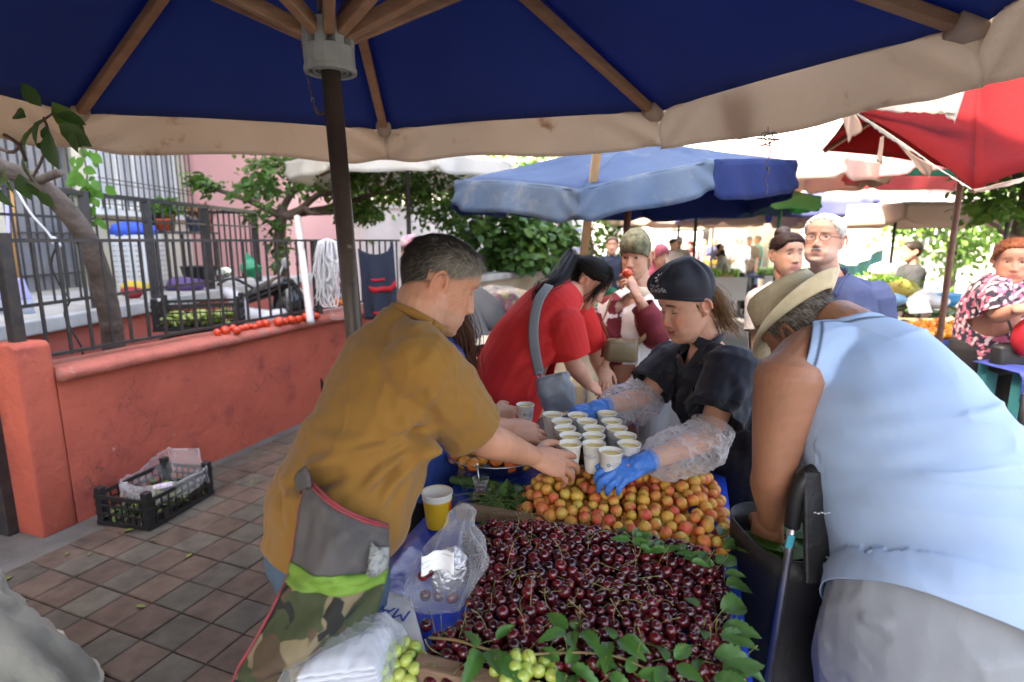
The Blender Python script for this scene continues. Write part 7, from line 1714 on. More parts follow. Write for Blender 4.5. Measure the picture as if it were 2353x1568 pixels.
L=[('man in teal shirt and blue trousers walking under the far awnings',1742,17,170,1.78,(.10,.30,.30),(.06,.14,.26),dict(hair=(.3,.28,.25))),
('man in a white shirt with his back turned, beside the teal one',1700,14.5,80,1.75,(.80,.80,.80),(.5,.55,.6),dict(hair=(.5,.48,.45))),
('man in brown shirt and flat cap in the crowd',1722,16,250,1.74,(.17,.13,.10),(.05,.05,.06),dict(cap=mc('grey_cap',(.2,.2,.24)))),
('person in a striped navy top far down the market road',1642,19,240,1.7,(.03,.04,.09),(.03,.03,.05),dict(hair=(.3,.28,.26))),
('woman in red headscarf beside the green vegetables of the far stall',1585,15,260,1.62,(.40,.20,.22),(.08,.07,.08),dict(scarf=mc('red_scarf',(.35,.04,.05)),skirt=True)),
('dark haired person in a pale top near the far teal pole',1546,12,300,1.66,(.55,.48,.42),(.08,.08,.1),dict()),
('man with white cap and yellow neck scarf near the far teal pole',1561,13,250,1.7,(.62,.57,.52),(.1,.1,.12),dict(cap=mc('white_cap',(.8,.8,.8)))),
('person in a dark navy jacket behind the brown umbrella pole',1408,7.6,255,1.68,(.012,.02,.045),(.05,.12,.24),dict(hair=(.12,.09,.07))),
('woman in rose headscarf behind the tomato eater',1513,5.6,300,1.58,(.30,.06,.10),(.05,.03,.04),dict(scarf=mc('rose_scarf',(.34,.085,.13)),skirt=True)),
('small figure in grey at the far end of the market road',1602,22,260,1.68,(.3,.3,.33),(.06,.06,.08),dict(hair=(.03,.02,.02))),
('small figure in red at the far end of the market road',1622,24,200,1.7,(.5,.05,.04),(.1,.1,.12),dict(hair=(.03,.02,.02))),
('small figure in orange in the far crowd',1682,23,300,1.7,(.45,.2,.1),(.1,.1,.12),dict(hair=(.03,.02,.02))),
('small figure in pale blue in the far crowd',1765,21,240,1.66,(.35,.45,.6),(.1,.1,.12),dict(hair=(.03,.02,.02))),
('small figure in dark green in the far crowd',1780,18,260,1.68,(.05,.12,.08),(.1,.1,.12),dict(hair=(.1,.08,.07)))]
for lab,u,Y,face,h,c1_,c2_,kw in L:
    q=P(u,560,Y); far_person(lab,q.x,Y,face,h,mc('top_%d'%u,c1_),mc('legs_%d'%u,c2_),vox=.012,**kw)
q=P(2097,600,6.2); far_person('stallholder in black with dark hair tied up, facing left behind the vegetables',q.x,6.2,165,1.62,mc('black_top',(.012,.014,.016)),M('olive_skirt',(.07,.07,.045),.9,var=(9,(.13,.12,.08))),hair=(.015,.012,.01),tone=(.34,.17,.11),arm_bend=75,vox=.009)
# ================= BACKGROUND STALLS AND UMBRELLAS =================
m_fade=M('faded_blue',(.030,.068,.165),.85,transl=.3,var=(1.6,(.050,.095,.20)),stain=(2.4,(.11,.15,.22),.58),bump=(7,.3,.02))
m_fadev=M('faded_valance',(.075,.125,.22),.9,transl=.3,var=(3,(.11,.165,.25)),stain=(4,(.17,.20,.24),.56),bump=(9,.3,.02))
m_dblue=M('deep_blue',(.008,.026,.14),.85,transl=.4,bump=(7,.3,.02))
bc_=[P(1035,425,4.0),P(1200,420,3.25),P(1445,440,3.0),P(1655,365,3.3),P(1835,372,4.3),P(1640,390,5.2),P(1300,420,5.3)]
ap_=P(1455,322,4.1)
blu=umbrella('faded blue market umbrella with wide pale valance in the middle',ap_,[P(1045,418,3.9),P(1330,440,3.15),P(1640,372,3.2),P(1832,372,4.1),P(1720,438,4.9),P(1480,455,5.3),P(1170,440,4.9)],m_fade,None,.2,pole=None,pmat=m_brown,base=V(P(1412,700,4.1).x,4.1,0),inset=.05,sag=.03)
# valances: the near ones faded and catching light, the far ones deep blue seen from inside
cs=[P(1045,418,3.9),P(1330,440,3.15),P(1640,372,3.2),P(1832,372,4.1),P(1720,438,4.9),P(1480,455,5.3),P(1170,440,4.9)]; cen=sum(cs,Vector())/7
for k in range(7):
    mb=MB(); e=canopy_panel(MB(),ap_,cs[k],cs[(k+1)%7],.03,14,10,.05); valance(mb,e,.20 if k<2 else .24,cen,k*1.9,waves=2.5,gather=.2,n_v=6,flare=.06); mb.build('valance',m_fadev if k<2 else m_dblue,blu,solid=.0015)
sd=.0
mb=MB(); mb.bar(P(1334,640,3.6),P(1372,345,3.2),.045,.03); o=mb.build('wooden_pole',M('pale_wood',(.50,.33,.18),.7,var=(5,(.42,.27,.14)),rotscale=(6,6,.6)),None,smooth=False); 
o.name='wooden_pole'; tag(o,'leaning pale timber pole in front of the faded blue umbrella','pole')
mb=MB(); 
for v in o.data.vertices: pass
lp=thing('lamp_post',P(1296,620,9)-V(0,0,P(1296,620,9).z),'grey concrete lamp post beyond the bush','post'); q=lp.location; mb=MB(); mb.tube([V(q.x,q.y,-.02),V(q.x,q.y,4.2)],[.13,.10],14); mb.build('post',M('grey_concrete',(.23,.23,.24),.85,bump=(30,.3)),lp); mb=MB(); mb.tube([V(q.x,q.y,-.02),V(q.x,q.y,.12)],.19,14); mb.build('base',m_slabc,lp)
bn=thing('banner_board',P(1322,600,9.6)-V(0,0,P(1322,600,9.6).z),'white notice board with faint blue lines beside the lamp post','sign'); q=P(1322,570,9.6); mb=MB(); mb.box(V(q.x,q.y,1.5),(.28,.03,1.1)); mb.build('panel',m_white,bn,smooth=False,bevel=.005); mb=MB(); [mb.tube([V(q.x+d,q.y+.03,0),V(q.x+d,q.y+.03,1.9)],.02,8) for d in(-.1,.1)]; mb.build('leg',m_chr,bn); mb=MB(); [mb.box(V(q.x,q.y-.018,1.15+.16*k),(.2,.004,.05)) for k in range(5)]; mb.build('printed_line',mc('pale_blue_print',(.35,.4,.62)),bn,smooth=False)
def cv(name,c,tr=.5): return M(name,c,.85,transl=tr,bump=(6,.3,.03),var=(1.5,tuple(x*.85 for x in c)))
m_cwhite=cv('white_canvas',(.74,.72,.66)); m_cpink=cv('pink_canvas',(.62,.30,.29)); m_cgreen=cv('green_canvas',(.10,.42,.14)); m_cteal=cv('teal_canvas',(.012,.17,.145)); m_cnav=cv('dusky_blue_canvas',(.10,.12,.30)); m_cbeige=cv('beige_canvas',(.60,.47,.40)); m_cred=cv('red_valance',(.58,.22,.24)); m_cgrey=cv('grey_canvas',(.42,.38,.38))
m_gpole=M('green_pole',(.03,.12,.07),.5); m_dpole=M('dark_pole',(.03,.03,.03),.5)
def simple_umb(label,u,v,Y,z,r,mat,vm,vh,n=8,rot=.2,rise=.55,pm=None,poleu=None,rx=1,sag=.05):
    q=P(u,v,Y); return umbrella(label,V(q.x,Y,z+rise),ngon((q.x,Y),r,n,z,rot,rx),mat,vm,vh,pmat=pm or m_dpole,sag=sag,group=None)
simple_umb('white market awning between the ochre man and the blue umbrella',935,380,6.2,2.37,1.2,m_cwhite,m_cwhite,.18,rot=.39,rise=.35)
simple_umb('teal market umbrella with pink red valance behind the red one',2330,420,6.6,2.49,1.7,m_cteal,m_cred,.20,rot=.39,rise=.5)
simple_umb('pale pink umbrella with ragged valance right of the blue umbrella',1800,400,7.4,2.50,1.15,m_cpink,m_cbeige,.25,rot=.1,rise=.42,pm=m_gpole)
simple_umb('white umbrella in bright sun behind the pink one',1930,460,10.5,2.45,1.6,m_cwhite,m_cbeige,.22,rot=.3,rise=.4,pm=m_gpole)
simple_umb('green market umbrella beyond the faded blue one',1600,490,8.4,2.18,1.6,m_cgreen,m_cgreen,.20,rot=.2,rise=.45)
simple_umb('dusky blue umbrella over the road further back',1800,505,10.5,2.2,2.0,m_cnav,m_cnav,.25,rot=.2,rise=.5)
simple_umb('grey and brown umbrella behind the white haired man',2060,490,9.6,2.12,1.9,m_cgrey,m_cbeige,.3,rot=.25,rise=.35)
simple_umb('pale blue umbrella over the distant stalls left of the road',1560,520,13,2.2,1.8,m_fade,m_cbeige,.3,rot=.2,rise=.4)
simple_umb('white umbrella over the distant stalls left of the road',1640,512,16.5,2.3,2.4,m_cwhite,m_cwhite,.3,rot=.2,rise=.6)
simple_umb('white umbrella far down the middle of the market',1735,515,20,2.4,2.6,m_cwhite,m_cwhite,.3,rot=.2,rise=.7)
simple_umb('cream umbrella far away at the end of the road',1690,525,27,2.4,3.2,m_cbeige,m_cwhite,.3,rot=.2,rise=.8)
simple_umb('white umbrella far away right of the road',1830,520,24,2.4,3,m_cwhite,m_cwhite,.3,rot=.2,rise=.8)
simple_umb('blue and white umbrella far away left of the road',1600,528,30,2.4,3,m_cnav,m_cwhite,.3,rot=.2,rise=.8)
# torn cloth of the red umbrella
rg=random.Random(12)
def torn(q,n,m,amp,seed):
    mb=MB(); pts=[]
    for j in range(m+1):
        for i in range(n+1):
            a=i/n;b=j/m; p=q[0].lerp(q[1],a).lerp(q[3].lerp(q[2],a),b); rag=(.018*mnoise.noise(V(a*9,seed,0))+.012*mnoise.noise(V(a*30,seed,2)))*b
            pts.append(p+V(0,amp*math.sin(a*7+b*3+seed),rag+amp*.3*mnoise.noise(V(a*4,b*4,seed))))
    mb.grid(pts,n+1,m+1); return mb
for q,n,m,amp,mt in [([P(1955,240,3.7),P(2218,196,3.35),P(2192,262,3.3),P(1965,252,3.7)],26,8,.02,m_cwhite),([P(2140,230,3.35),P(2216,200,3.33),P(2196,284,3.3),P(2176,268,3.32)],10,10,.01,m_cwhite),
 ([P(1958,252,3.7),P(2236,436,2.88),P(2225,436,2.9),P(1962,262,3.7)],40,4,.008,m_cwhite),([P(2052,322,3.4),P(2140,380,3.15),P(2138,408,3.16),P(2120,402,3.2)],16,8,.012,m_cbeige),([P(1938,258,3.72),P(1964,254,3.7),P(1978,300,3.7),P(1945,330,3.72)],8,12,.02,m_cbeige),([P(2022,318,3.5),P(2030,312,3.48),P(2030,378,3.5),P(2016,372,3.5)],5,8,.01,m_cbeige),([P(2236,436,2.88),P(2420,392,3.0),P(2420,402,3.0),P(2238,446,2.88)],16,4,.008,m_cbeige)]:
    torn(q,n,m,amp,n).build('torn_edging',mt,red,solid=.0015)
# ---------- the second stall, with tomatoes, aubergines and peppers
T2=thing('vegetable_stall',V(0,4.6,0),'second market table draped with pale sacking that carries tomatoes and aubergines','table')
a0,a1=G(1330,872,.55),G(1425,722,.95); fx=V(.46,3.45,0); bx=V(1.20,5.7,0)
m_sack=M('sacking',(.52,.42,.28),.95,weave=(120,.35),var=(3,(.44,.35,.23)),bump=(8,.4,.02))
mb=MB(); L0,L1=V(-.95,3.4,0),V(-.35,6.0,0)
def T2p(a,b,z): p=L0.lerp(L1,b).lerp(fx.lerp(bx,b),a); return V(p.x,p.y,z)
def T2z(b): return lerp(.74,.98,b)
pts=[];nu,nv=50,40
for j in range(nv+1):
    b=j/nv
    for i in range(nu+1):
        s_=i/nu*1.35; 
        if s_<1: p=T2p(s_,b,T2z(b))
        else: d=s_-1; p=T2p(1,b,T2z(b)-d*1.6)+V(.02+.03*math.sin(b*70)*min(1,d*4)+.015*math.sin(b*31),0,0)
        pts.append(p)
mb.grid(pts,nu+1,nv+1); mb.build('sack_cover',m_sack,T2,solid=.004)
mb=MB(); pts=[]
for j in range(12):
    for i in range(nu+1): a=i/nu; p=T2p(a,0,T2z(0)-.45*j/11)+V(0,-.01-.02*math.sin(a*50)*min(1,j/4),0); pts.append(p)
mb.grid(pts,nu+1,12); mb.build('front_drape',m_sack,T2,solid=.004)
for a in(.05,.95):
    for b in(.04,.96): mb=MB(); q=T2p(a,b,0); mb.bar(q,q+V(0,0,T2z(b)-.005),.05,.05,up=(0,1,0)); mb.build('leg',m_plank,T2,smooth=False)
def veg(kind,label,cat_,grp,meshes,n,ab,zf,dmin,seed,layers=2,up=0):
    rg=random.Random(seed); pl=[]; tries=0
    while len(pl)<n and tries<n*60:
        tries+=1; a=rg.uniform(*ab[0]); b=rg.uniform(*ab[1]); L=rg.choice(range(layers)); p=T2p(a,b,T2z(b)+zf+L*dmin*.75)
        if all((p-q).length>dmin for q in pl): pl.append(p)
    for p in pl:
        o=bpy.data.objects.new(kind,rg.choice(meshes)); COL.objects.link(o); o.location=p; o.rotation_mode='QUATERNION'; o.rotation_quaternion=rrot(rg,up) if up>=0 else Quaternion((0,0,1),rg.uniform(0,6.28)); tag(o,label,cat_,grp)
m_tom=M('tomato'); 
def vm(name,r,el,mat,dim=.12,seg=14,rings=9): return meshdata(fruit_mesh(name,r,dim,1,None,seg,rings),name,mat)
tomd=[vm('tomato',.036,1,m_tom),vm('tomato',.031,1,M('tomato_orange',(.62,.09,.02),.28,coat=.4))]
veg('tomato','red tomato in the pile between the ochre man and the woman in red','tomato','tomatoes on the second stall',tomd,120,((.15,.72),(.02,.32)),.03,.062,1)
def longveg(name,L,r,mat,bend=.2,cap=None):
    mb=MB(); mb.limb([(-L/2,0,0),(-L*.2,0,L*bend*.25),(L*.2,0,L*bend*.3),(L/2,0,0)],[r*.55,r*.85,r,r*.75],seg=12,sub=3); 
    if cap: mb.limb([(-L/2-.012,0,-.004),(-L/2+.008,0,0)],[.006,r*.62],seg=8,sub=2,mi=1)
    me=bpy.data.meshes.new(name); me.from_pydata(mb.v,[],mb.f); me.materials.append(mat); 
    if cap: me.materials.append(cap); me.polygons.foreach_set('material_index',mb.mi)
    me.polygons.foreach_set('use_smooth',[True]*len(me.polygons)); return me
m_aub=M('aubergine',(.022,.008,.022),.18,coat=.6); m_grn=M('green_calyx',(.12,.20,.05),.6); m_pep=M('green_pepper',(.22,.32,.04),.3,coat=.4,var=(9,(.30,.38,.08)))
veg('aubergine','dark glossy aubergine in the heap in front of the green peppers','aubergine','aubergines on the second stall',[longveg('aubergine',.15,.034,m_aub,.2,m_grn),longveg('aubergine',.12,.036,m_aub,.3,m_grn)],75,((.60,.97),(.40,.72)),.035,.058,2,up=-1)
veg('radish','pale pink turnip in front of the aubergines','turnip','pale turnips on the second stall',[vm('turnip',.035,1,M('turnip',(.60,.38,.38),.4,var=(14,(.42,.12,.22)))),vm('turnip',.03,1,M('pale_green_veg',(.40,.46,.22),.4))],26,((.70,.95),(.26,.42)),.03,.06,3)
veg('green_pepper','yellow green pepper heaped behind the aubergines','pepper','green peppers on the second stall',[longveg('pepper',.15,.020,m_pep,.5,m_grn),longveg('pepper',.12,.024,m_pep,.7,m_grn)],110,((.55,.98),(.72,1.0)),.03,.042,4,3,up=-1)
# net sack of purple onions, crumpled sheet
ns=P(1140,722,4.3); nk2=thing('net_sack',V(ns.x,ns.y,ns.z-.2),'clear net sack filled with purple and green aubergines on the second stall','sack'); rg=random.Random(4)
for k in range(48):
    p=ns+V(rg.gauss(0,.11),rg.gauss(0,.08),rg.uniform(-.16,.12)); mb=MB(); mb.ell(p,(.045,.045,.05),seg=12,rings=8); mb.build('vegetable',M('purple_veg',(.20,.03,.06),.35,coat=.3) if rg.random()<.68 else M('lime_veg',(.34,.40,.08),.4),nk2)
mb=MB(); mb.ell(ns,(.27,.20,.22),seg=30,rings=18,fn=lambda p:p*(1+.12*mnoise.noise(p*9))); mb.build('net',film('net_film',(.96,.95,.95),.10,.2,(30,.6)),nk2)
mb=MB(); pts=[]
for j in range(20):
    for i in range(20): x,y=i/19-.5,j/19-.5; c=P(1140,770,3.9); pts.append(c+V(x*.75,y*.6,.05*mnoise.noise(V(x*6,y*6,3))+.03*mnoise.noise(V(x*14,y*14,1))-.12*abs(x)))
mb.grid(pts,20,20); o=mb.build('plastic_sheet',M('white_sheet',(.62,.60,.52),.6,transl=.2,stain=(7,(.55,.12,.1),.62)),None,solid=.002); tag(o,'crumpled pale plastic sheet with red marks lying behind the tomatoes','sheet')
mb=MB(); pts=[]
for j in range(16):
    for i in range(20): x,y=i/19-.5,j/15-.5; c=P(1190,690,4.8); pts.append(c+V(x*1.0,y*.3,.10+.07*mnoise.noise(V(x*5,y*5,8))-.25*abs(y)-.15*abs(x)))
mb.grid(pts,20,16); o=mb.build('cloth_bundle',M('pale_sack',(.60,.50,.40),.9,stain=(5,(.5,.2,.1),.66)),None,solid=.004); tag(o,'pale folded sacking lying along the foot of the planter wall','cloth')
mb=MB(); mb.limb([P(1080,690,4.2),P(1120,725,4.2)],[.13,.16],seg=14); mb.limb([P(1075,720,4.1),P(1090,790,4.0)],[.10,.13],seg=14); o=mb.build('dark_sack',mc('slate_cloth',(.12,.13,.15))); tag(o,'slate grey sack at the left end of the second stall','sack')
mb=MB(); mb.limb([P(1398,690,4.9),P(1400,680,5.0)],[.09,.09],seg=12); o=mb.build('green_bag',mc('green_bagcloth',(.02,.20,.09))); tag(o,'green plastic bag behind the aubergines at the brown pole','bag')
# ---------- right hand stall: courgettes, yellow peppers, herbs
S3=thing('vegetable_stall',V(4.3,5.4,0),'right hand market table with blue cloth carrying courgettes and orange peppers','table')
A3,B3=G(2040,742,.72),G(2195,735,.74); 
m_bclo=M('navy_tablecloth',(.02,.035,.14),.85,bump=(10,.4,.02))
mb=MB(); c3=V(4.25,5.6,.76); mb.box(c3,(2.1,1.9,.06)); mb.build('table_top',m_plank,S3,smooth=False)
mb=MB(); pts=[]
for j in range(10):
    for i in range(60): a=i/59; pts.append(V(3.2+2.12*a,4.62-.02*math.sin(a*60)*j/9,.80-.42*j/9))
mb.grid(pts,60,10); mb.build('cloth',m_bclo,S3,solid=.003)
for x in(3.3,5.2):
    for y in(4.75,6.45): mb=MB(); mb.bar(V(x,y,0),V(x,y,.73),.05,.05,up=(0,1,0)); mb.build('leg',m_chr,S3,smooth=False)
def scatter(kind,label,cat_,grp,meshes,pts_n,cx,cy,rx,ry,z0,hgt,dmin,seed,flat=True):
    rg=random.Random(seed); pl=[]
    for _ in range(pts_n*40):
        if len(pl)>=pts_n: break
        x,y=rg.uniform(-1,1),rg.uniform(-1,1); q=x*x+y*y
        if q>1: continue
        p=V(cx+x*rx,cy+y*ry,z0+hgt*(1-q)*rg.choice((.3,1,1)))
        if all((p-k).length>dmin for k in pl): pl.append(p)
    for p in pl:
        o=bpy.data.objects.new(kind,rg.choice(meshes)); COL.objects.link(o); o.location=p
        if flat: o.rotation_euler=(0,rg.uniform(-.3,.3),rg.gauss(.2,.5))
        else: o.rotation_mode='QUATERNION'; o.rotation_quaternion=rrot(rg)
        tag(o,label,cat_,grp)
m_zuc=M('courgette',(.035,.08,.022),.4,var=(30,(.07,.13,.04)),coat=.2)
scatter('courgette','dark green courgette in the heap behind the orange peppers','courgette','courgettes on the right hand stall',[longveg('courgette',.22,.024,m_zuc,.1),longveg('courgette',.19,.027,m_zuc,.05)],70,4.25,5.5,.95,.45,.83,.24,.048,5)
q=G(2095,738,.88)
scatter('orange_pepper','orange yellow pepper at the front of the right hand stall','pepper','orange peppers on the right hand stall',[vm('orange_pepper',.042,1,M('orange_pepper',(.75,.24,.012),.3,coat=.4)),vm('orange_pepper',.037,1,M('yellow_pepper',(.75,.36,.02),.3,coat=.4))],60,q.x,4.85,.40,.20,.84,.07,.064,6,False)
for (u,v,Y,rz,lab) in((2108,688,5.1,-.25,'upper blank white price card standing in the courgettes'),(2112,706,4.75,.3,'lower blank white price card tilted over the orange peppers')):
    q=P(u,v,Y); mb=MB(); mb.box(q,(.19,.006,.11),Matrix.Rotation(rz-.35,3,'Y')@Matrix.Rotation(-.5,3,'X')); o=mb.build('price_card',m_white,None,smooth=False); tag(o,lab,'sign')
mb=MB(); rg=random.Random(14)
for k in range(900):
    p=P(rg.gauss(2030,16),655,5.6)+V(0,rg.gauss(0,.2),rg.gauss(0,.045)); mb.leaf(p,V(rg.gauss(0,1),rg.gauss(0,1),rg.gauss(.2,.5)),V(0,0,1),.07,.02)
o=mb.build('herbs',M('fresh_herbs',(.10,.24,.02),.6,transl=.35)); tag(o,'loose heap of bright green herbs on the right hand stall','herbs',None,'stuff')
mb=MB(); mb.ell(P(2072,668,5.3),(.16,.14,.10),fn=lambda p:p*(1+.15*mnoise.noise(p*14))); o=mb.build('melon_bag',M('yellow_bag',(.42,.36,.08),.5,transl=.3)); tag(o,'yellow green plastic bag of produce below the stallholder','bag')
mb=MB(); mb.ell(P(2045,688,5.0),(.14,.12,.06),fn=lambda p:p*(1+.2*mnoise.noise(p*16))); o=mb.build('blue_bag',M('pale_blue_bag',(.20,.42,.62),.4,transl=.3)); tag(o,'pale blue plastic bag on the courgette heap','bag')
mb=MB(); mb.ell(P(2130,690,5.3),(.2,.16,.08),fn=lambda p:p*(1+.2*mnoise.noise(p*12))); o=mb.build('white_bag',M('white_plastic')); tag(o,'white plastic bag between the two price cards','bag')
mb=MB(); mb.ell(P(2030,622,6.1),(.14,.12,.09),fn=lambda p:p*(1+.2*mnoise.noise(p*9))); o=mb.build('white_bundle',M('pink_white_bag',(.62,.55,.55),.6)); tag(o,'bundle of white bags at the back of the right hand stall','bag')
# teal tarp behind, scale, blue basin
mb=MB(); pts=[]
for j in range(8):
    for i in range(26): a=i/25; p=P(lerp(1945,2090,a),0,7.4); pts.append(V(p.x,7.4-.0+.05*math.sin(a*30),1.52-.22*math.sin(PI*a)-.30*j/7*(1-.5*math.sin(PI*a))))
mb.grid(pts,26,8); o=mb.build('teal_tarp',M('pale_teal_sheet',(.25,.62,.60),.5,transl=.5),None,solid=.002); tag(o,'pale teal plastic sheet slung behind the right hand stall','tarp')
mb=MB(); q=P(2167,690,5.3); lathe(mb,(q.x,q.y,q.z-.05),[(.10,0),(.15,.11),(.16,.115),(.155,.10),(.1,.012)],20); o=mb.build('blue_basin',M('blue_plastic',(.05,.28,.55),.35)); tag(o,'light blue plastic basin standing on the metal trestle','basin')
tr3=thing('metal_trestle',V(4.9,4.9,0),'bare metal trestle frame between the right hand stall and the floral woman','trestle'); mb=MB()
for x in(4.45,5.2):
    for y in(4.45,5.2): mb.bar(V(x,y,0),V(x,y,.80),.03,.03,up=(0,1,0))
mb.bar(V(4.45,4.45,.8),V(5.2,4.45,.8),.03,.03); mb.bar(V(4.45,5.2,.8),V(5.2,5.2,.8),.03,.03); mb.bar(V(4.45,4.45,.5),V(5.2,4.45,.5),.03,.03); mb.build('frame',m_chr,tr3,smooth=False); mb=MB(); mb.box((4.82,4.82,.83),(.8,.8,.02)); mb.build('board',M('pale_board',(.6,.58,.52),.7),tr3,smooth=False)
# near right corner: stall with blue cover, red bag, black crate
S4=thing('side_table',V(2.9,2.5,0),'teal legged table with royal blue cover at the right edge','table')
mb=MB(); c=P(2365,850,2.75); mb.limb([V(c.x-.12,2.5,c.z),V(c.x+.5,2.5,c.z)],[(.12,.4),(.12,.4)],seg=16,ref=(0,0,1)) if False else None
mb=MB(); pts=[]
for j in range(10):
    for i in range(20): a=i/19; b=j/9; pts.append(V(c.x-.12+.75*a,2.45+.5*(1-b) if b<.6 else 2.65-.02*math.sin(a*30),c.z-(.0 if b<.6 else (b-.6)*.35)+.01*math.sin(a*12)))
mb.grid(pts,20,10); mb.build('cover',M('royal_cover',(.03,.05,.24),.6,bump=(10,.3,.02)),S4,solid=.004)
for dx in(-.05,.55):
    for y in(2.72,2.93): mb=MB(); mb.bar(V(c.x+dx,y,0),V(c.x+dx,y,c.z-.01),.06,.06,up=(0,1,0)); mb.build('leg',M('teal_paint',(.03,.20,.22),.6,bump=(30,.4)),S4,smooth=False)
mb=MB(); mb.ell(P(2352,775,2.8)+V(.03,0,0),(.075,.07,.10),fn=lambda p:p*(1+.12*mnoise.noise(p*14))); o=mb.build('red_bag',M('red_plastic',(.62,.05,.07),.3,transl=.45)); tag(o,'translucent red plastic bag standing on the royal blue cover','bag')
mb=MB(); cc=P(2360,985,1.95); 
for k in range(5): mb.box(cc+V(.18,.0,-.10+.05*k),(.42,.02,.03))
for x in(-.02,.16,.38): mb.box(cc+V(x,-.004,0),(.03,.024,.26))
mb.box(cc+V(.18,.15,-.11),(.42,.3,.015)); o=mb.build('black_crate',M('black_plastic',(.015,.015,.016),.45)); tag(o,'black plastic crate beyond the back of the straw hat man','crate')
# white house on the right, far buildings
def house_block(label,x0,x1,y0,y1,h,mat,wins,rot=0):
    t=thing('house',V((x0+x1)/2,(y0+y1)/2,0),label,'building'); mb=MB(); mb.box(((x0+x1)/2,(y0+y1)/2,h/2),(x1-x0,y1-y0,h)); mb.build('wall',mat,t,smooth=False)
    for (x,z,w,hh) in wins:
        mb=MB(); mb.box((x,y0-.03,z),(w,.05,hh)); wn=mb.build('window',M('dark_pane',(.12,.13,.14),.15),t,smooth=False)
        mb=MB(); [mb.bar((x-w/2+w*k/6,y0-.09,z-hh/2),(x-w/2+w*k/6,y0-.09,z+hh/2),.025,.025) for k in range(7)]; mb.build('bars',m_white,wn,smooth=False)
        mb=MB(); mb.box((x,y0-.06,z-hh/2-.06),(w+.2,.16,.1)); mb.build('sill',m_slabc,wn,smooth=False)
    mb=MB(); mb.box(((x0+x1)/2,(y0+y1)/2,h+.1),(x1-x0+.4,y1-y0+.4,.2)); mb.build('roof',m_slabc,t,smooth=False)
    return t
m_whouse=M('white_house_plaster',(.78,.76,.72),.85,var=(1,(.70,.68,.64)))
house_block('white house with barred window behind the right hand stalls',7.6,30,14.8,22,6.5,m_whouse,[(10.9,2.3,1.1,1.7),(15.5,2.3,1.1,1.7)])
house_block('pale apartment block closing the end of the market road',2,16,48,58,9,m_whouse,[(5,3,1.4,1.8),(9,3,1.4,1.8),(13,3,1.4,1.8)])
house_block('cream apartment block beyond the garden trees on the left',-14,.2,22,32,6,m_cream,[(-6,3,1.4,1.8),(-3,3,1.4,1.8)])
# distant stalls as tables with produce
for i,(u,Y,w,c,lab) in enumerate([(1600,12.5,1.9,(.18,.34,.05),'distant stall table heaped with green vegetables left of the road'),(1545,9.5,1.2,(.03,.25,.22),'distant stall table with a teal tub left of the road'),(1840,13,2.0,(.10,.20,.05),'distant stall table with dark greens right of the road'),(1800,18,2.4,(.40,.14,.06),'distant stall table with red produce right of the road'),(1620,18,2.4,(.45,.35,.1),'distant stall table with yellow produce left of the road')]):
    q=P(u,600,Y); t=thing('market_table',V(q.x,Y,0),lab,'table'); mb=MB(); mb.box((q.x,Y,.8),(w,.9,.06)); mb.build('table_top',m_bclo,t,smooth=False)
    mb=MB(); mb.box((q.x,Y-.46,.6),(w+.02,.02,.5)); mb.build('cloth',M('pale_cloth',(.5,.48,.45),.9),t,smooth=False)
    mb=MB(); [mb.bar(V(q.x+dx,Y+dy,0),V(q.x+dx,Y+dy,.77),.05,.05,up=(0,1,0)) for dx in(-w*.45,w*.45) for dy in(-.4,.4)]; mb.build('leg',m_dpole,t,smooth=False)
    mb=MB(); rg=random.Random(i)
    for k in range(160): mb.ell(V(q.x+rg.uniform(-w*.46,w*.46),Y+rg.uniform(-.4,.4),.86+rg.random()**2*.12),rg.uniform(.04,.07),seg=8,rings=5)
    mb.build('produce',M('produce_%d'%i,c,.6,var=(4,tuple(min(1,x*1.8) for x in c))),t)
# ================= YARD, TERRACE AND PAVEMENT THINGS =================
rg=random.Random(21)
# tomatoes on the coping
for (u,v,s_) in [(548,822,.9),(567,818,1.1),(583,812,1),(593,818,1),(603,812,.9),(614,810,1),(624,808,.9),(634,808,.8),(645,805,1.05),(660,803,1.1),(690,800,1.35),(704,797,1),(718,795,1.2),(735,793,1.05),(752,789,1.3),(765,787,1.1),(777,785,1)]:
    v2=v-62
    q=G(u-49,v2,.955); t=thing('tomato',q,'ripe red tomato in the row on the coping of the coral wall','tomato','tomatoes along the coping'); k=.034*s_
    q.z=.915+k*.80
    mb=MB(); mb.ell(q,(k,k,k*.84),seg=16,rings=10,rot=rrot(rg,1).to_matrix(),fn=lambda p:p*(1+.04*math.cos(5*math.atan2(p.y,p.x)))); mb.build('flesh',m_tom,t)
    mb=MB(); 
    for k2 in range(5): a=k2*1.26; mb.leaf(q+V(0,-.005,k*.78),V(math.cos(a),math.sin(a),.2),V(0,0,1),.016*s_,.006)
    mb.build('calyx',m_grn,t)
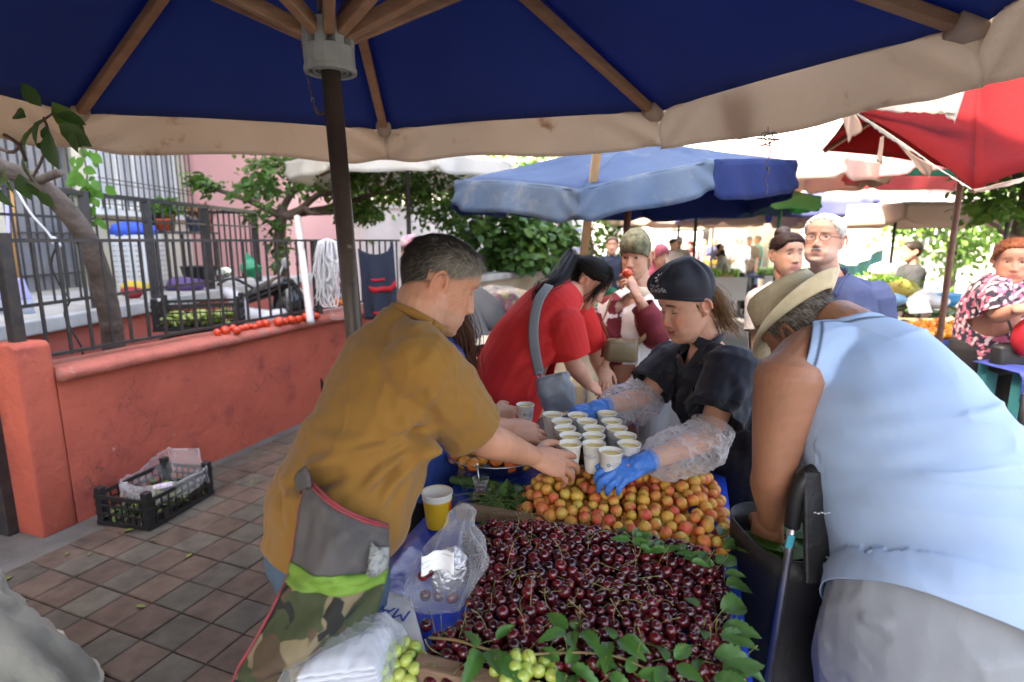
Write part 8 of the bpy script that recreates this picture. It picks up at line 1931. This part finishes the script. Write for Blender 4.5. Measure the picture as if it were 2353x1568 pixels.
def crate(org,rot,L,W,H,mat,label,posts=True,tilt=0):
    """slatted plastic crate: corner posts, grid walls, floor"""
    t=thing('plastic_crate',org,label,'crate'); Rm=Matrix.Rotation(rot,3,'Z')
    def W_(x,y,z): return org+Rm@V(x,y,z)
    for sx in(-1,1):
        for sy in(-1,1): mb=MB(); q=W_(sx*(L/2-.02),sy*(W/2-.02),H*.59); mb.box(q,(.045,.045,H*1.18),Rm); mb.build('corner_post',mat,t,smooth=False,bevel=.008)
    def side(name,p0,p1):
        mb=MB(); d=(p1-p0); n=max(3,int(d.length/.045)); ln=d.normalized(); rz=math.atan2(d.y,d.x); r3=Matrix.Rotation(rz,3,'Z'); c=(p0+p1)/2
        for z,h in((.012,.024),(H*.38,.010),(H*.64,.010),(H*.9,.022)): mb.box(c+V(0,0,z),(d.length,.012,h),r3)
        for k in range(1,n): mb.box(p0+d*(k/n)+V(0,0,H*.46),(.006,.009,H*.9),r3)
        mb.build(name,mat,t,smooth=False)
    a,b,c,d=W_(-L/2,-W/2,0),W_(L/2,-W/2,0),W_(L/2,W/2,0),W_(-L/2,W/2,0)
    side('side_panel',a,b); side('side_panel',b,c); side('side_panel',c,d); side('side_panel',d,a)
    mb=MB(); mb.box(W_(0,0,.008),(L-.03,W-.03,.012),Rm); mb.build('floor',mat,t,smooth=False)
    return t,W_
m_bp=M('black_plastic',(.015,.015,.016),.45,bump=(60,.2))
p0,p1,p2=G(345,1222,0),G(492,1135,0),G(218,1195,0)
ax=(p1-p0); L_=ax.length; rot=math.atan2(ax.y,ax.x); Wc=.36; cen=(p0+p1)/2+V(-ax.y,ax.x,0).normalized()*Wc/2
ct,W_=crate(V(cen.x,cen.y,.004),rot,L_,Wc,.19,m_bp,'black plastic crate lined with clear film on the paving against the coral wall')
mb=MB(); 
for k in range(240):
    p=W_(rg.uniform(-L_*.42,L_*.42),rg.uniform(-Wc*.40,Wc*.40),rg.uniform(.03,.10)); mb.leaf(p,V(rg.gauss(0,1),rg.gauss(0,1),rg.gauss(0,.5)),V(0,0,1),.06,.03,mi=rg.choice((0,1,1)))
o=mb.build('greens',[M('lime_leaf',(.20,.26,.05),.6,transl=.3),M('dark_leaf',(.05,.09,.03),.6)]); tag(o,'wilted green leaves lying in the black crate on the paving','leaves',None,'stuff')
mb=MB(); mb.box(W_(.06,.02,.115),(.10,.07,.006),Matrix.Rotation(.6,3,'Z')); o=mb.build('paper_scrap',M('lilac_paper',(.55,.48,.62),.7),None,smooth=False); tag(o,'pale lilac paper scrap lying on the leaves in the crate','paper')
mb=MB(); n=64; pts=[]
for j in range(14):
    t=j/13
    for i in range(n):
        a=2*PI*i/n; cx,cy=math.cos(a),math.sin(a); ex=math.copysign(abs(cx)**.4,cx); ey=math.copysign(abs(cy)**.4,cy)
        k=lerp(.86,1.04,min(1,t*1.4)); z=lerp(.08,.215,min(1,t*1.4))-(max(0,t-.7)/.3)*.11; kk=k+.05*max(0,t-.7)/.3
        z+= .10*max(0,cx)*max(0,1-abs(t-.65)*2.5)*(cy>-.2)
        pts.append(W_(L_*.5*ex*kk*.72+L_*.13,Wc*.5*ey*kk,z)+Vector((mnoise.noise(V(a*3,t*5,1)),mnoise.noise(V(a*3,t*5,7)),mnoise.noise(V(a*4,t*5,3))))*.025)
mb.grid(pts,n,14,closeu=True); mb.build('film_liner',film('liner_film',(.96,.95,.96),.10,.10,(18,.8)),ct)
# grey cloth over something, bottom left
t=thing('covered_bundle',G(40,1500,0),'heap under a crumpled beige grey tarpaulin at the lower left corner','tarp')
mb=MB(); pts=[]; c0=G(20,1560,.42); n=50
top=G(10,1420,.50)
for j in range(46):
    t_=j/45
    for i in range(90):
        a=2*PI*i/90; r=.02+.44*t_; 
        z=.50*(1-max(0,t_-.5)/.5*.98)-.10*t_
        lump=.05*mnoise.noise(V(math.cos(a)*2,math.sin(a)*2,t_*3))+.05*(1-abs(2*mnoise.noise(V(math.cos(a)*3.2+t_*2,math.sin(a)*3.2,t_*1.6))))**3+.06*math.sin(a*11+2*math.sin(a*3))*max(0,t_-.35)
        p=V(-1.97,1.62,.0)+V(r*1.04*math.cos(a)*(1+lump*1.5),r*.95*math.sin(a)*(1+lump*1.5),max(.012,z+lump*(.5+.5*(t_<.5)))); pts.append(p)
mb.grid(pts,90,46,closeu=True); o=mb.build('tarpaulin',M('beige_tarp',(.36,.34,.28),.75,var=(3,(.30,.285,.235)),bump=(10,.5,.02),bump2=(200,.2,.002)),t,solid=.003)
mb=MB(); mb.box((-1.97,1.62,.15),(.3,.25,.28)); mb.build('load',m_bp,t,bevel=.03)
# litter leaves on the paving
for k in range(26):
    p=V(rg.uniform(-2.6,-.75),rg.uniform(1.4,3.8),.006)
    if (p-WA).dot(WN)<.1: continue
    mb=MB(); l=rg.uniform(.03,.06); mb.leaf(p,V(rg.gauss(0,1),rg.gauss(0,1),.05),V(0,0,1),l,l*.5,fold=.3,curl=-.1); o=mb.build('fallen_leaf',M('yellow_leaf',(.22,.19,.04),.7) if rg.random()<.5 else M('olive_leaf',(.12,.14,.03),.7)); tag(o,'small fallen leaf lying on the paving slabs','leaf','fallen leaves on the paving')
# ---- rope, pipe, jar, hanging apron on the fence
t=thing('rope_hank',P(752,600,4.9),'thick hank of white rope hung over the iron fence','rope'); mb=MB(); mb2=MB()
for k in range(64):
    du=rg.gauss(0,13); u0=752+du; l=rg.uniform(90,160); dy=rg.uniform(-.06,.06); Y=4.85+dy
    mb.tube([P(u0-3,600,Y+.06),P(u0*.7+752*.3,548+abs(du)*.25,Y),P(u0+rg.gauss(0,3),590,Y-.03),P(u0+rg.gauss(0,9),548+l*.6,Y-.04),P(u0+rg.gauss(0,13),548+l,Y-.03)],.0055,5,smoothn=3)
for k in range(4): mb.tube([P(740+6*k,640,4.8),P(735+10*k,690,4.78),P(750+8*k,705,4.78),P(765+5*k,660,4.8)],.006,5,smoothn=5)
mb.build('rope',M('white_rope',(.60,.60,.60),.85,bump=(120,.6,.004)),t)
a,b=P(683,500,5.6),P(714,742,4.6)
mb=MB(); mb.tube([a,b],.031,16); o=mb.build('plastic_pipe',M('white_pipe',(.72,.70,.69),.4)); tag(o,'white plastic pipe leaning against the fence beside the rope','pipe')
j0=P(775,715,5.0); j0.z=.925; t=thing('glass_jar',j0,'clear jar with an orange lid standing on the wall behind the rope','jar'); mb=MB(); lathe(mb,j0,[(.05,0),(.06,.01),(.06,.10),(.05,.12)],18); mb.build('jar_wall',film('glass_film'),t); mb=MB(); mb.ell(j0+V(0,0,.15),(.055,.055,.04)); mb.build('lid',M('orange_plastic',(.70,.16,.02),.4),t)
t=thing('hanging_apron',P(868,640,5.6),'dark blue apron with red bands hanging from the iron fence behind the pole','apron'); mb=MB(); pts=[];pr=[]
for j in range(25):
    t_=j/24
    for i in range(20):
        s_=i/19; u=lerp(lerp(822,838,t_),lerp(903,918,t_),s_); v=lerp(571+14*math.sin(PI*s_)+(s_>.85)*-20*(s_-.85)/.15,735,t_); pts.append(P(u,v,5.45)+V(0,.03*math.sin(s_*12)*t_,0))
mb.grid(pts,20,25); ha=mb.build('cloth',M('navy_denim',(.022,.03,.055),.85,bump=(12,.4,.02)),t,solid=.004)
for r0,r1,i0,i1 in((12,14,4,19),(9,10,6,13),(21,22,5,19)):
    m_=MB(); q=[]
    for j in(r0,r1):
        for i in range(i0,i1+1): q.append(pts[j*20+i]+V(0,-.006,.004*math.sin(i*.7)))
    m_.grid(q,i1-i0+1,2); m_.build('red_band',M('red_cloth',(.42,.015,.025),.8),ha,solid=.003)
# ---- scooter in the yard
sc=thing('motor_scooter',V(-2.35,5.3,0),'dark motor scooter with round mirror parked behind the iron fence','scooter')
m_sc=M('scooter_black',(.012,.012,.014),.2,coat=.6); m_silver=M('scooter_silver',(.55,.56,.60),.25,coat=.5)
z=.40
mb=MB(); mb.limb([P(560,690,5.3),P(600,672,5.35),P(640,655,5.4),P(668,650,5.45)],[(.09,.05),(.13,.07),(.14,.08),(.10,.05)],ref=(0,1,0),seg=16); mb.build('seat',m_sc,sc)
mb=MB(); mb.limb([P(655,660,5.45),P(665,700,5.4),P(650,760,5.35)],[(.10,.12),(.13,.16),(.10,.13)],ref=(0,1,0),seg=16); mb.build('rear_body',m_sc,sc)
mb=MB(); mb.limb([P(570,720,5.2),P(610,735,5.2),P(650,720,5.25)],[(.05,.06),(.10,.10),(.06,.05)],ref=(0,1,0),seg=14); mb.build('side_panel',m_silver,sc)
mb=MB(); mb.limb([P(520,670,5.25),P(545,690,5.2),P(560,740,5.2)],[.05,.07,.09],seg=14); mb.build('front_shield',m_silver,sc)
mb=MB(); mb.tube([P(500,655,5.2),P(535,640,5.25),P(590,668,5.35)],.014,8,smoothn=4); mb.tube([P(560,640,5.3),P(555,615,5.3)],.008,6); mb.build('handlebar',m_sc,sc)
mb=MB(); mb.ell(P(516,627,5.15),(.075,.02,.05)); mb.build('mirror',M('mirror_glass',(.75,.85,.85),.08,metal=.9),sc)
mb=MB(); mb.ell(P(668,655,5.4),(.03,.03,.02)); mb.build('tail_light',M('red_lens',(.5,.02,.02),.2),sc)
mb=MB(); 
for u in (520,680): q=P(u,860,5.2); mb.tube([V(q.x,5.16,.26),V(q.x,5.28,.26)],.26,24)
mb.build('wheel',M('black_rubber'),sc)
mb=MB(); mb.tube([P(650,610,5.6),P(640,640,5.5)],.01,6); mb.ell(P(655,605,5.6),(.04,.015,.055)); mb.build('wing_mirror',M('dull_mirror',(.3,.3,.3),.3),sc)
gb=thing('green_bag',P(572,610,5.1),'thin green plastic bag hanging on the scooter handlebar','bag'); q=P(572,612,5.08); mb=MB(); mb.limb([q+V(0,0,.10),q+V(0,0,.05),q+V(.02,0,-.03),q+V(.05,0,-.09)],[.015,.05,.085,.03],seg=18); mb.v=[tuple(Vector(p)+Vector((mnoise.noise(Vector(p)*16),0,mnoise.noise(Vector(p)*16+V(5,0,0))))*.03) for p in mb.v]; mb.build('bag_film',M('green_film',(.05,.42,.24),.3,transl=.5),gb)
# crate of peppers balanced on the scooter
q=P(462,718,4.6); ct2,W2=crate(V(q.x,q.y,q.z-.12),.35,.62,.38,.22,m_bp,'black crate of green peppers on the scooter behind the fence')
for k in range(46):
    o=bpy.data.objects.new('green_pepper',longveg('pepper',.15,.020,m_pep,.5,m_grn) if k==0 else bpy.data.objects['green_pepper.ref'].data if 'green_pepper.ref' in bpy.data.objects else pepm); 
    if k==0: pepm=o.data
    COL.objects.link(o); o.location=W2(rg.uniform(-.24,.24),rg.uniform(-.14,.14),.03+.07*rg.random()); o.rotation_euler=(0,0,rg.uniform(0,6.3)); tag(o,'green pepper lying in the black crate behind the fence','pepper','peppers in the crate behind the fence')
mb=MB(); q=V(q.x,q.y,0); mb.limb([V(q.x-.25,q.y,.78),V(q.x+.3,q.y,.80)],[(.20,.10),(.22,.10)],ref=(0,1,0),seg=14); mb.build('luggage_seat',M('plum_seat',(.07,.02,.03),.5),sc)
# ---- terrace things
def onT(u,Y): p=P(u,600,Y); return V(p.x,Y,1.06)
b=V(-4.15,6.3,1.06); t=thing('laundry_bin',b,'tall white slatted laundry bin with a blue cloth on top','bin')
mb=MB(); pts=[]
for j in range(12):
    for i in range(32):
        a=2*PI*i/32; k=1+.12*j/11; pts.append(b+V(.20*k*math.copysign(abs(math.cos(a))**.6,math.cos(a)),.17*k*math.copysign(abs(math.sin(a))**.6,math.sin(a)),.62*j/11))
mb.grid(pts,32,12,closeu=True); n_=0; [mb.box(b+V(.235+.0,-.12+.06*i,.12+.055*j),(.012,.03,.012),mi=1) for i in range(5) for j in range(8)]; [mb.box(b+V(-.12+.06*i,-.192-.001*j,.12+.055*j),(.03,.012,.012),mi=1) for i in range(5) for j in range(8)]; mb.build('bin_wall',[M('white_bin',(.70,.72,.74),.5),M('slot_grey',(.35,.37,.4),.7)],t,smooth=False)
mb=MB(); mb.ell(b+V(-.02,-.02,.66),(.24,.2,.10),seg=30,rings=20,fn=lambda p:p*(1+.18*mnoise.noise(p*12)),zmin=-.6); o=mb.build('blue_cloth',M('bright_blue_cloth',(.03,.10,.62),.7)); tag(o,'bright blue cloth heaped on the white laundry bin','cloth')
sh_=thing('plant_shelf',V(-4.45,7.3,1.06),'dark metal shelf table carrying flower pots on the terrace','shelf'); zt2=1.72
mb=MB(); mb.box((-4.4,7.45,zt2),(.5,1.25,.03)); mb.build('shelf_board',m_iron,sh_,smooth=False)
for x in(-4.62,-4.18):
    for y in(6.9,8.0): mb=MB(); mb.bar((x,y,1.06),(x,y,zt2-.016),.03,.03,up=(0,1,0)); mb.build('leg',m_iron,sh_,smooth=False)
def pot(q,r,h,c,name,label,plant=True,leafm=None,L=.09,n=120):
    t=thing('flower_pot',q,label,'plant pot'); mb=MB(); lathe(mb,q,[(r*.72,0),(r*.95,h*.85),(r*1.06,h*.86),(r*1.06,h),(r*.95,h),(r*.9,h*.85)],18); mb.build('pot',M(name,c,.7,bump=(30,.3)),t)
    mb=MB(); lathe(mb,(q.x,q.y,q.z),[(0.001,h*.86),(r*.92,h*.86)],18,capb=False); mb.build('soil',M('soil',(.06,.045,.03),.95),t)
    if plant:
        mb=MB()
        for k in range(n): d=V(rg.gauss(0,1),rg.gauss(0,1),abs(rg.gauss(0,1))+.2).normalized(); p=q+V(0,0,h)+d*r*rg.uniform(.2,1.7); mb.leaf(p,d+V(0,0,-.4),V(0,0,1)+d*.3,L*rg.uniform(.6,1),L*.45)
        mb.build('foliage',leafm or M('bright_leaf'),t)
zz=zt2+.016
pot(V(-4.25,6.98,zz),.075,.14,(.62,.10,.03),'orange_pot','small orange pot on the near end of the shelf',False)
pot(V(-4.40,7.05,zz),.085,.20,(.02,.02,.022),'black_pot','black pot behind the orange pot on the shelf')
pot(V(-4.45,7.4,zz),.11,.22,(.34,.22,.10),'tan_pot','tan pot with pale green plant in the middle of the shelf',n=240,L=.12)
pot(V(-4.3,7.75,zz),.09,.17,(.10,.16,.26),'slate_pot','slate blue pot near the far end of the shelf',leafm=M('reddish_leaf',(.25,.12,.05),.6))
pot(V(-4.28,8.0,zz),.10,.20,(.36,.12,.07),'terracotta_pot','terracotta pot at the far end of the shelf',leafm=M('reddish_leaf'))
t=thing('black_tub',V(-3.85,6.85,1.06),'black plastic tub on the terrace beside the white bin','tub'); mb=MB(); lathe(mb,(-3.85,6.95,1.06),[(.15,0),(.2,.24),(.21,.25),(.19,.24),(.14,.01)],20); mb.build('tub_wall',m_bp,t)
mb=MB(); mb.ell((-3.75,6.45,1.12),(.22,.13,.09),fn=lambda p:p*(1+.25*mnoise.noise(p*12))); o=mb.build('purple_bag',M('purple_bag',(.13,.07,.24),.5)); tag(o,'crumpled purple bag on the terrace edge','bag')
mb=MB(); mb.ell((-3.75,5.55,1.115),(.10,.09,.055),fn=lambda p:p*(1+.25*mnoise.noise(p*18))); o=mb.build('red_cloth',M('red_rag',(.40,.03,.05),.8)); tag(o,'small red rag on the terrace edge','cloth')
mb=MB(); mb.ell((-3.95,5.9,1.13),(.14,.12,.075),fn=lambda p:p*(1+.2*mnoise.noise(p*14))); o=mb.build('yellow_cloth',M('yellow_rag',(.62,.45,.06),.8)); tag(o,'small yellow rag on the terrace beside the bin','cloth')
t=thing('broom',V(-4.35,4.75,1.06),'lavender dustpan broom with long handle leaning on the house wall','broom'); q=P(30,660,4.35); mb=MB(); pts=[q+V(-.09,0,.07),q+V(.09,0,.07),q+V(.13,0,-.10),q+V(-.13,0,-.10)]; mb.add([p+V(0,d,0) for d in(-.02,.02) for p in pts],[(0,1,2,3),(7,6,5,4),(0,4,5,1),(1,5,6,2),(2,6,7,3),(3,7,4,0)]); mb.build('pan',M('lavender_plastic',(.42,.40,.72),.45),t,smooth=False,bevel=.02); mb=MB(); mb.box(q+V(0,0,-.16),(.25,.035,.13)); mb.build('bristles',M('pale_bristles',(.45,.5,.6),.9,bump=(60,.8)),t); mb=MB(); mb.tube([q+V(.0,0,.06),P(15,470,4.5)],.012,8); mb.build('handle',M('lavender_plastic'),t)
mb=MB(); mb.tube([P(42,640,4.5),P(25,440,4.7)],.016,8); o=mb.build('broom_stick',M('ochre_stick',(.45,.22,.06),.6)); tag(o,'bare orange wooden stick leaning beside the broom','stick')
mb=MB(); mb.tube([P(40,440,3.6),P(70,490,3.5),P(110,535,3.45),P(125,560,3.45)],.007,6,smoothn=4); [mb.ell(P(125+rg.gauss(0,4),558+rg.gauss(0,5),3.44),.016,seg=8,rings=6) for k in range(7)]; o=mb.build('tied_cord',M('white_rope')); tag(o,'white cord tied in a knot on the top rail of the fence','cord')
mb=MB(); mb.tube([P(128,570,3.44),P(118,610,3.42),P(140,660,3.42),P(160,690,3.4),P(148,720,3.4),P(165,760,3.4),P(188,800,3.4),P(190,830,3.42)],.006,6,smoothn=5); o=mb.build('black_cable',m_bp); tag(o,'thin black cable looping down inside the iron fence','cable')
# ---------- camera, light
cam=bpy.data.cameras.new('camera'); co=bpy.data.objects.new('camera',cam); COL.objects.link(co)
cam.sensor_width=36; cam.lens=36*F/2353; cam.clip_end=500; cam.clip_start=.05
co.location=(0,0,CH); co.rotation_euler=(PI/2-TH,0,0); SC.camera=co
cam.dof.use_dof=True; cam.dof.focus_distance=1.6; cam.dof.aperture_fstop=2.6
w=bpy.data.worlds.new('World'); SC.world=w; w.use_nodes=True
sky=w.node_tree.nodes.new('ShaderNodeTexSky'); sky.sky_type='NISHITA'; sky.sun_disc=False
SUN_EL=50; SUN_AZ=Vector((-.97,-.25,0)).normalized()
sky.sun_elevation=R(SUN_EL); sky.sun_rotation=math.atan2(SUN_AZ.x,SUN_AZ.y)
sky.air_density=1.0; sky.dust_density=6; sky.ozone_density=.6
bg=w.node_tree.nodes['Background']; w.node_tree.links.new(sky.outputs[0],bg.inputs[0]); bg.inputs[1].default_value=.15
sl=bpy.data.lights.new('sun','SUN'); sl.energy=4.5; sl.angle=R(.6); sl.color=(1,.95,.87)
so=bpy.data.objects.new('sun',sl); COL.objects.link(so)
d=SUN_AZ*math.cos(R(SUN_EL))+V(0,0,math.sin(R(SUN_EL))); so.rotation_euler=d.to_track_quat('Z','Y').to_euler()
so.location=d*20
SC.view_settings.view_transform='Standard'; SC.view_settings.look='None'; SC.view_settings.exposure=3.5; SC.view_settings.gamma=1; SC.view_settings.use_white_balance=True; SC.view_settings.white_balance_temperature=7600; SC.view_settings.white_balance_tint=12
SC.cycles.max_bounces=10; SC.cycles.transparent_max_bounces=16; SC.cycles.diffuse_bounces=5
